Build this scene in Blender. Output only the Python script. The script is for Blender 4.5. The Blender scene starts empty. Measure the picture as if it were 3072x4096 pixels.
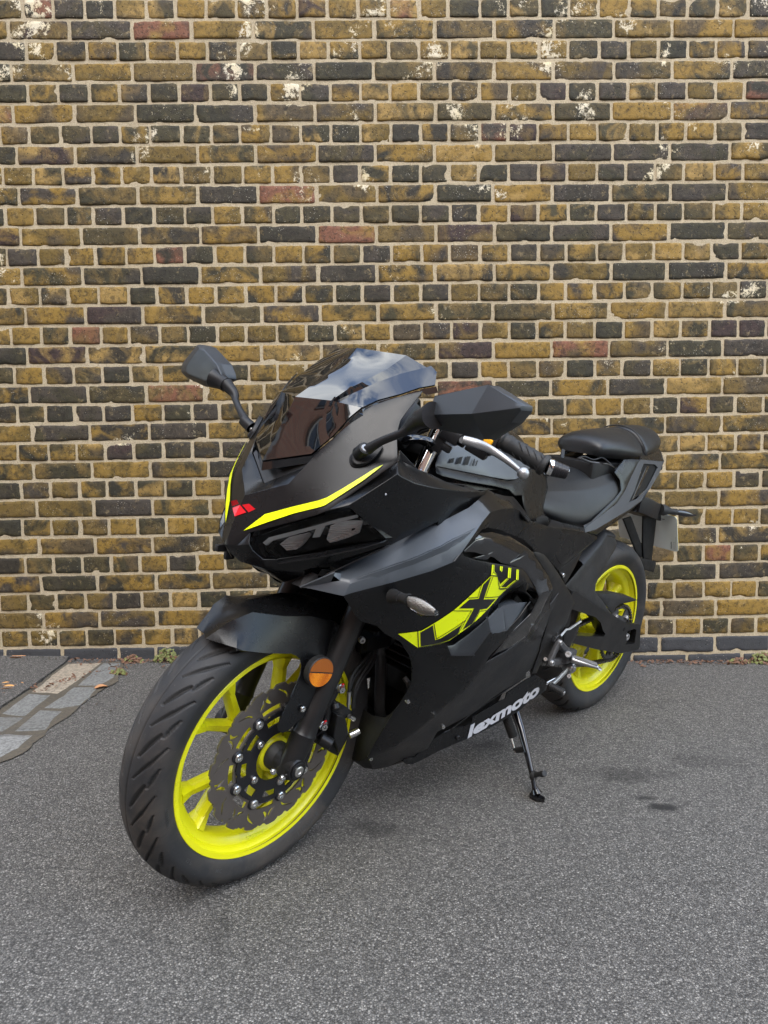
import bpy, bmesh, math, random
import numpy as np
from mathutils import Matrix, Vector, noise
from mathutils.geometry import delaunay_2d_cdt
from mathutils.bvhtree import BVHTree
random.seed(7); rng = np.random.default_rng(7)
sc = bpy.context.scene
col = sc.collection
PI = math.pi
def rad(a): return math.radians(a)

# ------------------------------------------------------------------ camera
CAMR = ((0.999791,0.018843,-0.007930),(-0.018067,0.995900,0.088634),(0.009567,-0.088472,0.996033))
CAMH = 0.85965
cam = bpy.data.cameras.new('camera'); camo = bpy.data.objects.new('camera', cam); col.objects.link(camo)
R3 = Matrix(CAMR)
r0, r1, r2 = R3.col[0], R3.col[1], R3.col[2]
M4 = Matrix.Identity(4)
for i in range(3):
    M4[i][0] = r0[i]; M4[i][1] = r2[i]; M4[i][2] = -r1[i]
M4[2][3] = CAMH
camo.matrix_world = M4
cam.sensor_fit = 'VERTICAL'; cam.sensor_height = 36.0; cam.lens = 2800.0/4096*36
cam.clip_start = 0.02; cam.clip_end = 500
sc.camera = camo

# ------------------------------------------------------------------ sky, sun, exposure
SUN_EL, SUN_AZ = 48.0, 186.0          # azimuth clockwise from +y
w = bpy.data.worlds.new('World'); sc.world = w; w.use_nodes = True
nt = w.node_tree; nt.nodes.clear()
out = nt.nodes.new('ShaderNodeOutputWorld'); bg = nt.nodes.new('ShaderNodeBackground')
sky = nt.nodes.new('ShaderNodeTexSky'); sky.sky_type = 'NISHITA'; sky.sun_disc = False
sky.sun_elevation = rad(SUN_EL); sky.sun_rotation = rad(SUN_AZ)
sky.air_density = 1.1; sky.dust_density = 0.8; sky.ozone_density = 1.5
tc = nt.nodes.new('ShaderNodeTexCoord'); mp = nt.nodes.new('ShaderNodeMapping')
mp.inputs['Scale'].default_value = (1.6, 0.75, 3.2); mp.inputs['Rotation'].default_value = (0.2, 0.5, 0.7)
nz = nt.nodes.new('ShaderNodeTexNoise'); nz.inputs['Scale'].default_value = 2.1; nz.inputs['Detail'].default_value = 8
nz.inputs['Roughness'].default_value = 0.55; nz.inputs['Distortion'].default_value = 0.7
cr = nt.nodes.new('ShaderNodeValToRGB'); cr.color_ramp.elements[0].position = 0.45; cr.color_ramp.elements[1].position = 0.70
mx = nt.nodes.new('ShaderNodeMix'); mx.data_type = 'RGBA'
mx.inputs['B'].default_value = (8.3, 8.4, 8.2, 1)
nt.links.new(tc.outputs['Generated'], mp.inputs['Vector']); nt.links.new(mp.outputs['Vector'], nz.inputs['Vector'])
nt.links.new(nz.outputs['Fac'], cr.inputs['Fac']); nt.links.new(cr.outputs['Color'], mx.inputs['Factor'])
nt.links.new(sky.outputs['Color'], mx.inputs['A']); nt.links.new(mx.outputs['Result'], bg.inputs['Color'])
bg.inputs['Strength'].default_value = 0.15
nt.links.new(bg.outputs['Background'], out.inputs['Surface'])
sl = bpy.data.lights.new('sun', 'SUN'); sl.energy = 0.6; sl.angle = rad(50); sl.color = (1.0, 0.94, 0.82)
so = bpy.data.objects.new('sun', sl); col.objects.link(so)
az = rad(SUN_AZ); el = rad(SUN_EL)
sdir = Vector((math.sin(az)*math.cos(el), math.cos(az)*math.cos(el), math.sin(el)))
so.rotation_euler = sdir.to_track_quat('Z', 'Y').to_euler()
sc.view_settings.view_transform = 'Standard'; sc.view_settings.look = 'None'
sc.view_settings.exposure = 2.05; sc.view_settings.gamma = 1.0

# ------------------------------------------------------------------ materials
class NT:
    def __init__(s, name):
        s.m = bpy.data.materials.new(name); s.m.use_nodes = True; s.t = s.m.node_tree
        s.b = s.t.nodes['Principled BSDF']
    def n(s, typ, **kw):
        nd = s.t.nodes.new('ShaderNode'+typ)
        for k, v in kw.items():
            if k in nd.inputs: nd.inputs[k].default_value = v
            else: setattr(nd, k, v)
        return nd
    def l(s, a, b): s.t.links.new(a, b)
    def ramp(s, fac, stops, interp='LINEAR'):
        nd = s.t.nodes.new('ShaderNodeValToRGB'); nd.color_ramp.interpolation = interp
        e = nd.color_ramp.elements
        while len(e) < len(stops): e.new(0.5)
        for i, (p, c) in enumerate(stops):
            e[i].position = p; e[i].color = tuple(c)+(1,) if len(c) == 3 else c
        s.l(fac, nd.inputs['Fac']); return nd.outputs['Color']
    def mix(s, fac, a, b, blend='MIX'):
        nd = s.t.nodes.new('ShaderNodeMix'); nd.data_type = 'RGBA'; nd.blend_type = blend
        for k, v in (('Factor', fac), ('A', a), ('B', b)):
            if hasattr(v, 'links'): s.l(v, nd.inputs[k])
            elif k == 'Factor': nd.inputs[k].default_value = v
            else: nd.inputs[k].default_value = tuple(v)+(1,) if len(v) == 3 else v
        return nd.outputs['Result']
    def math(s, op, a, b=0.0):
        nd = s.t.nodes.new('ShaderNodeMath'); nd.operation = op
        for i, v in enumerate((a, b)):
            if hasattr(v, 'links'): s.l(v, nd.inputs[i])
            else: nd.inputs[i].default_value = v
        return nd.outputs[0]
    def noise(s, scale, detail=4, rough=0.5, dist=0.0, vec=None):
        nd = s.n('TexNoise'); nd.inputs['Scale'].default_value = scale; nd.inputs['Detail'].default_value = detail
        nd.inputs['Roughness'].default_value = rough; nd.inputs['Distortion'].default_value = dist
        if vec is not None: s.l(vec, nd.inputs['Vector'])
        return nd.outputs['Fac']

def plain(name, color, rough=0.5, metal=0.0, bump=None, bevel_=0.0, rvar=0.0, cvar=0.0, spec=0.5, dust=0.0, coat=0.0):
    dcol = (0.10, 0.085, 0.03) if 'yellow_paint' in name else (0.22, 0.19, 0.16)
    N = NT(name); b = N.b
    co = N.n('TexCoord').outputs['Object']
    b.inputs['Base Color'].default_value = tuple(color)+(1,)
    b.inputs['Roughness'].default_value = rough; b.inputs['Metallic'].default_value = metal
    b.inputs['Specular IOR Level'].default_value = spec
    if coat: b.inputs['Coat Weight'].default_value = coat; b.inputs['Coat Roughness'].default_value = 0.05
    base = None
    if cvar:
        f = N.noise(9, 5, 0.6, 0.3, co)
        base = N.mix(f, [c*(1-cvar) for c in color], [min(1, c*(1+cvar)) for c in color])
    if dust:
        f = N.noise(5, 8, 0.65, 0.4, co); f2 = N.noise(420, 3, 0.5, 0, co)
        f = N.math('MULTIPLY', N.ramp(f, [(0.45, (0,0,0)), (0.75, (1,1,1))]), N.math('MULTIPLY', f2, dust))
        base = N.mix(f, base if base is not None else color, dcol)
    if base is not None: N.l(base, b.inputs['Base Color'])
    if rvar:
        f = N.noise(14, 6, 0.6, 0.2, co)
        mr = N.n('MapRange'); N.l(f, mr.inputs['Value']); mr.inputs['From Min'].default_value = .3; mr.inputs['From Max'].default_value = .7
        mr.inputs['To Min'].default_value = max(0.02, rough-rvar); mr.inputs['To Max'].default_value = min(1, rough+rvar)
        N.l(mr.outputs['Result'], b.inputs['Roughness'])
    bv = None
    bevel = 0.0
    if bevel:
        bn = N.n('Bevel'); bn.samples = 4; bn.inputs['Radius'].default_value = bevel; bv = bn.outputs['Normal']
    if bump:
        bp = N.n('Bump'); bp.inputs['Strength'].default_value = bump[1]; bp.inputs['Distance'].default_value = bump[2] if len(bump) > 2 else 0.001
        N.l(N.noise(bump[0], 4, 0.6, 0, co), bp.inputs['Height'])
        if bv is not None: N.l(bv, bp.inputs['Normal'])
        bv = bp.outputs['Normal']
    if bv is not None: N.l(bv, b.inputs['Normal'])
    return N.m

MT = {}
MT['satin'] = plain('satin_black_paint', (0.0045, 0.0048, 0.0055), 0.28, 0, (900, 0.10, 0.0003), 0.0035, 0.04, spec=0.36, dust=0.03)
MT['grey'] = plain('satin_graphite_paint', (0.066, 0.075, 0.086), 0.34, 0, (900, 0.15, 0.0003), 0.0035, 0.05, spec=0.6, dust=0.03)
MT['plastic'] = plain('black_plastic', (0.008, 0.008, 0.009), 0.45, 0, (700, 0.25, 0.0004), 0.002, 0.08, spec=0.4, dust=0.1)
MT['rough'] = plain('grained_black_plastic', (0.007, 0.007, 0.008), 0.55, 0, (260, 0.6, 0.0012), 0.002, 0.1, dust=0.22)
MT['gloss'] = plain('gloss_black_paint', (0.006, 0.006, 0.007), 0.045, 0, None, 0.003, 0.02, spec=0.6, coat=0.5)
MT['screen'] = plain('dark_tinted_screen', (0.004, 0.004, 0.005), 0.02, 0, None, 0.0, 0, spec=0.9, coat=0.25)
MT['mid'] = plain('satin_dark_graphite_paint', (0.016, 0.018, 0.021), 0.32, 0, (900, 0.12, 0.0003), 0, 0.04, spec=0.5)
MT['shell'] = plain('grained_grey_plastic', (0.028, 0.033, 0.039), 0.40, 0, (800, 0.25, 0.0004), 0, 0.06)
MT['dark'] = plain('black_engine_paint', (0.004, 0.004, 0.004), 0.6, 0, (300, 0.3, 0.001), 0, 0.1, spec=0.3, dust=0.15)
MT['frame'] = plain('satin_black_frame', (0.007, 0.007, 0.0075), 0.38, 0, (600, 0.2, 0.0004), 0.003, 0.08, spec=0.38, dust=0.10)
MT['yellow'] = plain('fluorescent_yellow_paint', (0.80, 0.77, 0.008), 0.32, 0, None, 0.002, 0.06, cvar=0.05, dust=0.9)
MT['decal'] = plain('fluorescent_yellow_vinyl', (0.86, 0.98, 0.003), 0.3, 0, None, 0, 0.05, cvar=0.03)
MT['decalblack'] = plain('black_vinyl', (0.012, 0.012, 0.013), 0.35)
MT['red'] = plain('red_badge_vinyl', (0.72, 0.012, 0.02), 0.25, 0, None, 0.0, 0)
MT['redlight'] = plain('pale_red_edge', (0.85, 0.16, 0.16), 0.3)
MT['silver'] = plain('silver_lettering', (0.48, 0.48, 0.50), 0.35)
MT['steel'] = plain('zinc_steel', (0.62, 0.62, 0.60), 0.28, 1.0, (200, 0.2, 0.0003), 0.0006, 0.1)
MT['alu'] = plain('cast_aluminium', (0.42, 0.42, 0.42), 0.42, 0.9, (300, 0.3, 0.0004), 0.001, 0.1)
MT['greymetal'] = plain('dark_cast_metal', (0.085, 0.085, 0.088), 0.42, 0.5, (300, 0.3, 0.0005), 0.001, 0.1, dust=0.5)
MT['chrome'] = plain('chrome', (0.72, 0.72, 0.72), 0.07, 1.0)
MT['disc'] = plain('brake_disc_steel', (0.215, 0.190, 0.172), 0.36, 0.8, (500, 0.2, 0.0003), 0.0, 0.08, cvar=0.15)
MT['carrier'] = plain('black_anodised_carrier', (0.010, 0.010, 0.012), 0.35, 0.0, None, 0.001, 0.05)
MT['chain'] = plain('oily_chain', (0.10, 0.09, 0.08), 0.45, 0.8, (300, 0.5, 0.001), 0, 0.15, dust=0.5)
MT['seat'] = plain('black_grained_vinyl', (0.010, 0.011, 0.012), 0.40, 0, None, 0.004, 0.05, spec=0.5)
def seat_bump():
    N = MT['seat'].node_tree; b = N.nodes['Principled BSDF']
    v = N.nodes.new('ShaderNodeTexVoronoi'); v.inputs['Scale'].default_value = 330; v.feature = 'DISTANCE_TO_EDGE'
    tcn = N.nodes.new('ShaderNodeTexCoord'); N.links.new(tcn.outputs['Object'], v.inputs['Vector'])
    bp = N.nodes.new('ShaderNodeBump'); bp.inputs['Strength'].default_value = 0.5; bp.inputs['Distance'].default_value = 0.0007
    N.links.new(v.outputs['Distance'], bp.inputs['Height'])
    N.links.new(bp.outputs['Normal'], b.inputs['Normal'])
seat_bump()
def tyre_mat():
    N = NT('tyre_rubber'); co = N.n('TexCoord').outputs['Object']
    f = N.noise(7, 7, 0.65, 0.6, co); f2 = N.noise(160, 3, 0.6, 0, co)
    c = N.mix(N.ramp(f, [(0.45, (0,0,0)), (0.68, (1,1,1))]), (0.017, 0.017, 0.018), (0.058, 0.048, 0.039))
    c = N.mix(N.ramp(f2, [(0.70, (0,0,0)), (0.78, (1,1,1))]), c, (0.12, 0.105, 0.09))
    at = N.n('Attribute'); at.attribute_name = 'groove'
    c = N.mix(at.outputs['Fac'], c, (0.008, 0.008, 0.008))
    N.l(c, N.b.inputs['Base Color']); N.b.inputs['Roughness'].default_value = 0.62
    bp = N.n('Bump'); bp.inputs['Strength'].default_value = 0.3; bp.inputs['Distance'].default_value = 0.0006
    N.l(N.noise(350, 4, 0.6, 0, co), bp.inputs['Height']); N.l(bp.outputs['Normal'], N.b.inputs['Normal'])
    return N.m
MT['tyre'] = tyre_mat()
MT['sidewall_text'] = plain('raised_rubber_lettering', (0.045, 0.045, 0.046), 0.45)
def reflector_mat():
    N = NT('amber_reflector'); co = N.n('TexCoord').outputs['Object']
    v = N.n('TexVoronoi'); v.inputs['Scale'].default_value = 420; v.inputs['Randomness'].default_value = 0.15; N.l(co, v.inputs['Vector'])
    c = N.mix(N.ramp(v.outputs['Distance'], [(0.2, (0,0,0)), (0.6, (1,1,1))]), (0.95, 0.33, 0.01), (0.42, 0.09, 0.0))
    N.l(c, N.b.inputs['Base Color']); N.b.inputs['Roughness'].default_value = 0.12; N.b.inputs['Coat Weight'].default_value = 0.6
    return N.m
MT['amber'] = reflector_mat()
MT['amber2'] = plain('amber_reflector_dark_half', (0.30, 0.085, 0.01), 0.2, 0, (500, 1.0, 0.001))
def glass(name, color, rough=0.02, ior=1.45, alpha=1.0):
    N = NT(name); b = N.b
    b.inputs['Base Color'].default_value = tuple(color)+(1,); b.inputs['Transmission Weight'].default_value = 1.0
    b.inputs['Roughness'].default_value = rough; b.inputs['IOR'].default_value = ior
    return N.m
def thin_glass(name, color, refl=0.12):
    N = NT(name); t = N.t; t.nodes.remove(N.b)
    o = [n for n in t.nodes if n.type == 'OUTPUT_MATERIAL'][0]
    tr = N.n('BsdfTransparent'); tr.inputs['Color'].default_value = tuple(color)+(1,)
    gl = N.n('BsdfGlossy'); gl.inputs['Roughness'].default_value = 0.03
    fr = N.n('Fresnel'); fr.inputs['IOR'].default_value = 1.32
    ms = N.n('MixShader'); N.l(fr.outputs['Fac'], ms.inputs['Fac']); N.l(tr.outputs[0], ms.inputs[1]); N.l(gl.outputs[0], ms.inputs[2])
    N.l(ms.outputs[0], o.inputs['Surface']); return N.m
MT['lens'] = thin_glass('headlight_lens', (0.97, 0.98, 0.98))
MT['clear'] = thin_glass('clear_lens', (0.86, 0.86, 0.85))
MT['smoke'] = plain('smoked_black_lens', (0.006, 0.006, 0.009), 0.08, 0, None, 0.001, 0, coat=0.6)
MT['bowl2'] = plain('indicator_reflector', (0.55, 0.54, 0.52), 0.25, 0.5, (260, 1.0, 0.003))
MT['bowl'] = plain('headlight_reflector', (0.96, 0.97, 0.98), 0.22, 0.15, (150, 0.9, 0.004))
def rib(m):
    N = m.node_tree; b = N.nodes['Principled BSDF']; wv = N.nodes.new('ShaderNodeTexWave'); wv.bands_direction = 'Z'; wv.inputs['Scale'].default_value = 85; wv.inputs['Distortion'].default_value = 1.5
    tcn = N.nodes.new('ShaderNodeTexCoord'); N.links.new(tcn.outputs['Object'], wv.inputs['Vector']); bp = N.nodes.new('ShaderNodeBump'); bp.inputs['Strength'].default_value = 0.9; bp.inputs['Distance'].default_value = 0.003
    N.links.new(wv.outputs['Fac'], bp.inputs['Height']); N.links.new(bp.outputs['Normal'], b.inputs['Normal'])
rib(MT['bowl'])
MT['drl'] = plain('grey_light_guide', (0.50, 0.54, 0.56), 0.25)
MT['plateback'] = plain('number_plate_back', (0.72, 0.77, 0.74), 0.45, 0, None, 0, 0.05, dust=0.15)
MT['plateyellow'] = plain('number_plate_face', (0.85, 0.62, 0.03), 0.35)
MT['ink'] = plain('grey_print', (0.09, 0.10, 0.10), 0.5)
MT['rubber'] = plain('black_rubber', (0.013, 0.013, 0.013), 0.6, 0, (400, 0.4, 0.0006), 0.001, 0.05)
MT['mesh'] = None
def mesh_mat():
    N = NT('intake_mesh'); co = N.n('TexCoord').outputs['Object']
    mpn = N.n('Mapping'); mpn.inputs['Rotation'].default_value = (0.3, 0.2, 0.785); N.l(co, mpn.inputs['Vector'])
    v = N.n('TexVoronoi'); v.inputs['Scale'].default_value = 300; v.inputs['Randomness'].default_value = 0.0; N.l(mpn.outputs[0], v.inputs['Vector'])
    c = N.ramp(v.outputs['Distance'], [(0.35, (0.001, 0.001, 0.001)), (0.5, (0.014, 0.014, 0.015))])
    N.l(c, N.b.inputs['Base Color']); N.b.inputs['Roughness'].default_value = 0.4; return N.m
MT['mesh'] = mesh_mat()
MT['orange'] = plain('orange_sticker', (0.9, 0.42, 0.01), 0.35)

# ------------------------------------------------------------------ mesh helpers
def link(name, me, m=None, parent=None, smooth=True, auto=None):
    if m is not None: me.materials.append(MT[m] if isinstance(m, str) else m)
    o = bpy.data.objects.new(name, me); col.objects.link(o)
    if parent is not None: o.parent = parent
    if smooth:
        me.polygons.foreach_set('use_smooth', [True]*len(me.polygons))
        if auto is not None: me.set_sharp_from_angle(angle=rad(auto))
    me.update()
    return o
class Acc:
    """collects geometry for ONE mesh object"""
    def __init__(s): s.v = []; s.f = []
    def add(s, v, f):
        n = len(s.v); s.v += [tuple(p) for p in v]; s.f += [tuple(i+n for i in q) for q in f]; return s
    def mirror(s):
        n = len(s.v); s.v += [(p[0], -p[1], p[2]) for p in s.v]; s.f += [tuple(i+n for i in reversed(q)) for q in s.f]; return s
    def only_mirror(s):
        s.v = [(p[0], -p[1], p[2]) for p in s.v]; s.f = [tuple(reversed(q)) for q in s.f]; return s
    def xf(s, fn): s.v = [tuple(fn(p)) for p in s.v]; return s
    def build(s, name, m, parent=None, smooth=True, auto=35, solid=0.0, bevel=0.0, subd=0, weld=0.0):
        me = bpy.data.meshes.new(name); me.from_pydata(s.v, [], s.f); me.validate()
        if weld:
            bm = bmesh.new(); bm.from_mesh(me); bmesh.ops.remove_doubles(bm, verts=bm.verts, dist=weld); bm.to_mesh(me); bm.free()
        o = link(name, me, m, parent, smooth, auto)
        if subd:
            md = o.modifiers.new('sub', 'SUBSURF'); md.levels = subd; md.render_levels = subd
        if solid:
            md = o.modifiers.new('solid', 'SOLIDIFY'); md.thickness = solid; md.offset = -1
            crisp = solid >= .0025 and (auto or 30) >= 20
            if crisp:
                md = o.modifiers.new('bev', 'BEVEL'); md.width = .0011; md.segments = 2; md.limit_method = 'ANGLE'; md.angle_limit = rad(40); md.use_clamp_overlap = True
            md = o.modifiers.new('split', 'EDGE_SPLIT'); md.split_angle = rad(42 if crisp else (auto or 30)); md.use_edge_sharp = True
        if bevel:
            md = o.modifiers.new('bev', 'BEVEL'); md.width = bevel; md.segments = 2; md.limit_method = 'ANGLE'; md.angle_limit = rad(30)
        return o
V = Vector
def frame_z(d):
    d = V(d).normalized(); a = V((0, 0, 1)) if abs(d.z) < 0.9 else V((1, 0, 0))
    x = a.cross(d).normalized(); y = d.cross(x); return x, y, d
def tube(pts, r, n=14, cap=True, smooth_path=0):
    """swept tube; r scalar or per-point list"""
    P = [V(p) for p in pts]
    R = list(r) if hasattr(r, '__len__') else [r]*len(P)
    if smooth_path:
        Q, S = [], []
        for i in range(len(P)-1):
            a = P[max(i-1, 0)]; b = P[i]; c = P[i+1]; d = P[min(i+2, len(P)-1)]
            for k in range(smooth_path):
                t = k/smooth_path
                Q.append(0.5*((2*b)+(c-a)*t+(2*a-5*b+4*c-d)*t*t+(3*b-a-3*c+d)*t**3)); S.append(R[i]*(1-t)+R[i+1]*t)
        Q.append(P[-1]); S.append(R[-1]); P, R = Q, S
    x, y, z = frame_z(P[1]-P[0]); vs, fs = [], []
    for i, p in enumerate(P):
        t = (P[min(i+1, len(P)-1)]-P[max(i-1, 0)]).normalized()
        x = (x-t*x.dot(t)).normalized(); y = t.cross(x)
        for k in range(n):
            a = 2*PI*k/n; vs.append(p+(x*math.cos(a)+y*math.sin(a))*R[i])
    for i in range(len(P)-1):
        for k in range(n):
            fs.append((i*n+k, i*n+(k+1) % n, (i+1)*n+(k+1) % n, (i+1)*n+k))
    if cap:
        fs.append(tuple(reversed(range(n)))); fs.append(tuple((len(P)-1)*n+k for k in range(n)))
    return vs, fs
def lathe(prof, n=48, origin=(0, 0, 0), axis=(0, 1, 0), arc=None):
    """prof = (distance along axis, radius)"""
    x, y, z = frame_z(axis); o = V(origin); vs, fs = [], []
    for (h, r) in prof:
        for k in range(n):
            a = 2*PI*k/n; vs.append(o+z*h+(x*math.cos(a)+y*math.sin(a))*r)
    for i in range(len(prof)-1):
        for k in range(n): fs.append((i*n+k, i*n+(k+1) % n, (i+1)*n+(k+1) % n, (i+1)*n+k))
    return vs, fs
def cyl(p0, p1, r0, r1=None, n=20, ch=0.0):
    """capped cylinder with small chamfers"""
    p0, p1 = V(p0), V(p1); L = (p1-p0).length; r1 = r0 if r1 is None else r1
    c = ch or min(r0, r1, L)*0.12
    v, f = lathe([(0, r0-c), (c, r0), (L-c, r1), (L, r1-c)], n, p0, p1-p0)
    f.append(tuple(reversed(range(n)))); f.append(tuple(3*n+k for k in range(n))); return v, f
def box(c, s, ax=None, ch=0.0015):
    """chamfered box: centre, full sizes, optional axes"""
    ax = ax or (V((1, 0, 0)), V((0, 1, 0)), V((0, 0, 1))); c = V(c)
    bm = bmesh.new(); bmesh.ops.create_cube(bm, size=1)
    for vv in bm.verts: vv.co = V((vv.co.x*s[0], vv.co.y*s[1], vv.co.z*s[2]))
    bmesh.ops.bevel(bm, geom=bm.edges[:], offset=min(ch, min(s)*0.3), segments=2, affect='EDGES', profile=0.6)
    vs = [c+ax[0]*q.co.x+ax[1]*q.co.y+ax[2]*q.co.z for q in bm.verts]; bm.verts.index_update()
    fs = [tuple(q.index for q in fc.verts) for fc in bm.faces]; bm.free(); return vs, fs
def axes_from(d, up):
    d = V(d).normalized(); y = V(up).cross(d).normalized(); return d, y, d.cross(y)
def beam(p0, p1, w0, d0, w1, d1, side, k=0.3):
    """bevelled bar from p0 to p1; w across (in wheel plane), d along 'side'"""
    p0, p1, side = V(p0), V(p1), V(side).normalized(); t = (p1-p0).normalized(); a = side.cross(t).normalized()
    vs = []
    for p, w_, d_ in ((p0, w0, d0), (p1, w1, d1)):
        for (u, q) in ((-.5, -.5+k), (-.5+k, -.5), (.5-k, -.5), (.5, -.5+k), (.5, .5-k), (.5-k, .5), (-.5+k, .5), (-.5, .5-k)):
            vs.append(p+a*(u*w_)+side*(q*d_))
    fs = [(i, (i+1) % 8, 8+(i+1) % 8, 8+i) for i in range(8)]
    fs += [tuple(reversed(range(8))), tuple(range(8, 16))]; return vs, fs
def refine(bd, res, closed=True):
    o = []
    n = len(bd)
    for i in range(n if closed else n-1):
        a, b = V(bd[i]), V(bd[(i+1) % n]); k = max(1, int(math.ceil((b-a).length/res)))
        for j in range(k): o.append(a+(b-a)*(j/k))
    if not closed: o.append(V(bd[-1]))
    return o
def curve(pts, k=6, closed=False):
    P = [V(p) for p in pts]; n = len(P); o = []
    for i in range(n if closed else n-1):
        g = (lambda j: P[j % n]) if closed else (lambda j: P[min(max(j, 0), n-1)])
        a, b, c, d = g(i-1), g(i), g(i+1), g(i+2)
        for q in range(k):
            t = q/k; o.append(0.5*((2*b)+(c-a)*t+(2*a-5*b+4*c-d)*t*t+(3*b-a-3*c+d)*t**3))
    if not closed: o.append(P[-1])
    return o
def patch(bd, out=(0, 1, 0), res=0.02, ctrl=(), holes=(), planar=False):
    """surface filling a 3D outline; follows the outline and control points smoothly"""
    B = refine(bd, res); Hs = [refine(h, res) for h in holes]
    c = sum(B, V())/len(B); A = np.array([list(p-c) for p in B]); U = np.linalg.svd(A, full_matrices=False)[2]
    nrm = V(U[2]); 
    if nrm.dot(V(out)) < 0: nrm = -nrm
    ux = V(U[0]); uy = nrm.cross(ux)
    to = lambda p: ((p-c).dot(ux), (p-c).dot(uy), (p-c).dot(nrm))
    loops = [[to(p) for p in L] for L in [B]+Hs]
    vs2 = []; edges = []
    for L in loops:
        n0 = len(vs2); vs2 += [V(p[:2]) for p in L]; edges += [(n0+i, n0+(i+1) % len(L)) for i in range(len(L))]
    poly = [p[:2] for p in loops[0]]
    px_, py_ = [p[0] for p in poly], [p[1] for p in poly]
    def inside(L, x, y):
        r = False; n = len(L)
        for i in range(n):
            x1, y1 = L[i][0], L[i][1]; x2, y2 = L[(i+1) % n][0], L[(i+1) % n][1]
            if (y1 > y) != (y2 > y) and x < (x2-x1)*(y-y1)/(y2-y1)+x1: r = not r
        return r
    nb = len(vs2); bdp = np.array([[p.x, p.y] for p in vs2])
    y = min(py_)+res*0.6; row = 0
    while y < max(py_):
        x = min(px_)+res*(0.6+0.5*(row % 2))
        while x < max(px_):
            if inside(loops[0], x, y) and not any(inside(L, x, y) for L in loops[1:]) and ((bdp-(x, y))**2).sum(1).min() > (0.45*res)**2:
                vs2.append(V((x, y)))
            x += res
        y += res*0.87; row += 1
    co, _, faces, ov, _, _ = delaunay_2d_cdt(vs2, edges, [], 0, 1e-7)
    Q = np.array([[p[0], p[1]] for p in co]); nq = len(Q); W = np.zeros(nq)
    flat = [p for L in loops for p in L]; fixed = {}
    for i, orig in enumerate(ov):
        for k in orig:
            if k < len(flat): fixed[i] = flat[k][2]; break
    for q in ctrl:
        t_ = to(V(q)); dd = ((Q-np.array(t_[:2]))**2).sum(1); dd[list(fixed)] = 9; fixed[int(dd.argmin())] = t_[2]
    if not planar:
        nb_ = [set() for _ in range(nq)]
        for fc in faces:
            for a_ in fc:
                for b_ in fc:
                    if a_ != b_: nb_[a_].add(b_)
        fi = list(fixed); fu = Q[fi]; fwv = np.array([fixed[i] for i in fi])
        def basis(q): return np.c_[np.ones(len(q)), q, q[:, 0]**2, q[:, 0]*q[:, 1], q[:, 1]**2]
        Bq = basis(fu); rg = np.diag([0, 0, 0, 1, 1, 1])*(0.004**2)*len(fi)
        cq = np.linalg.solve(Bq.T@Bq+rg+1e-12*np.eye(6), Bq.T@fwv); q0_ = basis(Q)@cq
        fixed = {i: fixed[i]-q0_[i] for i in fixed}
        A_ = np.eye(nq); bb = np.zeros(nq)
        for i in range(nq):
            if i in fixed or not nb_[i]: bb[i] = fixed.get(i, 0.0); continue
            ws = [(k, 1.0/(np.hypot(*(Q[i]-Q[k]))+1e-5)) for k in nb_[i]]; tw = sum(w_ for _, w_ in ws)
            for k, w_ in ws: A_[i, k] = -w_/tw
        W = np.linalg.solve(A_, bb)+q0_
    verts = [c+ux*float(Q[i, 0])+uy*float(Q[i, 1])+nrm*float(W[i]) for i in range(len(Q))]
    fs = []
    for fc in faces:
        gx = sum(Q[i, 0] for i in fc)/len(fc); gy = sum(Q[i, 1] for i in fc)/len(fc)
        if not inside(loops[0], gx, gy) or any(inside(L, gx, gy) for L in loops[1:]): continue
        a, b_, c_ = [Q[i] for i in fc[:3]]
        ar = (b_[0]-a[0])*(c_[1]-a[1])-(b_[1]-a[1])*(c_[0]-a[0])
        fs.append(tuple(fc) if ar > 0 else tuple(reversed(fc)))
    return verts, fs
def prism(bd, off, res=None, holes=()):
    """flat-ish outline extruded by vector off (front face at bd)"""
    off = V(off); v, f = patch(bd, out=-off, res=res or 0.05, holes=holes)
    n = len(v); vs = list(v)+[p+off for p in v]; fs = list(f)+[tuple(i+n for i in reversed(q)) for q in f]
    cnt = {}
    for q in f:
        for i in range(len(q)):
            e = (q[i], q[(i+1) % len(q)]); cnt[e] = cnt.get(e, 0)+1
    for (a, b) in list(cnt):
        if (b, a) not in cnt: fs.append((b, a, a+n, b+n))
    return vs, fs
def loft(curves, closed=False, cap=False):
    """quads between polylines having equal point counts"""
    n = len(curves[0]); vs = [V(p) for c in curves for p in c]; fs = []
    for i in range(len(curves)-1):
        for k in range(n if closed else n-1):
            fs.append((i*n+k, i*n+(k+1) % n, (i+1)*n+(k+1) % n, (i+1)*n+k))
    if cap: fs.append(tuple(reversed(range(n)))); fs.append(tuple((len(curves)-1)*n+k for k in range(n)))
    return vs, fs
def resample(pts, n):
    P = [V(p) for p in pts]; L = [0]
    for a, b in zip(P, P[1:]): L.append(L[-1]+(b-a).length)
    o = []; j = 0
    for i in range(n):
        t = L[-1]*i/(n-1)
        while j < len(P)-2 and L[j+1] < t: j += 1
        s = (t-L[j])/max(L[j+1]-L[j], 1e-9); o.append(P[j]+(P[j+1]-P[j])*min(max(s, 0), 1))
    return o
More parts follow.
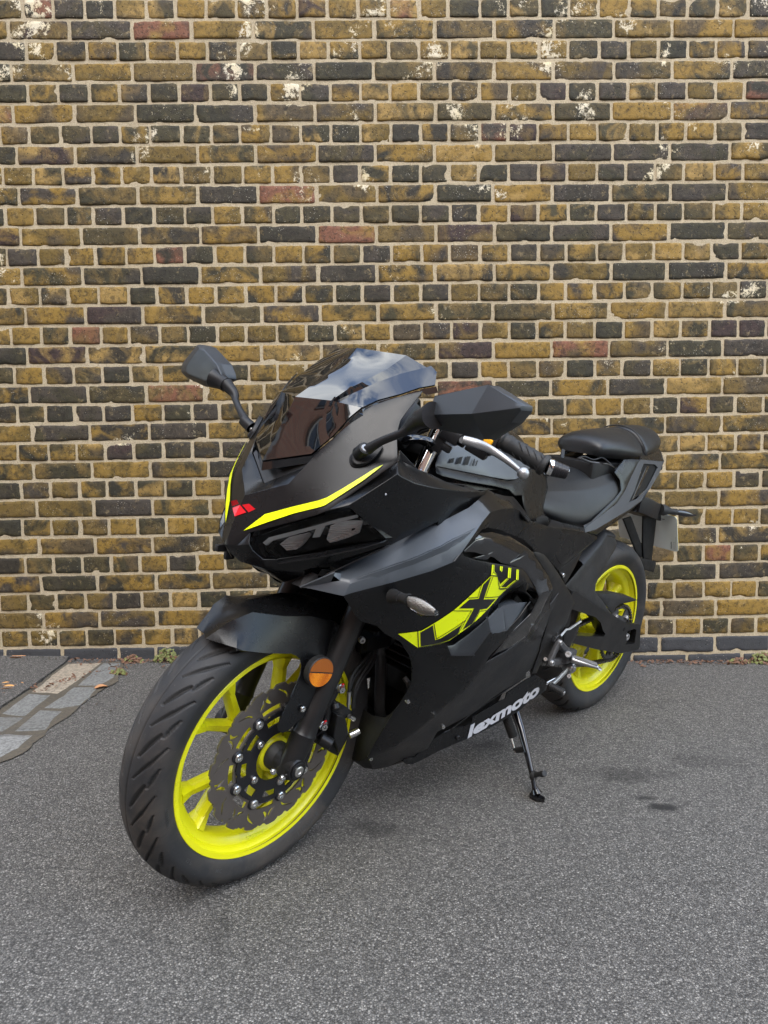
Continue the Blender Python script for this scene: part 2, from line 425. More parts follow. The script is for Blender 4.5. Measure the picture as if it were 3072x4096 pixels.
def text_mesh(s, bold=0.0, spacing=1.0, shear=0.0):
    cu = bpy.data.curves.new('txt', 'FONT'); cu.body = s; cu.offset = bold; cu.space_character = spacing; cu.shear = shear
    cu.resolution_u = 4; ob = bpy.data.objects.new('txt', cu); col.objects.link(ob)
    dg = bpy.context.evaluated_depsgraph_get(); me = bpy.data.meshes.new_from_object(ob.evaluated_get(dg))
    vs = [v.co.copy() for v in me.vertices]; fs = [tuple(p.vertices) for p in me.polygons]
    bpy.data.objects.remove(ob); bpy.data.curves.remove(cu); bpy.data.meshes.remove(me)
    x0 = min(v.x for v in vs); x1 = max(v.x for v in vs); return vs, fs, x0, x1
def thing(name, label, cat, loc=(0, 0, 0), group=None):
    o = bpy.data.objects.new(name, None); col.objects.link(o); o.location = loc
    o['label'] = label; o['category'] = cat
    if group: o['group'] = group
    return o
def tag(o, label=None, cat=None, group=None, kind=None):
    if label: o['label'] = label
    if cat: o['category'] = cat
    if group: o['group'] = group
    if kind: o['kind'] = kind
    return o

# ================================================================== THE WALL
WB = Matrix(((0.999718,0.000000,-0.023727),(0.000000,1.000000,0.000000),(0.023727,0.000000,0.999718))); WD, WX, WZ, WH = 2.81205, -1.33950, 1.62624, 0.07525
def wall_pt(X, d, Z):      # brick frame (relative to the lens height) -> world; d = distance out of the wall
    p = WB @ V((X, WD-d, Z)); return V((p.x, p.y, p.z+CAMH))
def brick_mat(name, plinth=False):
    N = NT(name); b = N.b; co = N.n('TexCoord').outputs['Object']
    at = N.n('Attribute'); at.attribute_name = 'tone'; sp = N.n('SeparateColor'); N.l(at.outputs['Color'], sp.inputs['Color'])
    va = N.n('VectorMath'); va.operation = 'ADD'; vs = N.n('VectorMath'); vs.operation = 'SCALE'; vs.inputs['Scale'].default_value = 7.0
    N.l(at.outputs['Color'], vs.inputs[0]); N.l(vs.outputs[0], va.inputs[0]); N.l(co, va.inputs[1]); vec = va.outputs[0]
    if plinth:
        c = N.mix(N.noise(12, 6, 0.6, 0.3, vec), (0.030, 0.032, 0.036), (0.062, 0.062, 0.064))
        c = N.mix(N.ramp(N.noise(30, 6, 0.7, 0.5, vec), [(0.66, (0,0,0)), (0.78, (1,1,1))]), c, (0.17, 0.16, 0.14))
    else:
        pal = [(0.0, (0.044, 0.038, 0.019)), (0.22, (0.066, 0.051, 0.021)), (0.42, (0.037, 0.031, 0.021)), (0.52, (0.140, 0.092, 0.022)),
               (0.68, (0.056, 0.047, 0.022)), (0.78, (0.235, 0.143, 0.027)), (0.93, (0.048, 0.030, 0.026)), (0.975, (0.19, 0.080, 0.045))]
        c1 = N.ramp(sp.outputs['Red'], pal, 'CONSTANT')
        pal2 = [(0.0, (0.25, 0.155, 0.034)), (0.25, (0.033, 0.030, 0.019)), (0.5, (0.150, 0.100, 0.032)), (0.72, (0.058, 0.046, 0.034)), (0.9, (0.31, 0.20, 0.060))]
        c2 = N.ramp(sp.outputs['Green'], pal2, 'CONSTANT')
        f = N.ramp(N.noise(8.5, 4, 0.55, 0.9, vec), [(0.44, (0,0,0)), (0.60, (1,1,1))])
        c = N.mix(f, c1, c2)
        # flashed header zones
        f = N.ramp(N.noise(5.5, 2, 0.4, 0.2, vec), [(0.58, (0,0,0)), (0.66, (1,1,1))])
        c = N.mix(N.math('MULTIPLY', f, 0.75), c, (0.050, 0.041, 0.032))
        c = N.mix(N.ramp(N.noise(55, 6, 0.7, 0.6, vec), [(0.38, (1,1,1)), (0.52, (0,0,0))]), c, N.mix(0.62, c, (0.012, 0.010, 0.007)))
        c = N.mix(N.ramp(N.noise(38, 7, 0.75, 0.4, vec), [(0.57, (0,0,0)), (0.70, (1,1,1))]), c, N.mix(0.6, c, (0.36, 0.27, 0.13)))
    # pits
    v = N.n('TexVoronoi'); v.inputs['Scale'].default_value = 62; N.l(vec, v.inputs['Vector'])
    v2 = N.n('TexVoronoi'); v2.inputs['Scale'].default_value = 150; N.l(vec, v2.inputs['Vector'])
    pit = N.ramp(v.outputs['Distance'], [(0.09, (1,1,1)), (0.17, (0,0,0))])
    pit2 = N.ramp(v2.outputs['Distance'], [(0.10, (1,1,1)), (0.2, (0,0,0))])
    gate = N.ramp(N.noise(9, 3, 0.5, 0, vec), [(0.5, (0,0,0)), (0.62, (1,1,1))])
    pit = N.math('MAXIMUM', N.math('MULTIPLY', pit, 0.85), N.math('MULTIPLY', pit2, N.math('MULTIPLY', gate, 0.9)))
    c = N.mix(pit, c, (0.012, 0.011, 0.010))
    # white lime specks and patches
    v3 = N.n('TexVoronoi'); v3.inputs['Scale'].default_value = 115; N.l(co, v3.inputs['Vector'])
    sk = N.ramp(v3.outputs['Distance'], [(0.10, (1,1,1)), (0.19, (0,0,0))])
    sg = N.ramp(N.noise(7, 5, 0.7, 0.3, co), [(0.50, (0,0,0)), (0.64, (1,1,1))])
    c = N.mix(N.math('MULTIPLY', sk, sg), c, (0.50, 0.47, 0.40))
    sx = N.n('SeparateXYZ'); N.l(co, sx.inputs[0])
    hz = N.n('MapRange'); N.l(sx.outputs['Z'], hz.inputs['Value']); hz.inputs['From Min'].default_value = 1.3; hz.inputs['From Max'].default_value = 2.4
    hz.inputs['To Min'].default_value = -0.035; hz.inputs['To Max'].default_value = 0.050
    if not plinth:
        ln = N.math('ADD', N.noise(5.0, 3, 0.5, 0.4, co), hz.outputs[0]); ln2 = N.noise(70, 8, 0.8, 0.5, co)
        lm = N.ramp(N.math('ADD', N.math('MULTIPLY', ln, 0.7), N.math('MULTIPLY', ln2, 0.42)), [(0.680, (0,0,0)), (0.700, (1,1,1))])
        lc = N.mix(N.noise(16, 2, 0.5, 0, vec), (0.66, 0.62, 0.54), (0.62, 0.50, 0.24))
        c = N.mix(lm, c, lc)
    N.l(c, b.inputs['Base Color']); b.inputs['Roughness'].default_value = 0.72; b.inputs['Specular IOR Level'].default_value = 0.35
    bp = N.n('Bump'); bp.inputs['Strength'].default_value = 0.9; bp.inputs['Distance'].default_value = 0.0035
    h = N.math('SUBTRACT', N.math('ADD', N.noise(48, 8, 0.7, 0.3, vec), N.math('MULTIPLY', N.noise(260, 4, 0.6, 0, vec), 0.35)), N.math('MULTIPLY', pit, 0.9))
    N.l(h, bp.inputs['Height']); N.l(bp.outputs['Normal'], b.inputs['Normal'])
    return N.m
MT['brick'] = brick_mat('stock_brick'); MT['plinth'] = brick_mat('black_plinth_brick', True)
def mortar_mat():
    N = NT('lime_mortar'); b = N.b; co = N.n('TexCoord').outputs['Object']
    c = N.mix(N.noise(3.0, 7, 0.65, 0.3, co), (0.40, 0.330, 0.215), (0.55, 0.465, 0.325))
    c = N.mix(N.ramp(N.noise(230, 4, 0.7, 0, co), [(0.30, (1,1,1)), (0.50, (0,0,0))]), c, (0.25, 0.20, 0.135))
    c = N.mix(N.ramp(N.noise(300, 3, 0.7, 0, co), [(0.60, (0,0,0)), (0.72, (1,1,1))]), c, (0.62, 0.57, 0.48))
    c = N.mix(N.ramp(N.noise(11, 8, 0.7, 0.6, co), [(0.66, (0,0,0)), (0.78, (1,1,1))]), c, (0.13, 0.12, 0.09))
    N.l(c, b.inputs['Base Color']); b.inputs['Roughness'].default_value = 0.9; b.inputs['Specular IOR Level'].default_value = 0.2
    bp = N.n('Bump'); bp.inputs['Strength'].default_value = 1.0; bp.inputs['Distance'].default_value = 0.003
    N.l(N.math('ADD', N.noise(240, 5, 0.75, 0, co), N.noise(40, 5, 0.6, 0, co)), bp.inputs['Height']); N.l(bp.outputs['Normal'], b.inputs['Normal'])
    return N.m
MT['mortar'] = mortar_mat()

SW = 0.229; CH = WH
KTOP = -9; KBOT = 36
def course_wobble(X, k): return 0.0022*noise.noise(V((X*1.7, k*0.31, 4.2)))+0.003*noise.noise(V((X*0.35, k*0.11, 9.1)))
def gen_bricks(klo, khi, joints_of, seed, tones=None):
    vs, fs, tone = [], [], []
    R = random.Random(seed)
    for k in range(klo, khi):
        js, jit = joints_of(k)
        jx = [j + R.uniform(-0.004, 0.004)*jit for j in js]
        for x0, x1 in zip(jx, jx[1:]):
            hw = R.uniform(0.0042, 0.0066); a, b_ = x0+hw, x1-hw+R.uniform(-.0015, .0015)
            zt = -(k)*CH; zb = -(k+1)*CH; jm = 0.0050
            zt0 = zt-jm+R.uniform(-.0018, .0018); zb0 = zb+jm+R.uniform(-.0018, .0018)
            L = b_-a; H_ = zt0-zb0; nx = max(5, int(L/0.013)); nz_ = 6
            us = [0, 0.0012, 0.004]+[0.004+(L-0.008)*i/nx for i in range(1, nx)]+[L-0.004, L-0.0012, L]
            ws = [0, 0.0012, 0.004]+[0.004+(H_-0.008)*i/nz_ for i in range(1, nz_)]+[H_-0.004, H_-0.0012, H_]
            dep = R.uniform(0.0035, 0.0075); tiltx = R.uniform(-.012, .012); tiltz = R.uniform(-.02, .02); rot = R.uniform(-.008, .008)
            sx = R.uniform(0, 100); n0 = len(vs); nu, nw = len(us), len(ws)
            t3 = (R.random(), R.random(), R.random())
            if tones:
                key = (k, int(round((x0+x1)/2/SW*4)))
                if key in tones: t3 = tones[key]
            for j, wz in enumerate(ws):
                for i, ux in enumerate(us):
                    e = min(i, nu-1-i); g = min(j, nw-1-j); m = min(e, g)
                    d = {0: -0.006, 1: dep*0.62, 2: dep*0.97}.get(m, dep)
                    if e <= 2 and g <= 2: d -= 0.0014*(4-e-g) if (e+g) < 4 else 0
                    X = a+ux; Z = zb0+wz
                    X0, Z0 = X, Z
                    cx, cz = (ux-L/2), (wz-H_/2)
                    edge = 1.0 if m <= 1 else 0.6 if m == 2 else 0.2
                    nn = noise.noise(V((X0*55, k*3.7, Z0*55))); n2 = noise.noise(V((X0*55+31, k*3.7+9, Z0*55)))
                    n3 = noise.noise(V((X0*160, 2.0, Z0*160)))
                    X += edge*0.0024*nn+edge*0.0008*n3; Z += edge*0.0021*n2+cx*rot+edge*0.0008*n3+course_wobble(X0, k)
                    if e <= 1 and g <= 1: X -= math.copysign(0.0012, cx); Z -= math.copysign(0.0012, cz)
                    if m > 0:
                        d += cx*tiltx+cz*tiltz+0.0012*noise.noise(V((X0*30+sx, 5.0, Z0*30)))+0.0008*n3
                        ch = noise.noise(V((X0*22, sx, Z0*22)))
                        if m <= 2 and ch > 0.32: d -= 0.006*(ch-0.32)/0.4*(3-m)
                    vs.append((X, d, Z)); tone.append(t3)
            for j in range(nw-1):
                for i in range(nu-1):
                    q = n0+j*nu+i; fs.append((q, q+1, q+nu+1, q+nu))
    return vs, fs, tone
XL, XR = -4.0, 4.3
def main_joints(k):
    off = WX; s = SW if k % 2 == 0 else SW/2; o = off+(0 if k % 2 == 0 else SW/4)
    i0 = int((XL-o)/s)-1; return [o+s*i for i in range(i0, int((XR-o)/s)+2)], 1.0
def plinth_joints(k):
    if k % 2 == 0:
        a = [WX-0.70*SW-SW*i for i in range(13, 0, -1)]+[WX-0.70*SW, WX+0.30*SW, WX+1.30*SW, WX+1.96*SW]
        a += [WX+SW*i for i in range(3, 26)]
    else: a = [WX+SW*(i+0.5) for i in range(-13, 26)]
    return a, 0.4
tones = {}
def spec(k, X, t): tones[(k, int(round((X-0)/SW*4)))] = t
wall = thing('brick_wall', 'old yellow stock brick wall with pale mortar and a black brick base behind the motorcycle', 'wall')
def wallobj(name, vs, fs, tone, m):
    me = bpy.data.meshes.new(name); P = np.array(vs); W = np.array(WB).reshape(3, 3)
    raw = np.c_[P[:, 0], WD-P[:, 1], P[:, 2]+WZ]; wd = raw@W.T; wd[:, 2] += CAMH
    me.from_pydata(wd.tolist(), [], fs); me.materials.append(MT[m])
    at = me.color_attributes.new('tone', 'FLOAT_COLOR', 'POINT'); T4 = np.c_[np.array(tone), np.ones(len(tone))].astype(np.float32)
    at.data.foreach_set('color', T4.ravel()); me.polygons.foreach_set('use_smooth', [True]*len(me.polygons))
    o = bpy.data.objects.new(name, me); col.objects.link(o); o.parent = wall; return o
bv, bf, bt = gen_bricks(KTOP, 32, main_joints, 11, tones)
# a few bricks of a colour of their own
wallobj('brick_face', bv, bf, bt, 'brick')
pv, pf, pt = gen_bricks(32, 35, plinth_joints, 5)
wallobj('black_brick_base', pv, pf, pt, 'plinth')
# mortar: a gently uneven sheet a few millimetres behind the brick faces
def grid_sheet(name, x0, x1, z0, z1, step, dfun, m, parent):
    nx, nz_ = int((x1-x0)/step), int((z1-z0)/step); vs, fs = [], []
    for j in range(nz_+1):
        for i in range(nx+1):
            X = x0+(x1-x0)*i/nx; Z = z0+(z1-z0)*j/nz_; vs.append(wall_pt(X, dfun(X, Z), Z))
    for j in range(nz_):
        for i in range(nx): q = j*(nx+1)+i; fs.append((q, q+1, q+nx+2, q+nx+1))
    return Acc().add(vs, fs).build(name, m, parent, True, None)
grid_sheet('mortar', XL-0.1, XR+0.1, WZ-35*CH, WZ-KTOP*CH, 0.02, lambda X, Z: 0.0010+0.0024*noise.noise(V((X*14, 1.0, Z*14))), 'mortar', wall)
# body of the wall behind and its coping
a = Acc(); zt = WZ-KTOP*CH
a.add(*box(wall_pt(0.15, -0.18, (zt+WZ-36*CH)/2), (XR-XL+0.3, 0.33, zt-(WZ-36*CH)), (WB@V((1,0,0)), V((0,1,0)), WB@V((0,0,1))), 0.004))
a.build('wall_body', 'mortar', wall, auto=30)
a = Acc(); a.add(*box(wall_pt(0.15, -0.15, zt+0.032), (XR-XL+0.36, 0.40, 0.06), (WB@V((1,0,0)), V((0,1,0)), WB@V((0,0,1))), 0.006))
a.build('coping', 'mortar', wall, auto=30)

# ================================================================== THE GROUND
def asphalt_mat(name, lo, hi, stains=False):
    N = NT(name); b = N.b; co = N.n('TexCoord').outputs['Object']
    big = N.noise(1.3, 5, 0.6, 0.5, co); med = N.noise(6, 6, 0.65, 0.3, co)
    base = N.mix(big, lo, hi)
    base = N.mix(N.ramp(med, [(0.35, (1,1,1)), (0.55, (0,0,0))]), base, N.mix(0.35, base, (0.03, 0.029, 0.028)))
    v = N.n('TexVoronoi'); v.inputs['Scale'].default_value = 290; N.l(co, v.inputs['Vector'])
    sp = N.n('SeparateColor'); N.l(v.outputs['Color'], sp.inputs['Color'])
    stone = N.ramp(sp.outputs['Red'], [(0.0, (0.052, 0.049, 0.044)), (0.35, (0.130, 0.123, 0.111)), (0.75, (0.203, 0.192, 0.174)), (0.94, (0.33, 0.31, 0.28)), (1.0, (0.48, 0.455, 0.41))])
    c = N.mix(0.78, base, stone)
    v2 = N.n('TexVoronoi'); v2.inputs['Scale'].default_value = 90; N.l(co, v2.inputs['Vector'])
    sp2 = N.n('SeparateColor'); N.l(v2.outputs['Color'], sp2.inputs['Color'])
    big_st = N.math('MULTIPLY', N.ramp(sp2.outputs['Green'], [(0.90, (0,0,0)), (0.93, (1,1,1))]), N.ramp(v2.outputs['Distance'], [(0.25, (1,1,1)), (0.36, (0,0,0))]))
    c = N.mix(N.math('MULTIPLY', big_st, 0.7), c, (0.24, 0.225, 0.21))
    edge = N.ramp(v.outputs['Distance'], [(0.30, (0,0,0)), (0.60, (1,1,1))])
    c = N.mix(N.math('MULTIPLY', edge, 0.55), c, (0.018, 0.017, 0.016))
    st = N.ramp(N.noise(2.6, 4, 0.5, 0.9, co), [(0.66, (0,0,0)), (0.74, (1,1,1))])
    c = N.mix(N.math('MULTIPLY', st, 0.22), c, (0.022, 0.021, 0.020))
    if stains:
        for (px_, py_, pz_), rx, ry, k_ in (((0.6876,1.7969,0.0000), .15, .06, .55), ((0.7096,1.6213,0.0000), .045, .022, .95), ((0.6880,1.6681,0.0000), .04, .016, .8), ((0.9370,1.8654,0.0000), .16, .06, .32), ((0.0153,1.5292,0.0000), .10, .05, .6), ((-0.2845,2.6129,0.0000), .2, .1, .3), ((0.3477,1.9792,0.0000), .10, .05, .45)):
            mp_ = N.n('Mapping'); mp_.inputs['Location'].default_value = (-px_/rx, -py_/ry, 0); mp_.inputs['Scale'].default_value = (1/rx, 1/ry, 0); N.l(co, mp_.inputs['Vector'])
            ln_ = N.n('VectorMath'); ln_.operation = 'LENGTH'; N.l(mp_.outputs[0], ln_.inputs[0])
            dd_ = N.math('ADD', ln_.outputs['Value'], N.math('MULTIPLY', N.math('SUBTRACT', N.noise(14, 5, 0.7, 0.4, co), 0.5), 2.2))
            m_ = N.ramp(dd_, [(0.35, (1,1,1)), (1.0, (0,0,0))]); c = N.mix(N.math('MULTIPLY', m_, k_), c, (0.020, 0.019, 0.018))
        cr_ = N.n('TexVoronoi'); cr_.feature = 'DISTANCE_TO_EDGE'; cr_.inputs['Scale'].default_value = 1.1
        wv_ = N.n('VectorMath'); wv_.operation = 'ADD'; nn_ = N.n('TexNoise'); nn_.inputs['Scale'].default_value = 5; nn_.inputs['Detail'].default_value = 6; N.l(co, nn_.inputs['Vector']); ns_ = N.n('VectorMath'); ns_.operation = 'SCALE'; ns_.inputs['Scale'].default_value = 0.35; N.l(nn_.outputs['Color'], ns_.inputs[0]); N.l(ns_.outputs[0], wv_.inputs[0]); N.l(co, wv_.inputs[1]); N.l(wv_.outputs[0], cr_.inputs['Vector'])
        m_ = N.math('MULTIPLY', N.ramp(cr_.outputs['Distance'], [(0.0, (1,1,1)), (0.006, (0,0,0))]), N.ramp(N.noise(1.7, 2, 0.5, 0, co), [(0.55, (0,0,0)), (0.62, (1,1,1))])); c = N.mix(N.math('MULTIPLY', m_, 0.6), c, (0.02, 0.02, 0.02))
    N.l(c, b.inputs['Base Color']); b.inputs['Roughness'].default_value = 0.78; b.inputs['Specular IOR Level'].default_value = 0.4
    bp = N.n('Bump'); bp.inputs['Strength'].default_value = 0.85; bp.inputs['Distance'].default_value = 0.0028
    h = N.math('ADD', N.math('SUBTRACT', N.math('MULTIPLY', sp.outputs['Green'], 0.8), N.math('MULTIPLY', v.outputs['Distance'], 0.9)), N.math('MULTIPLY', N.noise(60, 5, 0.6, 0, co), 0.8))
    N.l(h, bp.inputs['Height']); N.l(bp.outputs['Normal'], b.inputs['Normal'])
    return N.m
MT['asphalt'] = asphalt_mat('asphalt', (0.125, 0.119, 0.108), (0.188, 0.179, 0.163), True)
MT['oldasphalt'] = asphalt_mat('old_asphalt', (0.085, 0.080, 0.075), (0.14, 0.13, 0.12))
# fine sheet near the motorcycle, coarse to the horizon, one mesh
vs, fs = [], []
xs = [-80, -30, -12, -6]+[-4+0.05*i for i in range(161)]+[6, 12, 30, 80]
ys = [-80, -30, -12, -5, -2]+[-0.5+0.05*i for i in range(68)]+[2.86, 2.98, 3.6, 12, 40, 80]
for y in ys:
    for x in xs:
        z = 0.0
        if -4 <= x <= 4 and -0.5 <= y <= 2.85:
            z = 0.0020*noise.noise(V((x*2.2, y*2.2, 0)))+0.0012*noise.noise(V((x*8, y*8, 3)))
            d = math.hypot(x-0.72, y-2.3); z *= min(1, d*4)
        vs.append((x, y, z))
for j in range(len(ys)-1):
    for i in range(len(xs)-1): q = j*len(xs)+i; fs.append((q, q+1, q+len(xs)+1, q+len(xs)))
road = Acc().add(vs, fs).build('road', 'asphalt', None, True, None); tag(road, kind='structure')
def slab(pts, z, name, m, n_sub=0.03, edge=0.006, seed=0, kind='structure', parent=None):
    """worn flat stone with rounded uneven edge"""
    P = refine([V(p) for p in pts], n_sub); c = sum(P, V())/len(P); ring = []
    for i, p in enumerate(P):
        q = p+(p-c).normalized()*(0.010*noise.noise(V((p.x*14, p.y*14, seed)))+0.004*noise.noise(V((p.x*50, p.y*50, seed)))); ring.append(q)
    rings = []
    for s, h in ((0.004, -0.012), (0.0, z*0.55), (-0.006, z*0.92), (-0.014, z)):
        rings.append([p+(p-c).normalized()*s+V((0, 0, h)) for p in ring])
    v, f = loft(rings, closed=True); n = len(ring); base = 3*n
    iv, jf = patch([q for q in rings[-1]], out=(0, 0, 1), res=0.03)
    iv = [V((p.x, p.y, z+0.0016*noise.noise(V((p.x*12, p.y*12, seed))))) for p in iv]
    a = Acc().add(v, f).add(iv, jf)
    return a
def stone_mat(name, c1, c2):
    N = NT(name); co = N.n('TexCoord').outputs['Object']
    c = N.mix(N.noise(9, 7, 0.7, 0.4, co), c1, c2)
    c = N.mix(N.ramp(N.noise(120, 4, 0.7, 0, co), [(0.42, (1,1,1)), (0.56, (0,0,0))]), c, N.mix(0.5, c, (0.05, 0.048, 0.042)))
    c = N.mix(N.ramp(N.noise(4, 6, 0.7, 0.4, co), [(0.55, (0,0,0)), (0.7, (1,1,1))]), c, N.mix(0.5, c, (0.10, 0.09, 0.075)))
    N.l(c, N.b.inputs['Base Color']); N.b.inputs['Roughness'].default_value = 0.75
    bp = N.n('Bump'); bp.inputs['Strength'].default_value = 0.7; bp.inputs['Distance'].default_value = 0.002
    N.l(N.noise(130, 6, 0.7, 0, co), bp.inputs['Height']); N.l(bp.outputs['Normal'], N.b.inputs['Normal']); return N.m
MT['stone_tan'] = stone_mat('tan_sandstone', (0.30, 0.24, 0.16), (0.46, 0.40, 0.32))
MT['stone_blue'] = stone_mat('blue_grey_granite', (0.155, 0.157, 0.148), (0.26, 0.262, 0.245))
MT['stone_grey'] = stone_mat('pale_grey_granite', (0.20, 0.20, 0.195), (0.33, 0.33, 0.31))
MT['silt'] = stone_mat('dirt_filled_joint', (0.07, 0.06, 0.045), (0.15, 0.125, 0.09))
setts = [([(-1.1931,2.7320,0.0000), (-1.0697,2.7441,0.0000), (-1.0696,2.5539,0.0000), (-1.0847,2.3905,0.0000), (-1.1811,2.4033,0.0000), (-1.1929,2.5838,0.0000)], 'stone_tan'),
 ([(-1.0606,2.7442,0.0000), (-0.9896,2.7451,0.0000), (-0.9518,2.5629,0.0000), (-0.9734,2.4727,0.0000), (-1.0506,2.4720,0.0000)], 'stone_blue'),
 ([(-1.0566,2.4575,0.0000), (-0.9706,2.4555,0.0000), (-0.9581,2.3489,0.0000), (-0.9641,2.2852,0.0000), (-1.0140,2.2458,0.0000), (-1.0684,2.2538,0.0000)], 'stone_blue'),
 ([(-1.1831,2.3910,0.0000), (-1.1005,2.3769,0.0000), (-1.0988,2.1868,0.0000), (-1.1815,2.2000,0.0000)], 'stone_blue'),
 ([(-1.0743,2.2382,0.0000), (-0.9981,2.2245,0.0000), (-0.9823,2.0760,0.0000), (-1.0716,2.0551,0.0000)], 'stone_blue'),
 ([(-1.2367,2.1791,0.0000), (-1.0959,2.1721,0.0000), (-1.1022,2.0580,0.0000), (-1.2483,2.0543,0.0000)], 'stone_blue'),
 ([(-1.0760,2.0401,0.0000), (-0.9997,2.0355,0.0000), (-0.9932,1.9455,0.0000), (-1.0183,1.8839,0.0000), (-1.0688,1.8100,0.0000), (-1.1862,2.0297,0.0000)], 'stone_grey')]
for i, (pts, m) in enumerate(setts):
    tag(slab(pts, 0.005, 'sett', m, seed=i*3.1).build('paving_sett', m, None, True, 40), kind='structure')
sil_ = [V(p)+V((0, 0, 0.0035)) for p in [(-1.2140,2.7494,0.0000), (-0.9842,2.7559,0.0000), (-0.9368,2.5324,0.0000), (-0.9552,2.3889,0.0000), (-0.9686,2.2014,0.0000), (-0.9646,2.0506,0.0000), (-0.9697,1.9365,0.0000), (-1.0210,1.7565,0.0000), (-1.1386,1.7789,0.0000), (-1.2714,2.0592,0.0000), (-1.2094,2.2408,0.0000), (-1.2046,2.4705,0.0000)]]
sil_ = [p+V((0.022*noise.noise(p*9), 0.022*noise.noise(p*9+V((5, 5, 0))), 0))+V((0.008*noise.noise(p*40), 0.008*noise.noise(p*40+V((5, 5, 0))), 0)) for p in refine(sil_, .02)]
sil = Acc().add(*patch(sil_, out=(0, 0, 1), res=0.04))
tag(sil.build('dirt_joint', 'silt', None), kind='structure')
pvm = [V(p) for p in [(-1.2281,2.7908,0.0000), (-1.2064,2.7318,0.0000), (-1.2016,2.4491,0.0000), (-1.2069,2.2444,0.0000)]]
ax_ = (pvm[3]-pvm[1]).normalized(); far = pvm[3]+ax_*2.2
pv_out = [V((-4.2, 2.85, 0)), V((pvm[0].x-0.005, 2.85, 0)), pvm[1], pvm[2], pvm[3], far, V((-4.2, far.y, 0))]
def raise_(P, h): return [V((p.x, p.y, h)) for p in P]
a = Acc(); a.add(*patch(raise_(pv_out, 0.012), out=(0, 0, 1), res=0.12))
a.add(*loft([raise_(pv_out, 0.012), [V((p.x, p.y, -0.01)) for p in raise_(pv_out, 0)]], closed=True))
tag(a.build('pavement', 'oldasphalt', None, True, 40), kind='structure')

# fallen leaves, weeds, grit
def leaf_mat(name, c1, c2):
    N = NT(name); c = N.mix(N.noise(60, 5, 0.6, 0.3, N.n('TexCoord').outputs['Object']), c1, c2)
    N.l(c, N.b.inputs['Base Color']); N.b.inputs['Roughness'].default_value = 0.6; return N.m
MT['leaf_green'] = leaf_mat('weed_leaf_green', (0.10, 0.13, 0.035), (0.26, 0.26, 0.09))
MT['leaf_brown'] = leaf_mat('weed_leaf_brown', (0.10, 0.045, 0.03), (0.24, 0.13, 0.07))
MT['leaf_dead'] = leaf_mat('dead_leaf', (0.40, 0.17, 0.07), (0.55, 0.30, 0.14))
MT['leaf_yellow'] = leaf_mat('yellow_leaf', (0.60, 0.36, 0.08), (0.55, 0.22, 0.12))
def leaf_geo(c, nrm, size, lobes=3, R=random):
    x, y, z = frame_z(nrm); a0 = R.uniform(0, 6.3); n = 10; ring = []
    for i in range(n):
        a = 2*PI*i/n; r = size*(0.75+0.25*math.cos(lobes*a)); ring.append(c+(x*math.cos(a+a0)+y*math.sin(a+a0))*r+z*(-0.25*size*(i % 2)))
    return [c+z*0.12*size]+ring, [(0, 1+i, 1+(i+1) % n) for i in range(n)]
def weed(c, w_, h, n, label, green=0.8, seed=1, group='weeds at the foot of the wall'):
    R = random.Random(seed); c = V(c); root = thing('weed', label, 'weed', c, group)
    G, B_, S = Acc(), Acc(), Acc()
    for i in range(n):
        a = R.uniform(0, 2*PI); r = R.random()**0.6; hh = h*(1-r*r*0.8)*R.uniform(0.3, 1.0)
        p = V((math.cos(a)*r*w_, math.sin(a)*r*w_*0.35-0.01, hh))
        nr = V((math.cos(a)*r*0.8+R.uniform(-.4, .4), -0.7+R.uniform(-.4, .4), 0.9))
        (G if R.random() < green else B_).add(*leaf_geo(p, nr, R.uniform(0.0045, 0.010), R.choice((3, 3, 5)), R))
        if i % 3 == 0: S.add(*tube([V((p.x*0.2, p.y*0.2, 0)), V((p.x*0.7, p.y*0.7, p.z*0.6)), p], 0.0007, 5))
    if G.v: G.build('leaves', 'leaf_green', root, False)
    if B_.v: B_.build('dead_leaves', 'leaf_brown', root, False)
    S.build('stem', 'leaf_brown', root, True)
    return root
weed((-0.8140,2.7797,0.0000), 0.055, 0.062, 150, 'green clover-like weed growing at the wall beside the front tyre', 0.85, 1)
weed((-0.9504,2.7725,0.0000), 0.045, 0.032, 80, 'brownish wilted weed at the wall just left of the green weed', 0.25, 2)
weed((-0.9525,2.6184,0.0000), 0.035, 0.028, 60, 'small yellow-green weed beside the corner of the paving setts', 0.6, 3)
weed((1.1980,2.8427,0.0000), 0.060, 0.060, 160, 'green weed at the black brick base just behind the rear wheel', 0.9, 4)
weed((1.1276,2.8481,0.0000), 0.045, 0.022, 60, 'low dry reddish weed between the rear tyre and the green weed', 0.05, 5)
weed((1.2490,2.8370,0.0000), 0.040, 0.030, 60, 'brown weed between the green weed and the curled dead leaf', 0.1, 6)
weed((1.6165,2.7949,0.0000), 0.060, 0.050, 130, 'green weed at the wall at the right edge of the picture', 0.75, 7)
weed((1.5132,2.7868,0.0000), 0.045, 0.026, 60, 'sparse brown weed at the wall between the curled dead leaf and the rightmost weed', 0.15, 8)
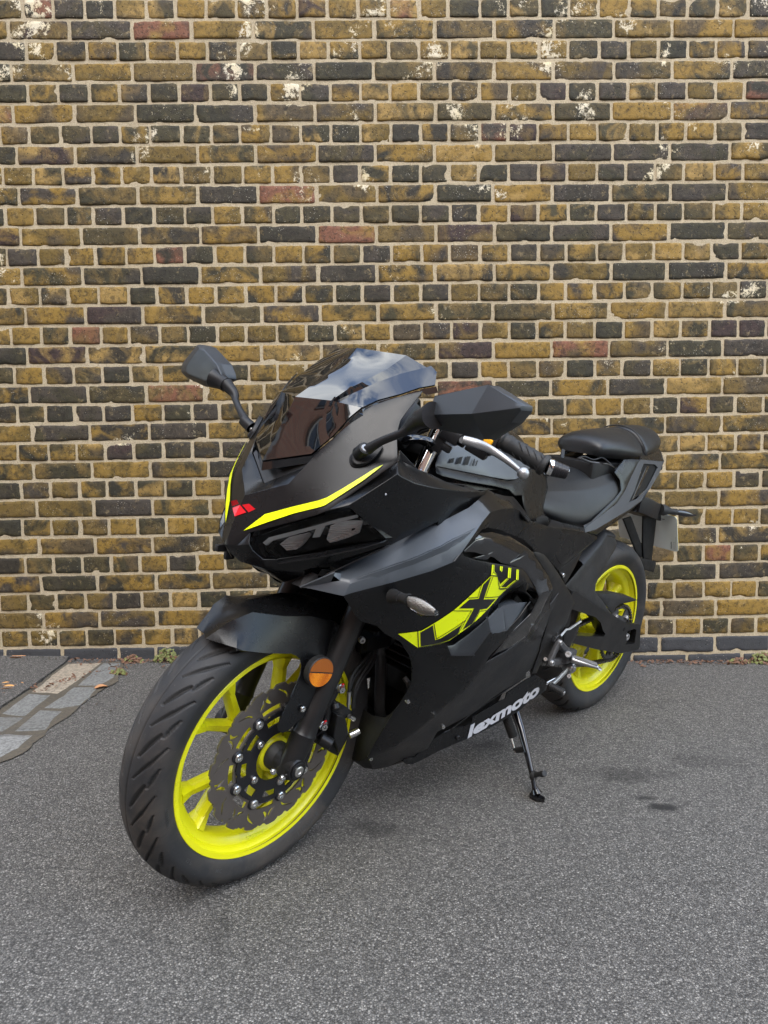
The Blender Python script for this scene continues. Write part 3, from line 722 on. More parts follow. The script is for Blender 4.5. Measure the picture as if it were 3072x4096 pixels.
def dead_leaf(c, size, ang, m, label, seed, group='fallen leaves on the ground'):
    R = random.Random(seed); c = V(c); vs, fs = [], []; n, k = 10, 5
    for i in range(n+1):
        t = i/n; w_ = size*0.32*math.sin(PI*min(1, t*0.94+0.05))**0.8
        for j in range(k):
            s = (j/(k-1)-0.5)*2; x = (t-0.5)*size; y = s*w_; z = 0.004+abs(s)**1.5*0.45*w_+0.12*size*math.sin(t*3)*0.4+R.uniform(0, .001)
            vs.append(c+V((x*math.cos(ang)-y*math.sin(ang), x*math.sin(ang)+y*math.cos(ang), z)))
    for i in range(n):
        for j in range(k-1): q = i*k+j; fs.append((q, q+1, q+k+1, q+k))
    o = Acc().add(vs, fs).build('fallen_leaf', m, None, True, None, solid=0.0005); return tag(o, label, 'leaf', group)
dead_leaf((1.3179,2.8506,0.0000), 0.075, 0.1, 'leaf_dead', 'curled orange-brown dead leaf at the wall right of the rear wheel', 1)
dead_leaf((-1.4235,2.7937,0.0000), 0.075, 0.05, 'leaf_dead', 'long brown dead leaf against the black bricks at the left', 2)
dead_leaf((-1.3030,2.4696,0.0000), 0.05, 0.5, 'leaf_yellow', 'crumpled yellow leaf on the old asphalt at the left edge', 3)
dead_leaf((-1.2574,2.4700,0.0000), 0.045, -0.6, 'leaf_yellow', 'yellow and pink leaf scrap just right of the crumpled yellow leaf', 4)
dead_leaf((-1.2755,2.4301,0.0000), 0.06, 0.15, 'leaf_yellow', 'flat yellow leaf scrap just below the crumpled yellow leaf', 5)
dead_leaf((-0.9580,2.4513,0.0000), 0.045, 0.6, 'leaf_dead', 'thin brown leaf on the joint between the blue-grey setts and the road', 6)
# grit scattered along the foot of the wall and in the joints: nobody could count it
g = Acc(); R = random.Random(3)
for i in range(900):
    if i < 600: x = R.uniform(-1.7, 1.9); y = 2.80-abs(R.gauss(0, 0.03))-0.008; 
    else: x = R.uniform(-1.7, -0.7); y = R.uniform(2.1, 2.78)
    s = R.uniform(0.001, 0.0035)*(1 if R.random() < .93 else 1.8); zz = 0.012 if x < pvm[1].x-(2.78-y)*0.9 else 0.0
    vs = [V((x, y, zz+s*0.3))+V((R.uniform(-1, 1), R.uniform(-1, 1), R.uniform(-.5, 1))).normalized()*s for _ in range(6)]
    g.add(vs, [(0, 1, 2), (0, 2, 3), (0, 3, 4), (1, 2, 5), (2, 3, 5), (3, 4, 5), (0, 1, 4), (1, 4, 5)])
tag(g.build('grit', 'silt', None, False), kind='stuff')
lt = Acc(); R = random.Random(8)
for i in range(420):
    u = R.random()
    if u < .45: x = R.gauss(1.25, .28); y = 2.795-abs(R.gauss(0, .022))
    elif u < .8: x = R.gauss(-1.0, .14); y = 2.79-abs(R.gauss(0, .03))
    else: t_ = R.random(); x = -.95-.35*t_+R.gauss(0, .02); y = 2.72-.42*t_+R.gauss(0, .02)
    s_ = R.uniform(.003, .009); c_ = V((x, y, .006+R.uniform(0, .005))); v, f = leaf_geo(c_, (R.gauss(0, .5), R.gauss(0, .5), 1), s_, 2, R); lt.add(v, f)
tag(lt.build('leaf_litter', 'leaf_brown', None, False), kind='stuff')

# ================================================================== THE BUILDING ACROSS THE STREET (seen mirrored in the screen and the gloss panels)
def far_brick():
    N = NT('red_brown_brick'); co = N.n('TexCoord').outputs['Object']
    mpn = N.n('Mapping'); mpn.inputs['Rotation'].default_value = (PI/2, 0, 0); N.l(co, mpn.inputs['Vector'])
    bk = N.n('TexBrick'); bk.inputs['Scale'].default_value = 1.0; bk.inputs['Brick Width'].default_value = 0.225; bk.inputs['Row Height'].default_value = 0.075
    bk.inputs['Mortar Size'].default_value = 0.006; bk.inputs['Color1'].default_value = (0.46, 0.19, 0.11, 1); bk.inputs['Color2'].default_value = (0.56, 0.28, 0.17, 1)
    bk.inputs['Mortar'].default_value = (0.30, 0.24, 0.18, 1); N.l(mpn.outputs[0], bk.inputs['Vector'])
    N.l(bk.outputs['Color'], N.b.inputs['Base Color']); N.b.inputs['Roughness'].default_value = 0.85; return N.m
MT['far_brick'] = far_brick()
MT['far_stone'] = plain('pale_window_stone', (0.45, 0.42, 0.36), 0.7)
MT['far_glass'] = plain('window_glass', (0.05, 0.06, 0.065), 0.08)
MT['far_frame'] = plain('white_window_frame', (0.6, 0.6, 0.58), 0.4)
WW, WH_ = 1.25, 2.0
def building(loc, rz, x0, x1, bht, xs, zs, label):
    bld = thing('brick_building', label, 'building', loc); bld.rotation_euler = (0, 0, rz)
    wins = [(x, z) for x in xs for z in zs]
    hl = [[(x-WW/2, 0, z-WH_/2), (x+WW/2, 0, z-WH_/2), (x+WW/2, 0, z+WH_/2), (x-WW/2, 0, z+WH_/2)] for x, z in wins]
    v, f = patch([(x0, 0, 0), (x1, 0, 0), (x1, 0, bht), (x0, 0, bht)], out=(0, 1, 0), res=1.5, holes=hl, planar=True)
    wl = Acc().add(v, f)
    for h_ in hl: wl.add(*loft([[V(p) for p in h_], [V(p)-V((0, 0.25, 0)) for p in h_]], closed=True))
    xm = (x0+x1)/2
    wl.add(*box((xm, -4.15, bht/2), (x1-x0-.02, 7.7, bht-0.02))); wl.build('wall', 'far_brick', bld, False)
    Acc().add(*box((xm, -3.9, bht+0.15), (x1-x0+.6, 8.6, 0.3), ch=0.02)).build('roof', 'far_stone', bld, False)
    for x, z in wins:
        fr = Acc()
        for (cx, cz, sx_, sz) in ((x, z+WH_/2-0.04, WW, 0.08), (x, z-WH_/2+0.04, WW, 0.08), (x-WW/2+0.04, z, 0.08, WH_-0.16), (x+WW/2-0.04, z, 0.08, WH_-0.16), (x, z, WW-0.16, 0.06)):
            fr.add(*box((cx, -0.16, cz), (sx_, 0.06, sz), ch=0.005))
        wn = fr.build('window', 'far_frame', bld, False)
        Acc().add([V((x-WW/2, -0.20, z-WH_/2)), V((x+WW/2, -0.20, z-WH_/2)), V((x+WW/2, -0.20, z+WH_/2)), V((x-WW/2, -0.20, z+WH_/2))], [(0, 3, 2, 1)]).build('pane', 'far_glass', wn, False)
        Acc().add(*box((x, 0.04, z-WH_/2-0.06), (WW+0.3, 0.22, 0.12), ch=0.01)).build('sill', 'far_stone', wn, False)
building((-8.0, -6, 0), -PI/2, -8, 14, 12.6, [-6.6+2.1*i for i in range(10)], (1.9, 4.6, 7.3, 10.0), 'tall red brown brick building left of the street, mirrored in the motorcycle screen')
building((3, -12, 0), 0, -9, 14, 9.0, [-7.5+2.8*i for i in range(8)], (1.9, 4.6, 7.3), 'lower red brown brick building across the street, mirrored in the gloss side panels')

# ================================================================== THE MOTORCYCLE
BM = Matrix(((-0.716754,0.689125,0.106634),(-0.697327,-0.708324,-0.109605),(0.000000,-0.152919,0.988239))); BO = V((0.70505,2.31958,0.0))
bike = bpy.data.objects.new('motorcycle', None); col.objects.link(bike)
bike.matrix_world = Matrix.Translation(BO) @ BM.to_4x4()
tag(bike, 'matt black faired sports motorcycle with fluorescent yellow wheels leaning on its side stand', 'motorcycle')
SM = Matrix(((0.998883,-0.047248,-0.000521),(0.047248,0.998640,0.022032),(-0.000521,-0.022032,0.999757))); SO = V((1.33553,0.00156,0.27948)); RC = V((0.0,0.0,0.29150))
def S(p): return SO + SM @ V(p)          # steered frame (origin at the front axle) -> motorcycle frame
def Rr(p): return RC + V(p)              # rear wheel frame
def C(a): return [V(p) for p in a]
def My(p): return V((p[0], -p[1], p[2]))

# ---------------- tyres
def tyre(name, T, parent, prof, groove, nper=19, sub=96, ncs=110):
    nth = nper*sub; cache = {}
    """prof: (y, r) outer section from bead to bead, left to right; groove(theta_deg, y, side)->depth 0..1"""
    P = resample(curve([(a, b, 0) for a, b in prof], 6), ncs)
    vs, g = [], []
    tang = []
    for i in range(ncs):
        a = P[max(i-1, 0)]; b = P[min(i+1, ncs-1)]; t = (b-a).normalized(); tang.append((-t.y, t.x))
    for k in range(nth):
        th = 360*k/nth; c, s = math.cos(rad(th)), math.sin(rad(th))
        for i in range(ncs):
            y, r = P[i].x, P[i].y
            if (k % sub, i) not in cache: cache[(k % sub, i)] = groove(th, y, r)
            d = cache[(k % sub, i)]
            ny, nr = tang[i]
            if nr < 0 and abs(y) < 0.03: ny, nr = -ny, -nr
            # inward normal
            sgn = -1 if (nr > 0 or (nr == 0)) else 1
            if abs(nr) < 1e-6: sgn = -1
            yy = y; rr = r
            if d > 0: rr = r - 0.0048*d*max(0.35, abs(nr)); yy = y - 0.0034*d*(1 if y > 0 else -1)*min(1, abs(ny))
            vs.append(T((c*rr, yy, s*rr))); g.append(d)
    fs = []
    for k in range(nth):
        for i in range(ncs-1):
            a = k*ncs+i; b = ((k+1) % nth)*ncs+i; fs.append((a, a+1, b+1, b))
    me = bpy.data.meshes.new(name); me.from_pydata(vs, [], fs)
    at = me.attributes.new('groove', 'FLOAT', 'POINT'); at.data.foreach_set('value', np.clip(np.array(g), 0, 1).astype(np.float32))
    return link(name, me, 'tyre', parent, True)
def seg_d(px_, py_, ax, ay, bx, by):
    dx, dy = bx-ax, by-ay; t = max(0, min(1, ((px_-ax)*dx+(py_-ay)*dy)/(dx*dx+dy*dy)))
    return math.hypot(px_-ax-dx*t, py_-ay-dy*t), t
def groove_front(th, y, r):
    R0 = 0.28; arc = R0*rad(1); s = abs(y)+max(0, (0.272-r))*0.9       # s = way across the tread
    if s > 0.078: return 0
    pitch = 360/19.0; off = 0 if y >= 0 else pitch*0.5
    u = (th-45.2+off) % pitch; best = 0
    if abs(y-0.0035) < 0.0009: best = 0.55
    for sh in (-pitch, 0, pitch):
        uu = (u-sh)*arc
        # long slash with a kink
        A = [(0.0, 0.016), (7.5*arc, 0.040), (14.5*arc, 0.066)]
        for (a, b), w0, w1 in (((A[0], A[1]), 0.0008, 0.0030), ((A[1], A[2]), 0.0030, 0.0018)):
            d, t = seg_d(uu, s, a[0], a[1], b[0], b[1]); w_ = w0+(w1-w0)*t
            best = max(best, min(1, max(0, (w_-d)/0.0016+0.5)))
        B_ = [(-11.1*arc+pitch*arc, 0.016), (-0.4*arc+pitch*arc-0.0*arc, 0.040)]
        d, t = seg_d(uu, s, -11.1*arc, 0.016, -0.6*arc, 0.040); w_ = 0.0010+0.0022*math.sin(PI*min(1, t*0.85+0.08))
        best = max(best, min(1, max(0, (w_-d)/0.0016+0.5)))
        d, t = seg_d(uu, s, -1.7*arc, 0.046, 6.4*arc, 0.064); w_ = 0.0006+0.0036*math.sin(PI*min(1, t*0.9+0.05))
        best = max(best, min(1, max(0, (w_-d)/0.0016+0.5)))
    return best
def groove_rear(th, y, r):
    R0 = 0.292; arc = R0*rad(1); s = abs(y)+max(0, (0.286-r))*0.9
    if s > 0.086: return 0
    pitch = 20.0; off = 0 if y >= 0 else 10; u = (th+off) % pitch; best = 0
    for sh in (-pitch, 0, pitch):
        uu = (u-sh)*arc
        for (x0, y0, x1, y1, w0) in ((0, 0.012, 11*arc, 0.074, 0.0034), (10*arc, 0.020, 16*arc, 0.056, 0.0026)):
            d, t = seg_d(uu, s, x0, y0, x1, y1); w_ = w0*(0.35+0.65*math.sin(PI*min(1, t*0.8+0.1)))
            best = max(best, min(1, max(0, (w_-d)/0.0018+0.5)))
    return best
FPROF = [(.0375, .2100), (.0440, .2150), (.0500, .2235), (.0545, .2370), (.0560, .2480), (.0530, .2580), (.0460, .2670), (.0340, .2752), (.0180, .2806), (0, .2822)]
RPROF = [(.0450, .2100), (.0540, .2170), (.0610, .2300), (.0665, .2460), (.0665, .2590), (.0620, .2700), (.0530, .2790), (.0400, .2865), (.0200, .2915), (0, .2930)]
def full(P): return P+[(-a, b) for a, b in reversed(P[:-1])]

def rim_spokes(T, parent_name, ylip, rb, spoke_ang, depth, hub_prof, wsc=1.0):
    a = Acc(); P = []
    rf = 0.2165
    half = [(ylip+.003, rf-.0095), (ylip+.004, rf-.001), (ylip+.002, rf+.0005), (ylip-.0015, rf-.0005), (ylip-.003, rf-.006), (ylip-.004, rf-.0105),
            (ylip-.010, rf-.0150), (ylip-.016, rf-.0170), (ylip-.022, rb+.006), (ylip-.028, rb+.002), (0, rb)]
    # outer (tyre) side hidden; inner visible surface from left lip to right lip
    vis = half+[(-y, r) for y, r in reversed(half[:-1])]
    n = 144
    for (y, r) in vis:
        for k in range(n):
            t = 2*PI*k/n; P.append(T((math.cos(t)*r, y, math.sin(t)*r)))
    fs = []
    for i in range(len(vis)-1):
        for k in range(n): fs.append((i*n+(k+1) % n, i*n+k, (i+1)*n+k, (i+1)*n+(k+1) % n))
    a.add(P, fs)
    side = (0, 1, 0)
    def pol(r, th, y=0): return V((math.cos(rad(th))*r, y, math.sin(rad(th))*r))
    loc = Acc()
    for th in spoke_ang:
        loc.add(*beam(pol(0.030, th), pol(0.098, th), 0.040*wsc, 0.052, 0.031*wsc, 0.034, side, 0.22))
        for s in (-1, 1):
            loc.add(*beam(pol(0.088, th+s*3), pol(rb+0.004, th+s*14.5), 0.021*wsc, 0.032, 0.0155*wsc, 0.030, side, 0.22))
            loc.add(*beam(pol(rb-0.022, th+s*13.6), pol(rb+0.005, th+s*14.8), 0.0150*wsc, 0.030, 0.030*wsc, 0.046, side, 0.22))
    v, f = lathe(hub_prof, 48); loc.add(v, f)
    for k in range(5):
        p = pol(0.0615, spoke_ang[0]-3+72*k); loc.add(*cyl(p+V((0, 0.018, 0)), p+V((0, depth, 0)), 0.0095))
        loc.add(*beam(pol(0.020, spoke_ang[0]-3+72*k, 0.03), p+V((0, 0.03, 0)), 0.012, 0.020, 0.012, 0.016, side))
    a.add([T(p) for p in loc.v], loc.f)
    return a
# ---------------- front wheel
HUBF = [(-.055, .018), (-.055, .034), (-.03, .036), (-.018, .050), (.018, .050), (.030, .038), (.050, .036), (.0535, .032), (.0535, .016)]
fw = rim_spokes(S, 'front', .0425, .180, [44+72*k for k in range(5)], .050, HUBF).build('front_wheel', 'yellow', bike, True, 40)
tyre('tyre', S, fw, full(FPROF), groove_front)
def disc_geo(ro, ri, nw, slots, amp=0.005, y=0, tk=0.004, phase=0, n=240):
    bd = []
    for k in range(n):
        th = 360*k/n; u = ((th-phase) % (360/nw))/(360/nw)
        wv = amp*(1.0 if u < 0.42 else (1-(u-0.42)/0.06 if u < 0.48 else (0.0 if u < 0.62 else (0.45 if u < 0.8 else (0.05 if u < 0.86 else 0.6)))))
        r = ro-amp+wv; bd.append(V((math.cos(rad(th))*r, y, math.sin(rad(th))*r)))
    hin = [V((math.cos(rad(th))*ri, y, math.sin(rad(th))*ri)) for th in range(0, 360, 5)]
    v, f = patch(bd, out=(0, 1, 0), res=0.012, holes=[hin]+slots, planar=True)
    n_ = len(v); off = V((0, -tk, 0)); vs = v+[p+off for p in v]; fs = list(f)+[tuple(i+n_ for i in reversed(q)) for q in f]; cnt = set()
    for q in f:
        for i in range(len(q)): cnt.add((q[i], q[(i+1) % len(q)]))
    for (a_, b_) in cnt:
        if (b_, a_) not in cnt: fs.append((b_, a_, a_+n_, b_+n_))
    return vs, fs
def parc(r0, r1, t0, t1, y, n=5, rnd=True):
    o = [(r0, t0+(t1-t0)*i/n) for i in range(n+1)]+[(r1, t1-(t1-t0)*i/n) for i in range(n+1)]
    return [V((math.cos(rad(t))*r, y, math.sin(rad(t))*r)) for r, t in o]
def pslot(pts, w_, y):
    """thin curved slot through polar points"""
    P = curve([(math.cos(rad(t))*r, y, math.sin(rad(t))*r) for r, t in pts], 4); L, Rg = [], []; n = len(P)
    for i, p in enumerate(P):
        t = (P[min(i+1, n-1)]-P[max(i-1, 0)]).normalized(); nn = V((-t.z, 0, t.x)); k = w_*math.sin(PI*(0.12+0.80*i/(n-1))); L.append(p+nn*k); Rg.append(p-nn*k)
    return L+Rg[::-1]
Yd = 0.0565
slots = []
for k in range(9):
    b = 57.5-40*k
    slots.append(parc(.1000, .1120, b-31.5, b-8.5, Yd))
    slots.append(pslot([(.119, b-1), (.131, b-4), (.143, b-12)], .0020, Yd))
    slots.append(pslot([(.118, b+7), (.127, b+12), (.138, b+13)], .0036, Yd))
    slots.append(pslot([(.120, b-20), (.132, b-24), (.141, b-22)], .0034, Yd))
v, f = disc_geo(.1535, .094, 18, slots, amp=.0070, y=Yd, phase=4)
dk = Acc().add([S(p) for p in v], f).build('brake_disc', 'disc', fw, True, 30)
ch = []
for k in range(9):
    b = 57.5-40*k; ch.append(parc(.0720, .0860, b-31, b-9, .0600))
v, f = disc_geo(.0965, .0500, 9, ch, amp=.004, y=.0600, tk=.0035, phase=0)
ca = Acc().add([S(p) for p in v], f)
for k in range(9):
    b = 57.5-40*k; p = V((math.cos(rad(b))*.0985, .0515, math.sin(rad(b))*.0985)); ca.add(*[( [S(q) for q in vv], ff) for vv, ff in [cyl(p, p+V((0, .0080, 0)), .0125, n=24)]][0])
ca.build('disc_carrier', 'carrier', fw, True, 30)
def bolt(p0, p1, r, sock=True, m='steel', parent=None, T=lambda q: q, name='bolt', hexa=False):
    p0, p1 = V(p0), V(p1); d = (p1-p0).normalized(); a = Acc(); n = 6 if hexa else 22
    L = (p1-p0).length
    prof = [(0, r), (L*0.7, r), (L, r*0.82), (L, r*0.42), (L*0.55, r*0.36), (L*0.55, 0.0001)]
    a.add(*lathe(prof, n, p0, d)); a.v = [T(q) for q in a.v]
    return a.build(name, m, parent, True, 25)
for k in range(9):
    b = 57.5-40*k; p = V((math.cos(rad(b))*.0985, .0575, math.sin(rad(b))*.0985)); bolt(p, p+V((0, .0060, 0)), .0088, parent=fw, T=S)
for k in range(5):
    b = 41.2-72*k; p = V((math.cos(rad(b))*.0610, .0590, math.sin(rad(b))*.0610)); bolt(p, p+V((0, .0060, 0)), .0078, parent=fw, T=S)
# embossed lettering on the tyre wall and inside the rim
def ring_text(s, T, r0, h, th0, y0, dydr, m, parent, name, flip=False, bold=0.02, inward=False, spread=1.0):
    vs, fs, x0, x1 = text_mesh(s, bold, 1.05); o = []
    sc_ = h/0.7
    for v in vs:
        a = (v.x-x0)*sc_*spread/r0; rr = r0+(v.y*sc_ if not flip else -v.y*sc_)
        t = rad(th0)-(a if not flip else -a); y = y0+dydr*(rr-r0); o.append(T((math.cos(t)*rr, y, math.sin(t)*rr)))
    return Acc().add(o, fs).build(name, m, parent, False)
for s, th in (('110/70-16', -112), ('M/C', -60), ('52 P', -38), ('TUBELESS', -4), ('DOT 10', -150)):
    ring_text(s, S, .2310, .010 if s == '110/70-16' else .0065, th, .0536, .30, 'sidewall_text', fw, 'lettering', flip=False)
# tubeless mark inside the rim
vs, fs, x0, x1 = text_mesh('TUBELESS', 0.01)
o = []
for q in vs:
    t = rad(-96)+(q.x-x0)*0.0105/0.192; y = 0.0245+q.y*0.011; r_ = 0.1935-0.0012; o.append(S((math.cos(t)*r_, y, math.sin(t)*r_)))
Acc().add(o, fs).build('rim_mark', 'decal', fw, False)
# ---------------- axle and fork
ks = V((-math.sin(rad(25)), 0, math.cos(rad(25))))
def fork_leg(side):
    a = Acc(); y = 0.098*side; T = lambda v: [S(p) for p in v]
    def P(t, dx=0): return V((0, y, 0))+ks*t+V((dx, 0, 0))
    v, f = lathe([(-.022, .001), (-.022, .019), (-.012, .0225), (.030, .0235), (.058, .0240), (.064, .0255), (.070, .0235), (.085, .0222), (.30, .0222), (.335, .0235), (.345, .0245), (.385, .0245), (.39, .0225), (.392, .017)], 40, P(0), ks)
    a.add(T(v), f)
    v, f = cyl((0, 0.060*side, 0), (0, 0.1215*side, 0), .0225, n=36); a.add(T(v), f)
    v, f = cyl((0, 0.1210*side, 0), (0, 0.1245*side, 0), .0165, n=36); a.add(T(v), f)
    v, f = beam((-.008, y, .006), (-.030, y, .062), .046, .044, .034, .040, (0, 1, 0)); a.add(T(v), f)
    o = a.build('fork_leg', 'frame', bike, True, 30)
    v, f = lathe([(.385, .0165), (.60, .0165), (.72, .0165)], 36, P(0), ks); Acc().add(T(v), f).build('stanchion', 'chrome', o, True, 60)
    return o
fl = fork_leg(1); fork_leg(-1)
bolt((0, .1240, 0), (0, .1270, 0), .0105, m='steel', parent=fl, T=S, name='axle_nut')
bolt((0.0421,0.0980,0.0036), V((0.0421,0.0980,0.0036))+V((.001, .006, 0)), .0058, parent=fl, T=S); bolt((0.0244,0.1060,-0.0122), V((0.0244,0.1060,-0.0122))+V((.001, .006, 0)), .0058, parent=fl, T=S)
a = Acc(); v, f = cyl((0, -.1, 0), (0, .1, 0), .011); a.add([S(p) for p in v], f)
v, f = lathe([(.050, .014), (.050, .0285), (.062, .0285), (.075, .021), (.085, .021)], 36); a.add([S(p) for p in v], f); a.build('axle', 'rubber', bike, True, 40)
# triple clamps and steering stem
a = Acc()
for t, w_ in ((.43, .24), (.655, .22)):
    c = ks*t+V((-.030, 0, 0)); v, f = box(c, (.085, w_, .030), (V((math.cos(rad(25)), 0, math.sin(rad(25)))), V((0, 1, 0)), ks), .008); a.add([S(p) for p in v], f)
v, f = cyl(ks*.40+V((-.045, 0, 0)), ks*.67+V((-.045, 0, 0)), .024); a.add([S(p) for p in v], f)
a.build('triple_clamp', 'dark', bike, True, 35)
# ---------------- mudguard
crest = C([(.150, 0, .264), (.107, 0, .298), (.054, 0, .312), (-.017, 0, .313), (-.080, 0, .300), (-.135, 0, .275)])
creaseL = C([(0.1635,0.0240,0.2663), (.125, .040, .297), (.085, .046, .308), (.020, .060, .293), (-.039, .070, .285), (-.100, .072, .262)])
edgeL = C([(0.1635,0.0240,0.2663), (0.1292,0.0680,0.2581), (0.1301,0.0720,0.2560), (0.0679,0.0780,0.2380), (0.0129,0.0820,0.2258)])
blade = C([(0.0129,0.0820,0.2258), (-0.0004,0.0830,0.2186), (-0.0099,0.0840,0.2085), (-0.0138,0.0850,0.1951), (-0.0103,0.0860,0.1780), (0.0083,0.0900,0.1443), (0.0401,0.0960,0.0950), (0.0385,0.0970,0.0849), (0.0299,0.0980,0.0779), (0.0187,0.0990,0.0775), (-0.0244,0.1010,0.1003), (-0.0319,0.1010,0.1113), (-0.0496,0.1010,0.1478), (-0.0623,0.0960,0.1857), (-0.0771,0.0850,0.2022), (-0.0825,0.0800,0.2122)])
a = Acc()
a.add(*patch([crest[0], creaseL[0], creaseL[1], creaseL[2], creaseL[3], creaseL[4], creaseL[5], crest[5], crest[4], crest[3], crest[2], crest[1]], out=(0.2, .4, 1), res=.018))
a.add(*patch([creaseL[0]]+edgeL[1:]+blade[1:]+[creaseL[5], creaseL[4], creaseL[3], creaseL[2], creaseL[1]], out=(0, 1, 0.2), res=.016))
a.mirror()
a.v = [((p[0]+p[1]*.55*min(1, max(0, (p[0]-.06)/.08))), p[1], p[2]) if p[1] < 0 else p for p in a.v]; a.xf(S)
mud = a.build('front_mudguard', 'satin', bike, True, 25, solid=.0028, weld=.0004)
bolt((-0.0119,0.1015,0.1157), V((-0.0119,0.1015,0.1157))+V((0, .004, 0)), .0062, parent=mud, T=S)
# reflector on the fork
rc = V((-0.0392,0.1120,0.1874))
nr = V((0.10, 1, 0.05)).normalized()
o = Acc().add(*[( [S(q) for q in vv], ff) for vv, ff in [cyl(rc-nr*.016, rc, .0300, n=48, ch=.0015)]][0]).build('reflector', 'rubber', bike, True, 30)
def disc_half(lo, hi, m):
    x, y, z = frame_z(nr); up = V((math.sin(rad(-15)), 0, math.cos(rad(-15)))); up = (up-nr*up.dot(nr)).normalized(); rt = nr.cross(up)
    pts = [rc+nr*.0015+(rt*math.cos(rad(t))+up*math.sin(rad(t)))*.0275 for t in range(lo, hi+1, 6)]
    v, f = prism(pts, -nr*.002, res=.01); Acc().add([S(q) for q in v], f).build('reflector_lens', m, o, False)
disc_half(2, 178, 'amber2'); disc_half(182, 358, 'amber')
# ---------------- brake caliper and hose
def boxS(acc, c, s, rot=0, ch=.004, tilt=None):
    r = rad(rot); ax = (V((math.cos(r), 0, math.sin(r))), V((0, 1, 0)), V((-math.sin(r), 0, math.cos(r))))
    v, f = box(c, s, ax, ch); acc.add([S(q) for q in v], f)
a = Acc()
cp = [(-0.1145,0.0860,0.0945), (-0.1400,0.0900,0.0798), (-0.1713,0.0920,0.0549), (-0.1420,0.0980,0.0524), (-0.1563,0.1000,0.0118), (-0.1495,0.1000,-0.0025), (-0.1385,0.0940,-0.0339), (-0.1201,0.0880,-0.0211), (-0.0871,0.0840,0.0049), (-0.0785,0.0820,0.0250), (-0.0968,0.0840,0.0380), (-0.1027,0.0860,0.0671)]
v, f = prism(cp, (0, -.048, 0), res=.02); a.add([S(q) for q in v], f)
for (q0, q1, r_) in (((1060, 715), (1080, 800), .009), ((920, 1120), (1050, 1200), .0125), ((1150, 800), (1240, 860), .014)):
    pass
a.add(*[( [S(q) for q in vv], ff) for vv, ff in [tube([(-0.0800,0.0920,0.0274), (-0.0940,0.1120,0.0166)], [.0135, .0125], 18)]][0])
a.add(*[( [S(q) for q in vv], ff) for vv, ff in [tube([(-0.1033,0.0960,0.0974), (-0.1023,0.1040,0.0875)], [.010, .010], 16)]][0])
a.add(*[( [S(q) for q in vv], ff) for vv, ff in [prism([(-0.1009,0.1120,0.0798), (-0.1229,0.1120,0.0690), (-0.1450,0.1080,0.0236), (-0.1350,0.1000,-0.0244), (-0.1026,0.1060,0.0287)], (0, -.02, 0), res=.02)]][0])
a.add(*[( [S(q) for q in vv], ff) for vv, ff in [tube([(-0.1113,0.0880,0.1251), (-0.0952,0.0880,0.1021), (-0.0909,0.0880,0.0518)], .010, 14)]][0])
cal = a.build('brake_caliper', 'frame', bike, True, 30, bevel=.002)
for (q, d) in (((-0.1158,0.0960,0.1273), .010), ((-0.0768,0.0980,0.0596), .010)):
    q = V(q); bolt(q-V((0, .004, 0)), q+V((.004, d, 0)),   .0082, parent=cal, T=S, hexa=True); 
    v, f = cyl(q-V((0, .001, 0)), q+V((0, .0022, 0)), .0098); Acc().add([S(p) for p in v], f).build('washer', 'steel', cal)
    v, f = box(q+V((-.001, .004, .0098)), (.006, .003, .003)); Acc().add([S(p) for p in v], f).build('paint_mark', 'red', cal)
def tubeS(pts, r, name, m, n=14, sm=0, par=None):
    v, f = tube(pts, r, n, smooth_path=sm); return Acc().add([S(p) for p in v], f).build(name, m, par or bike, True, 40)
tubeS([(-0.1551,0.0850,0.1036), (-0.1553,0.0860,0.0938), (-0.1556,0.0880,0.0763)], [.0048, .0040, .0048], 'hose_fitting', 'steel', par=cal)
tubeS([(-0.1542,0.0880,0.0767), (-0.1561,0.0880,0.0659)], .0030, 'hose_fitting', 'steel', par=cal)
tubeS([(-0.1440,0.1050,0.0612), (-0.1570,0.1070,0.0509)], [.0052, .0044], 'bleed_screw', 'steel', par=cal)
tubeS([(-0.1531,0.1040,0.0148), (-0.1618,0.1080,0.0180), (-0.1716,0.1120,0.0229)], [.0076, .0072, .0068], 'caliper_pin', 'steel', par=cal)
tubeS([(-0.1546,0.0850,0.1017), (-0.1567,0.0820,0.1261), (-0.1746,0.0760,0.1412), (-0.2052,0.0700,0.1557), (-0.2330,0.0620,0.1708), (-0.2482,0.0550,0.2043)], .0036, 'brake_hose', 'rubber', sm=6)
tubeS([(-0.1831,0.0750,0.0538), (-0.1842,0.0740,0.0988), (-0.2033,0.0700,0.1210), (-0.2331,0.0640,0.1444), (-0.2498,0.0600,0.1682), (-0.2662,0.0500,0.1987)], .0034, 'speed_cable', 'rubber', sm=6)

# ---------------- rear wheel
HUBR = [(-.060, .016), (-.060, .040), (-.03, .042), (-.018, .058), (.018, .058), (.035, .050), (.070, .050), (.078, .044), (.078, .014)]
rw = rim_spokes(Rr, 'rear', .0525, .180, [12+72*k for k in range(5)], .060, HUBR, 1.15).build('rear_wheel', 'yellow', bike, True, 40)
tyre('tyre', Rr, rw, full(RPROF), groove_rear, 18, 84, 100)
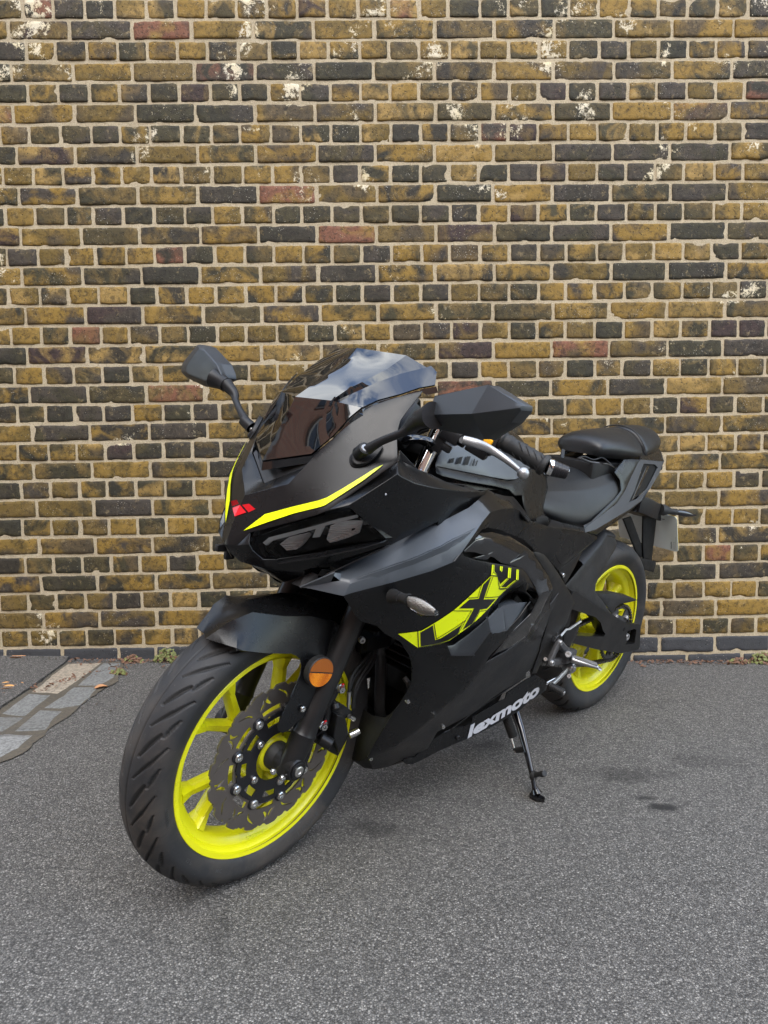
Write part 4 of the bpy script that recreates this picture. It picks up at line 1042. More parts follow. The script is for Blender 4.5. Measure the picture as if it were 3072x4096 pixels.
# sprocket and chain
YS = .094
sl_ = [parc(.058, .082, 72*k+10, 72*k+50, YS) for k in range(5)]
bd = []
NTH = 45
for k in range(NTH):
    for (o, r) in ((0, .0880), (.25, .0885), (.42, .0960), (.58, .0960), (.75, .0885)):
        t = 2*PI*(k+o)/NTH; bd.append(V((math.cos(t)*r, YS, math.sin(t)*r)))
v, f = patch(bd, out=(0, 1, 0), res=.02, holes=sl_+[[V((math.cos(t*PI/12)*.030, YS, math.sin(t*PI/12)*.030)) for t in range(24)]], planar=True)
n_ = len(v); vs = v+[p-V((0, .005, 0)) for p in v]; fs = list(f)+[tuple(i+n_ for i in reversed(q)) for q in f]; cnt = set((q[i], q[(i+1) % len(q)]) for q in f for i in range(len(q)))
fs += [(b_, a_, a_+n_, b_+n_) for (a_, b_) in cnt if (b_, a_) not in cnt]
spk = Acc().add([Rr(p) for p in vs], fs).build('sprocket', 'greymetal', rw, True, 30)
for k in range(5):
    b = 72*k-6; p = Rr((math.cos(rad(b))*.068, YS, math.sin(rad(b))*.068)); bolt(p, p+V((0, .008, 0)), .008, parent=rw, m='alu', hexa=True)
v, f = lathe([(YS-.03, .045), (YS+.004, .045), (YS+.006, .042), (YS+.006, .034), (YS+.001, .032), (YS+.001, .012)], 40); Acc().add([Rr(p) for p in v], f).build('hub_ring', 'alu', rw)
# chain path: front sprocket
FSP = V((.440, 0, .318)) ; rs, rb_ = .034, .0935
def chain():
    c1 = RC+V((0, YS-.0025, 0)); c2 = V((FSP.x, c1.y, FSP.z)); d = (c2-c1); L = d.length; d.normalize(); up = V((-d.z, 0, d.x)); k = (rb_-rs)/L
    a0 = math.asin(k); t1 = d*k+up*math.cos(a0); t2 = d*k-up*math.cos(a0); path = []
    path += [c1+t1*rb_+(c2+t1*rs-c1-t1*rb_)*i/20 for i in range(20)]
    an1 = math.atan2(t1.z, t1.x); an2 = math.atan2(t2.z, t2.x)
    path += [c2+V((math.cos(an1+(an2-an1)*i/8), 0, math.sin(an1+(an2-an1)*i/8)))*rs for i in range(8)]
    low = [c2+t2*rs+(c1+t2*rb_-c2-t2*rs)*i/20 for i in range(20)]; path += [p+V((0, 0, -.012*math.sin(PI*i/20))) for i, p in enumerate(low)]
    e = an1+(0 if an1 > 0 else 2*PI); s_ = an2+2*PI if an2 < 0 else an2
    a_s = an2; 
    tot = (2*PI-abs(an2-an1)); n = 40
    path += [c1+V((math.cos(an2-tot*i/n), 0, math.sin(an2-tot*i/n)))*rb_ for i in range(n)]
    path = [V(p) for p in path]; path.append(path[0]); L = [0]
    for a_, b_ in zip(path, path[1:]): L.append(L[-1]+(b_-a_).length)
    n = int(L[-1]/.0127); P = resample(path, n+1)[:-1]; a = Acc(); n -= n % 2; n = len(P)
    for i in range(n):
        p, q = P[i], P[(i+1) % n]; t = (q-p).normalized(); nn = V((0, 1, 0)); u = t.cross(nn); w_ = .0052 if i % 2 else .0072
        a.add(*cyl(p-nn*.0080, p+nn*.0080, .0041, n=8))
        for s in (-1, 1):
            o = []
            for (x, z) in ((-.004, 0), (-.0028, .0042), (.0, .0048), (.0035, .0030), (.0063, .0026), (.0092, .0030), (.0127, .0048), (.0155, .0042), (.0167, 0), (.0155, -.0042), (.0127, -.0048), (.0092, -.0030), (.0063, -.0026), (.0035, -.0030), (0, -.0048), (-.0028, -.0042)):
                o.append(p+t*x+u*z+nn*(s*w_))
            m_ = len(o); a.add(o+[r_+nn*s*.0014 for r_ in o], [tuple(range(m_)) if s < 0 else tuple(reversed(range(m_))), tuple(range(2*m_-1, m_-1, -1)) if s < 0 else tuple(range(m_, 2*m_))]+[(j, (j+1) % m_, m_+(j+1) % m_, m_+j) for j in range(m_)])
    return a
chain().build('drive_chain', 'chain', bike, False)

# ================================================================== BODYWORK
REC = []
def mk(patches, name, m, mirror=True, solid=.0028, res=.02, auto=24, par=None, label=None, joined=False):
    a = Acc()
    for p in patches:
        pts, out = p[0], p[1]; kw = p[2] if len(p) > 2 else {}
        if kw.get('id') != 'skip': REC.append((kw.get('id', name), [tuple(q) for q in pts], tuple(out)))
        a.add(*patch(C(pts), out=out, res=kw.get('res', res), ctrl=kw.get('ctrl', ()), holes=kw.get('holes', ())))
    if mirror and joined: a.mirror()
    o = a.build(name, m, par or bike, True, auto, solid=solid, weld=.0005)
    if label: o['label'] = label
    if mirror and not joined:
        b = Acc(); b.v = list(a.v); b.f = list(a.f); b.only_mirror().build(name, m, par or bike, True, auto, solid=solid, weld=.0005)
    return o
FW = (1, .3, .3); SD = (0, 1, 0); UP = (0, .3, 1)
# ---- front cowl
k0, k1, k2 = (1.4132,0.0000,0.7866), (1.4304,-0.0000,0.7471), (1.4466,-0.0000,0.6979)
k3, k4 = (1.4383,0.0242,0.7019), (1.4250,0.0411,0.7287)
k4b, k4c, k5 = (1.3844,0.1082,0.7622), (1.3615,0.1385,0.7789), (1.3486,0.1526,0.7892)
k6, k6b, k7, k7a, k7b, k8 = (1.2536,0.2098,0.8820), (1.2430,0.1921,0.9175), (1.2353,0.1843,0.9371), (1.2288,0.1810,0.9494), (1.2169,0.1814,0.9642), (1.1816,0.1830,1.0044)
e0, e1, e2, e3, e4, e5, k9 = (1.1984,0.1715,0.9977), (1.2215,0.1553,0.9871), (1.2515,0.1336,0.9703), (1.2704,0.1221,0.9545), (1.3021,0.1084,0.9182), (1.3381,0.0897,0.8718), (1.3752,0.0721,0.8194)
i0, i1 = (1.3759,0.0000,0.8066), (1.3504,0.0791,0.8496)
mk([([k0, k9, e5, e4, e3, e2, e1, e0, k8, k7b, k7a, k7, k6b, k6, k5, k4c, k4b, k4, k1], FW, dict(id='cowlF')),
    ([k1, k4, k3, k2], FW), ([k0, i0, i1, e5, k9], (0.2, -.6, .7))], 'front_cowl', 'satin', res=.018, joined=True)
cowl = bpy.data.objects['front_cowl']
# inside of the scoop: mesh
g1_ = V(i0)+V((-.03, 0, .030)); g2_ = V(i1)+V((-.030, -.004, .012))
mk([([V(i0)+V((-.002, 0, -.001)), V(i1)+V((-.002, -.001, 0)), V(i1)+V((-.035, -.002, .030)), V(i0)+V((-.040, 0, .060))], (1, 0, .5))], 'intake_mesh', 'mesh', solid=.001, joined=True)
# red badge
def decal(pts, name, m, par, off=(0.0012, 0.0006, 0.0006), res=.02, mirror=False):
    a = Acc()
    for P in pts: a.add(*patch([V(p)+V(off) for p in C(P)], out=off, res=res))
    if mirror: a.mirror()
    return a.build(name, m, par, True, None)
decal([[(1.4291,-0.0165,0.7718), (1.4276,-0.0010,0.7777), (1.4224,-0.0010,0.7699), (1.4246,-0.0180,0.7618)]], 'badge', 'red', cowl, (.0016, 0, .0008))
decal([[(1.4239,-0.0180,0.7589), (1.4210,0.0000,0.7680), (1.4301,0.0000,0.7476)]], 'badge', 'red', cowl, (.0016, 0, .0008))
decal([[(1.4210,0.0000,0.7680), (1.4192,0.0180,0.7585), (1.4301,0.0000,0.7476)]], 'badge', 'red', cowl, (.0016, 0.0003, .0008))
decal([[(1.4204,0.0060,0.7696), (1.4157,0.0200,0.7744), (1.4086,0.0320,0.7663), (1.4162,0.0210,0.7593)]], 'badge', 'red', cowl, (.0018, .0004, .0008))
st = [(1.4287,0.0278,0.7289), (1.4058,0.0548,0.7632), (1.3788,0.0974,0.7849), (1.3534,0.1323,0.8019), (1.3444,0.1422,0.8088), (1.3251,0.1581,0.8271), (1.2992,0.1763,0.8512), (1.2829,0.1861,0.8660), (1.2710,0.1947,0.8745), (1.2806,0.1907,0.8645), (1.3012,0.1797,0.8440), (1.3274,0.1621,0.8186), (1.3499,0.1446,0.7958), (1.3543,0.1397,0.7925), (1.3816,0.1026,0.7739), (1.4045,0.0690,0.7538), (1.4180,0.0470,0.7402), (1.4285,0.0281,0.7289)]
decal([st], 'stripe', 'decal', cowl, (.0016, .0008, .0006), .015, True)
# ---- chin strip under the headlights
c0, c1_, c2_, c3_ = (1.4380,0.0000,0.6850), (1.4218,0.0123,0.6674), (1.4113,0.0341,0.6657), (1.3986,0.0631,0.6645)
c4_, c5_, c6_, c7_ = (1.3670,0.0872,0.6639), (1.3454,0.1056,0.6701), (1.3146,0.1339,0.6863), (1.2379,0.2004,0.7319)
h1, h2, h3, h4, h5 = (1.4317,0.0508,0.7098), (1.4245,0.0515,0.6987), (1.4093,0.0646,0.6840), (1.3933,0.0768,0.6860), (1.2445,0.1997,0.7409)
mk([([k2, k3, h1, h2, h3, c3_, c2_, c1_, c0], (1, .3, -.4)), ([k3, k4, (1.4303,0.0473,0.7145), h1], FW),
    ([h3, h4, (1.3449,0.1178,0.7021), (1.3287,0.1333,0.7082), (1.2810,0.1724,0.7293), h5, c7_, c6_, c5_, c4_, c3_], (.6, 1, -.6))], 'chin_panel', 'satin', joined=True)
mk([([(1.3829,0.0660,0.6815), (1.3399,0.1119,0.7002), (1.3268,0.1311,0.7078), (1.2741,0.1653,0.7274), (1.2424,0.1977,0.7409), (1.2550,0.1993,0.7382), (1.2922,0.1851,0.7255), (1.3406,0.1476,0.7068), (1.3547,0.1304,0.6991), (1.3931,0.0853,0.6815)], (.3, .6, .8))], 'chin_trim', 'satin', res=.012)
# ---- headlights: housing, bowls, light guide, lens
LO = [(1.4291,0.0470,0.7094), (1.4242,0.0555,0.7255), (1.3792,0.1021,0.7572), (1.3372,0.1431,0.7800), (1.3141,0.1648,0.7903), (1.3131,0.1662,0.7924), (1.2906,0.1796,0.7760), (1.2630,0.1955,0.7551), (1.2511,0.2017,0.7441), (1.2825,0.1736,0.7315), (1.3276,0.1317,0.7099), (1.3442,0.1166,0.7049), (1.3907,0.0732,0.6863), (1.4049,0.0605,0.6834), (1.4225,0.0499,0.6990)]
REC.append(('lensF', [tuple(p) for p in LO], (1, .3, .2)))
def inset(P, k, off): c = sum(C(P), V())/len(P); return [p+(c-p)*k+V(off) for p in C(P)]
back = inset(LO, .10, (-.048, -.006, -.004))
for sgn in (1, -1):
    a = Acc(); a.add(*loft([C(LO), inset(LO, .03, (-.008, 0, 0)), back], closed=True)); a.add(*patch(back, out=(1, 0, 0), res=.03))
    if sgn < 0: a.only_mirror()
    hl = a.build('headlight', 'gloss', bike, True, 30)
    a = Acc(); a.add(*patch(inset(LO, .015, (.0015, .001, .0005)), out=(1, .3, .2), res=.02))
    if sgn < 0: a.only_mirror()
    a.build('lens', 'lens', hl, True, 50)
    for ring in ([(1.3911,0.0804,0.7138), (1.3819,0.0920,0.7282), (1.3677,0.1058,0.7354), (1.3583,0.1147,0.7398), (1.3642,0.1040,0.7183), (1.3686,0.0972,0.7071), (1.3806,0.0863,0.7034)],
                 [(1.3315,0.1343,0.7314), (1.3319,0.1407,0.7558), (1.3229,0.1505,0.7648), (1.3080,0.1638,0.7694), (1.2935,0.1756,0.7704), (1.2928,0.1702,0.7487), (1.3041,0.1583,0.7385), (1.3182,0.1446,0.7296), (1.3261,0.1372,0.7260)]):
        P = [p+V((-.009, -.003, 0)) for p in C(ring)]; c = sum(P, V())/len(P); L = [P]
        for k, d in ((.08, .006), (.2, .012), (.4, .019), (.65, .025), (.88, .028)): L.append([p+(c-p)*k+V((-d, -.2*d, 0)) for p in P])
        a = Acc().add(*loft(L, closed=True)); a.add(*loft([[p+(p-c)*.06+V((.002, 0, 0)) for p in P], P], closed=True))
        v, f = lathe([(-.02, .0001), (-.02, .010), (-.006, .010), (0, .004), (.001, .0001)], 20, c+V((-.008, 0, 0)), (1, .3, 0)); 
        if sgn < 0: a.only_mirror()
        a.build('reflector_bowl', 'bowl', hl, True, 20)
    dr = [(1.4151,0.0602,0.7140), (1.4088,0.0685,0.7249), (1.3764,0.1006,0.7429), (1.3525,0.1238,0.7557), (1.3258,0.1502,0.7722), (1.3026,0.1719,0.7830), (1.3036,0.1694,0.7768), (1.3243,0.1496,0.7655), (1.3429,0.1318,0.7558), (1.3455,0.1236,0.7340), (1.3524,0.1174,0.7322), (1.3513,0.1232,0.7498), (1.3750,0.0998,0.7358), (1.4053,0.0699,0.7189), (1.4100,0.0632,0.7093)]
    a = Acc(); v, f = prism([V(p)+V((-.005, 0, 0)) for p in dr], (-.005, 0, 0), res=.02); a.add(v, f)
    if sgn < 0: a.only_mirror()
    a.build('light_guide', 'drl', hl, True, 20)
# ---- upper side cheek
q0, q1 = (1.3523,0.1572,0.7912), (1.2342,0.1918,0.8782)
q2, q3 = (1.2498,0.2104,0.8610), (1.3280,0.1810,0.8033)
lipo = [q2, (1.2386,0.2103,0.8548), (1.2029,0.2117,0.8429), (1.1516,0.2112,0.8338), (1.0633,0.2057,0.8232), (1.0140,0.1988,0.8189), (0.9819,0.1939,0.8172), (0.9433,0.1869,0.8193)]
lipi = [(1.2009,0.1618,0.8954), (1.2087,0.1778,0.8776), (1.1595,0.1729,0.8621), (1.1239,0.1723,0.8529), (1.0745,0.1763,0.8358), (1.0200,0.1797,0.8245), (1.0111,0.1729,0.8284), (0.9503,0.1920,0.8205)]
q4 = [(0.9850,0.1940,0.7979), (1.0195,0.1991,0.7840), (1.1157,0.2034,0.7575), (1.1164,0.2039,0.7655)]
q5 = (1.2246,0.1898,0.7259)
hlr = [(1.2548,0.1875,0.7525), (1.2947,0.1837,0.7780), (1.3205,0.1813,0.7949)]
mk([([q0, q1, q2, q3], (.3, .4, 1)), ([q2]+lipo[1:]+q4+[q5]+hlr+[q3], (.2, 1, 0)), (lipo[:7]+lipi[6::-1], (-.2, .3, 1))], 'cheek_panel', 'satin')
mk([([lipi[0], q1, q2, lipo[1], lipi[1]], (-.3, .5, .1))], 'cheek_edge', 'satin', res=.012)
ck = bpy.data.objects['cheek_panel']
ch_ = Acc()
for p, s in (((1.2589,0.1985,0.8461), .0030), ((1.2679,0.1975,0.8400), .0034), ((1.2631,0.1995,0.8230), .0030), ((1.3187,0.1550,0.8160), .0018), ((1.3223,0.1720,0.8008), .003)):
    p = V(p)+V((.0012, .0022, .001)); ch_.add(*patch([p+V((math.cos(t)*s*(0.6+.4*((i*7) % 3)/2), 0, math.sin(t)*s*(0.5+.5*((i*5) % 3)/2))) for i, t in enumerate([k*PI/4 for k in range(8)])], out=SD, res=.01))
ch_.build('paint_chips', 'silver', ck, False)
# inner dash side behind the cheek
mk([([lipi[0], lipi[2], lipi[4], lipi[6], V(lipi[6])+V((.02, -.05, -.06)), V(lipi[4])+V((.0, -.04, -.06)), V(lipi[2])+V((0, -.03, -.07)), V(lipi[0])+V((0, -.02, -.06))], (-.3, -1, .3))], 'dash_panel', 'rough', res=.04)
# ---- big graphite sweep
u_tip, = [(1.3526,0.1026,0.6392)]
ut = [(1.3265,0.1609,0.6807), (1.3005,0.1079,0.6570), (1.2553,0.1392,0.6892), (1.1956,0.1624,0.7188), (1.1034,0.1926,0.7663), (0.9989,0.1954,0.7979), (1.1115,0.1993,0.7603), (1.0370,0.2117,0.7908), (0.9997,0.2032,0.8027)]
uA = [(0.9999,0.2156,0.7976), (1.0033,0.2388,0.7850), (1.0375,0.2473,0.7679), (1.0526,0.2442,0.7586), (1.1109,0.2388,0.7401), (1.1385,0.2353,0.7291), (1.1946,0.2221,0.7085), (1.2497,0.1952,0.6854), (1.2930,0.1668,0.6637)]
uB = [(1.2950,0.1702,0.6566), (1.2481,0.1954,0.6749), (1.1898,0.2198,0.6957), (1.1345,0.2343,0.7155), (1.1038,0.2419,0.7267)]
uL = [(1.0637,0.2491,0.7421), (1.0888,0.2493,0.7157), (1.1037,0.2483,0.7029), (1.1107,0.2474,0.6972), (1.1532,0.2342,0.6814), (1.2206,0.2094,0.6622), (1.2931,0.1711,0.6385), (1.3047,0.1664,0.6339)]
u_f = (1.3083,0.1220,0.6276)
mk([([u_tip]+ut+uA, (0, .6, 1)),
    (uA[3:]+[u_f]+[uL[-1]]+uB, (0, 1, -.2), {}),
    ([uA[2]]+[uA[3]]+uB[::-1]+uL[::-1][0:]+[], (0, 1, .4), {})] if False else
   [([u_tip]+ut+uA, (0, .6, 1)), ([uA[3], uA[4], uA[5], uA[6], uA[7], uA[8]]+uB, (0, 1, -.6)),
    ([uA[2], uA[3]]+uB[::-1]+[uA[8], u_tip]+uL[::-1], (0, 1, .5))], 'side_sweep', 'grey')
# ---- main side panel
n2 = [(1.1107,0.2474,0.6972), (1.1038,0.2466,0.6879), (0.9815,0.2483,0.6571), (0.9511,0.2466,0.6501), (0.8742,0.2420,0.6304), (0.8531,0.2401,0.6256), (0.8228,0.2369,0.6160)]
n2t = [(0.7441,0.2264,0.5707), (0.7866,0.2307,0.6039), (0.8195,0.2329,0.6320), (0.8446,0.2348,0.6490), (0.8757,0.2380,0.6576), (0.9366,0.2435,0.6716), (1.0238,0.2482,0.6899), (1.0786,0.2483,0.7055), (1.0854,0.2477,0.7143)]
b_front = [(1.0956,0.1752,0.4243), (1.1109,0.1821,0.4661), (1.1262,0.1842,0.4907), (1.1554,0.1843,0.5232), (1.1968,0.1768,0.5470), (1.2172,0.1751,0.5646), (1.2497,0.1657,0.5760), (1.2657,0.1637,0.5887), (1.2838,0.1653,0.6113), (1.3047,0.1664,0.6339)]
rec = [(0.8603,0.2360,0.6115), (0.7884,0.2330,0.5730), (0.7878,0.2330,0.5643), (0.8522,0.2240,0.5040), (0.8862,0.2260,0.5069), (0.9133,0.2280,0.5117), (0.9300,0.2300,0.5228)]
lowb = [(0.8453,0.2200,0.4863), (0.8769,0.2130,0.4474), (0.9049,0.2179,0.4349), (0.9398,0.2044,0.3828), (0.9935,0.1837,0.3357), (1.0142,0.1703,0.3079)]
BS = [uL[3]]+uL[4:7]+[b_front[-1]]+b_front[::-1][1:]+[(1.0950,0.1700,0.4061), (1.0978,0.1634,0.3860), (1.1003,0.1581,0.3702), (1.1063,0.1512,0.3526), (1.1119,0.1407,0.3228), (1.1167,0.1292,0.2921), (1.1215,0.1135,0.2504), (1.1246,0.1068,0.2270), (1.0775,0.1307,0.2446), (1.0456,0.1497,0.2715), (1.0142,0.1703,0.3079), (0.9935,0.1837,0.3357), (0.9398,0.2044,0.3828), (0.9049,0.2179,0.4349), (0.8996,0.2194,0.4505), (0.8518,0.2248,0.4850), (0.7864,0.2265,0.5231), (0.7560,0.2261,0.5483), (0.7441,0.2264,0.5707)]+[(0.8228,0.2369,0.6160), (0.8531,0.2401,0.6256), (0.8742,0.2420,0.6304), (0.9511,0.2466,0.6501), (0.9815,0.2483,0.6571), (1.1038,0.2466,0.6879)]
hole = [(0.7345,0.1574,0.5695), (0.8237,0.2380,0.5945), (0.7927,0.2360,0.5746), (0.7912,0.2350,0.5655), (0.8185,0.2310,0.5366), (0.8553,0.2260,0.5053), (0.8862,0.2260,0.5069), (0.9130,0.2280,0.5107), (0.9268,0.2290,0.5218), (0.9440,0.2330,0.5506), (0.8573,0.1942,0.5456), (0.8680,0.2021,0.5646), (0.8516,0.2008,0.5743), (0.8083,0.1906,0.5839)]
ctrlB = () if True else C([(1.1981,0.1978,0.6012), (1.1333,0.2248,0.6356), (1.1015,0.2099,0.5614), (1.0547,0.2165,0.5649), (1.0133,0.2253,0.5898), (1.1359,0.1971,0.5390), (1.0304,0.2046,0.5175), (0.9538,0.2106,0.5453), (1.0447,0.2400,0.6463), (1.2339,0.1858,0.6031), (0.9651,0.2305,0.6132), (1.0704,0.1947,0.4925)])
side = mk([(BS, SD, dict(holes=[C(hole)], id='main', res=.018)), (n2+[n2t[0]]+n2t[1:]+[uL[1], uL[2]], (0, .7, .7), dict(id='shelf'))], 'side_fairing', 'satin', auto=20)
# recess behind the air outlet
hp = C(hole); cc = sum(hp, V())/len(hp)
mk([(x, SD) for x in ()] or [([p+V((0, -.045, 0)) for p in [cc+(q-cc)*1.15 for q in hp]], SD, dict(id='skip'))], 'outlet_duct', 'dark', solid=0, res=.04)
mk([([(0.9204,0.2358,0.5686), (0.8976,0.2327,0.5730), (0.8624,0.2282,0.5075), (0.8933,0.2306,0.5096), (0.9195,0.2326,0.5140), (0.9354,0.2342,0.5253), (0.9490,0.2363,0.5526)], (.4, 1, .1)),
    ([(0.8976,0.2327,0.5730), (0.8315,0.2292,0.5678), (0.7767,0.2258,0.5598), (0.8109,0.2264,0.5337), (0.8599,0.2278,0.5064)], (-.2, 1, .4)),
    ([(0.9204,0.2358,0.5686), (0.8852,0.2138,0.5691), (0.8138,0.1932,0.5640), (0.8315,0.2292,0.5678), (0.8976,0.2327,0.5730)], (0, .5, 1))], 'outlet_fin', 'grey', res=.012)
fin = [(0.9485,0.2360,0.5561), (0.9456,0.2420,0.5347), (1.0002,0.2440,0.4941), (1.0466,0.2400,0.5012), (1.0688,0.2370,0.5091)]
mk([([(0.9485,0.2360,0.5561), (0.9374,0.2361,0.5310), (0.9836,0.2325,0.4862), (1.0361,0.2323,0.4960), (1.0626,0.2325,0.5055), (1.0665,0.2306,0.5148), (1.0445,0.2293,0.5119), (1.0004,0.2311,0.5271), (0.9675,0.2332,0.5435)], (0, .6, .8)),
    ([(0.9374,0.2361,0.5310), (0.9313,0.2366,0.5220), (0.9742,0.2324,0.4785), (0.9681,0.2323,0.4731), (1.0553,0.2346,0.4928), (1.0626,0.2325,0.5055), (1.0361,0.2323,0.4960), (0.9836,0.2325,0.4862)], (0, .6, -.6))], 'side_winglet', 'mid', res=.012)
# ---- lower panels
duct = mk([([(1.0900,0.0403,0.3026), (1.0990,0.0810,0.3058), (1.1056,0.1235,0.3229), (1.1055,0.1415,0.3429), (1.1022,0.1597,0.3714), (1.1063,0.1512,0.3526), (1.1119,0.1407,0.3228), (1.1167,0.1292,0.2921), (1.1215,0.1135,0.2504), (1.1246,0.1068,0.2270), (1.1126,0.0732,0.1968), (1.1050,0.0348,0.1817), (1.1004,0.0407,0.2251), (1.0957,0.0418,0.2679)], (1, .3, 0)),
   ([(1.1050,0.0348,0.1817), (1.1126,0.0732,0.1968), (1.1246,0.1068,0.2270), (1.0613,0.0721,0.1590), (1.0699,0.0493,0.1546)], (.7, 0, -.7))], 'belly_front', 'dark', joined=True)
belly = mk([([(1.1246,0.1068,0.2270), (1.0775,0.1307,0.2446), (1.0456,0.1497,0.2715), (1.0142,0.1703,0.3079), (0.9935,0.1837,0.3357), (0.9398,0.2044,0.3828), (0.9049,0.2179,0.4349), (0.8981,0.2200,0.4409), (0.8282,0.2153,0.4465), (0.7401,0.2075,0.4591), (0.5986,0.1949,0.5467), (0.6187,0.1811,0.4285), (0.5786,0.1556,0.3354), (0.6223,0.1561,0.3223), (0.6130,0.1511,0.3057), (0.7330,0.1591,0.2984), (0.8122,0.1386,0.2528), (0.9418,0.1430,0.2487), (0.9433,0.1241,0.1977), (0.9757,0.1135,0.1848), (0.9954,0.0930,0.1628), (1.0328,0.0888,0.1645), (1.0613,0.0721,0.1590)], (0, 1, -.3))], 'belly_panel', 'rough', res=.022)
# bottom closure
mk([([(1.0699,0.0493,0.1546), (1.0613,0.0721,0.1590), (1.0328,0.0888,0.1645), (0.9757,0.1135,0.1848), (0.9433,0.1241,0.1977), (0.8122,0.1386,0.2528), (0.6130,0.1511,0.3057), V((0.6130,0.1511,0.3057))*1+V((0, -.142, -.02)), V((1.0699,0.0493,0.1546))+V((0, -.05, 0))], (0, 0, -1))], 'belly_underside', 'dark', res=.05)
for q, r in (((1.1025,0.1780,0.3832), .0044), ((1.1074,0.1010,0.2178), .0044), ((0.9927,0.1930,0.3015), .0046)): bolt(V(q)-V((0, .003, 0)), V(q)+V((.003, .005, .0)), r, parent=side, name='screw')
# ---- gloss panel around the tank base
gl_top = [(1.0326,0.2336,0.7315), (1.0037,0.2242,0.7415), (0.9614,0.2204,0.7382), (0.8876,0.2165,0.7218), (0.8252,0.2160,0.6964), (0.7918,0.2158,0.6803), (0.7842,0.2183,0.6740)]
gl_in = [(1.0310,0.2339,0.7293), (1.0000,0.2300,0.7321), (0.9618,0.2271,0.7281), (0.8768,0.2233,0.7070), (0.8160,0.2208,0.6885), (0.7881,0.2211,0.6731)]
mk([(gl_top+gl_in[::-1], (0, .5, 1))], 'gloss_trim', 'gloss', res=.014, auto=40)
mk([([(1.0310,0.2339,0.7293), (1.0000,0.2300,0.7321), (0.9618,0.2271,0.7281), (0.8768,0.2233,0.7070), (0.8160,0.2208,0.6885), (0.7881,0.2211,0.6731), (0.7155,0.2273,0.6112), (0.7813,0.2326,0.6013), (0.8130,0.2289,0.6301), (0.8333,0.2277,0.6456), (0.8756,0.2288,0.6566), (0.9165,0.2304,0.6652), (0.9541,0.2308,0.6850), (1.0309,0.2352,0.7055), (1.0686,0.2383,0.7101), (1.0664,0.2378,0.7136)], (.1, 1, .1)),
    ([(0.7813,0.2326,0.6013), (0.7155,0.2273,0.6112), (0.7048,0.2351,0.5870), (0.7183,0.2384,0.5751), (0.7694,0.2416,0.5760)], (0, .7, .75)),
    ([(0.7694,0.2416,0.5760), (0.7183,0.2384,0.5751), (0.7213,0.2267,0.5308), (0.7425,0.2126,0.4676), (0.8201,0.2102,0.4428), (0.8824,0.2095,0.4344), (0.8631,0.2173,0.4632), (0.8452,0.2241,0.4899), (0.7765,0.2324,0.5342)], (0, 1, .25))], 'gloss_panel', 'gloss', res=.016, auto=40)
mk([([(0.7048,0.2351,0.5870), (0.7183,0.2384,0.5751), (0.7213,0.2267,0.5308), (0.7425,0.2126,0.4676), (0.8201,0.2102,0.4428), (0.6262,0.1854,0.4314), (0.6295,0.1963,0.4969), (0.6652,0.2127,0.5432)], (-.2, 1, -.2))], 'lower_side_cover', 'satin', res=.02)
# vents
mk([([(1.0417,0.2150,0.7011), (0.9932,0.2142,0.6980), (0.8836,0.2133,0.6687), (0.8099,0.2117,0.6728), (0.8053,0.2125,0.6516), (0.8519,0.2137,0.6489), (1.0084,0.2152,0.6809), (1.0400,0.2153,0.6918)], SD)], 'vent_back', 'dark', solid=0)
for tri in ([(1.0281,0.2289,0.6909), (0.9549,0.2330,0.6988), (0.9799,0.2326,0.6826), (0.9959,0.2315,0.6836)], [(0.9115,0.2270,0.6640), (0.8352,0.2310,0.6790), (0.8708,0.2310,0.6581), (0.8845,0.2300,0.6580)]):
    mk([(tri, (0, 1, .4))], 'vent_fin', 'gloss', res=.02)
# ---- panel below the tank
kk = [(1.0033,0.2388,0.7850), (0.9544,0.2290,0.7866), (0.8875,0.2166,0.7827), (0.8621,0.2133,0.7750), (0.8045,0.2056,0.7435), (0.8499,0.2058,0.7163), (0.9241,0.2163,0.7378), (0.9880,0.2287,0.7507), (1.0184,0.2360,0.7507), (1.0403,0.2392,0.7341), (1.0761,0.2449,0.7174), (1.1094,0.2509,0.6994), (1.0888,0.2493,0.7157), (1.0637,0.2491,0.7421), (1.0375,0.2473,0.7679)]
mk([(kk, (0, 1, -.1)), ([(1.0004,0.2036,0.8033), (0.9315,0.1752,0.8150), (0.9114,0.1801,0.8074), (0.8681,0.1741,0.7996), (0.8130,0.1596,0.7923), (0.7997,0.1631,0.7831), (0.7678,0.1770,0.7506), (0.7711,0.1892,0.7425), (0.8305,0.2218,0.7491), (0.8621,0.2133,0.7750), (0.8875,0.2166,0.7827), (0.9544,0.2290,0.7866), (1.0033,0.2388,0.7850), (0.9999,0.2156,0.7976)], (0, .4, 1)),
    ([(0.8045,0.2056,0.7435), (0.7790,0.1942,0.7442), (0.7690,0.1877,0.7342), (0.8187,0.1943,0.7119), (0.8499,0.2058,0.7163)], (-.8, .6, .3), dict(res=.01))], 'tank_side_panel', 'satin')
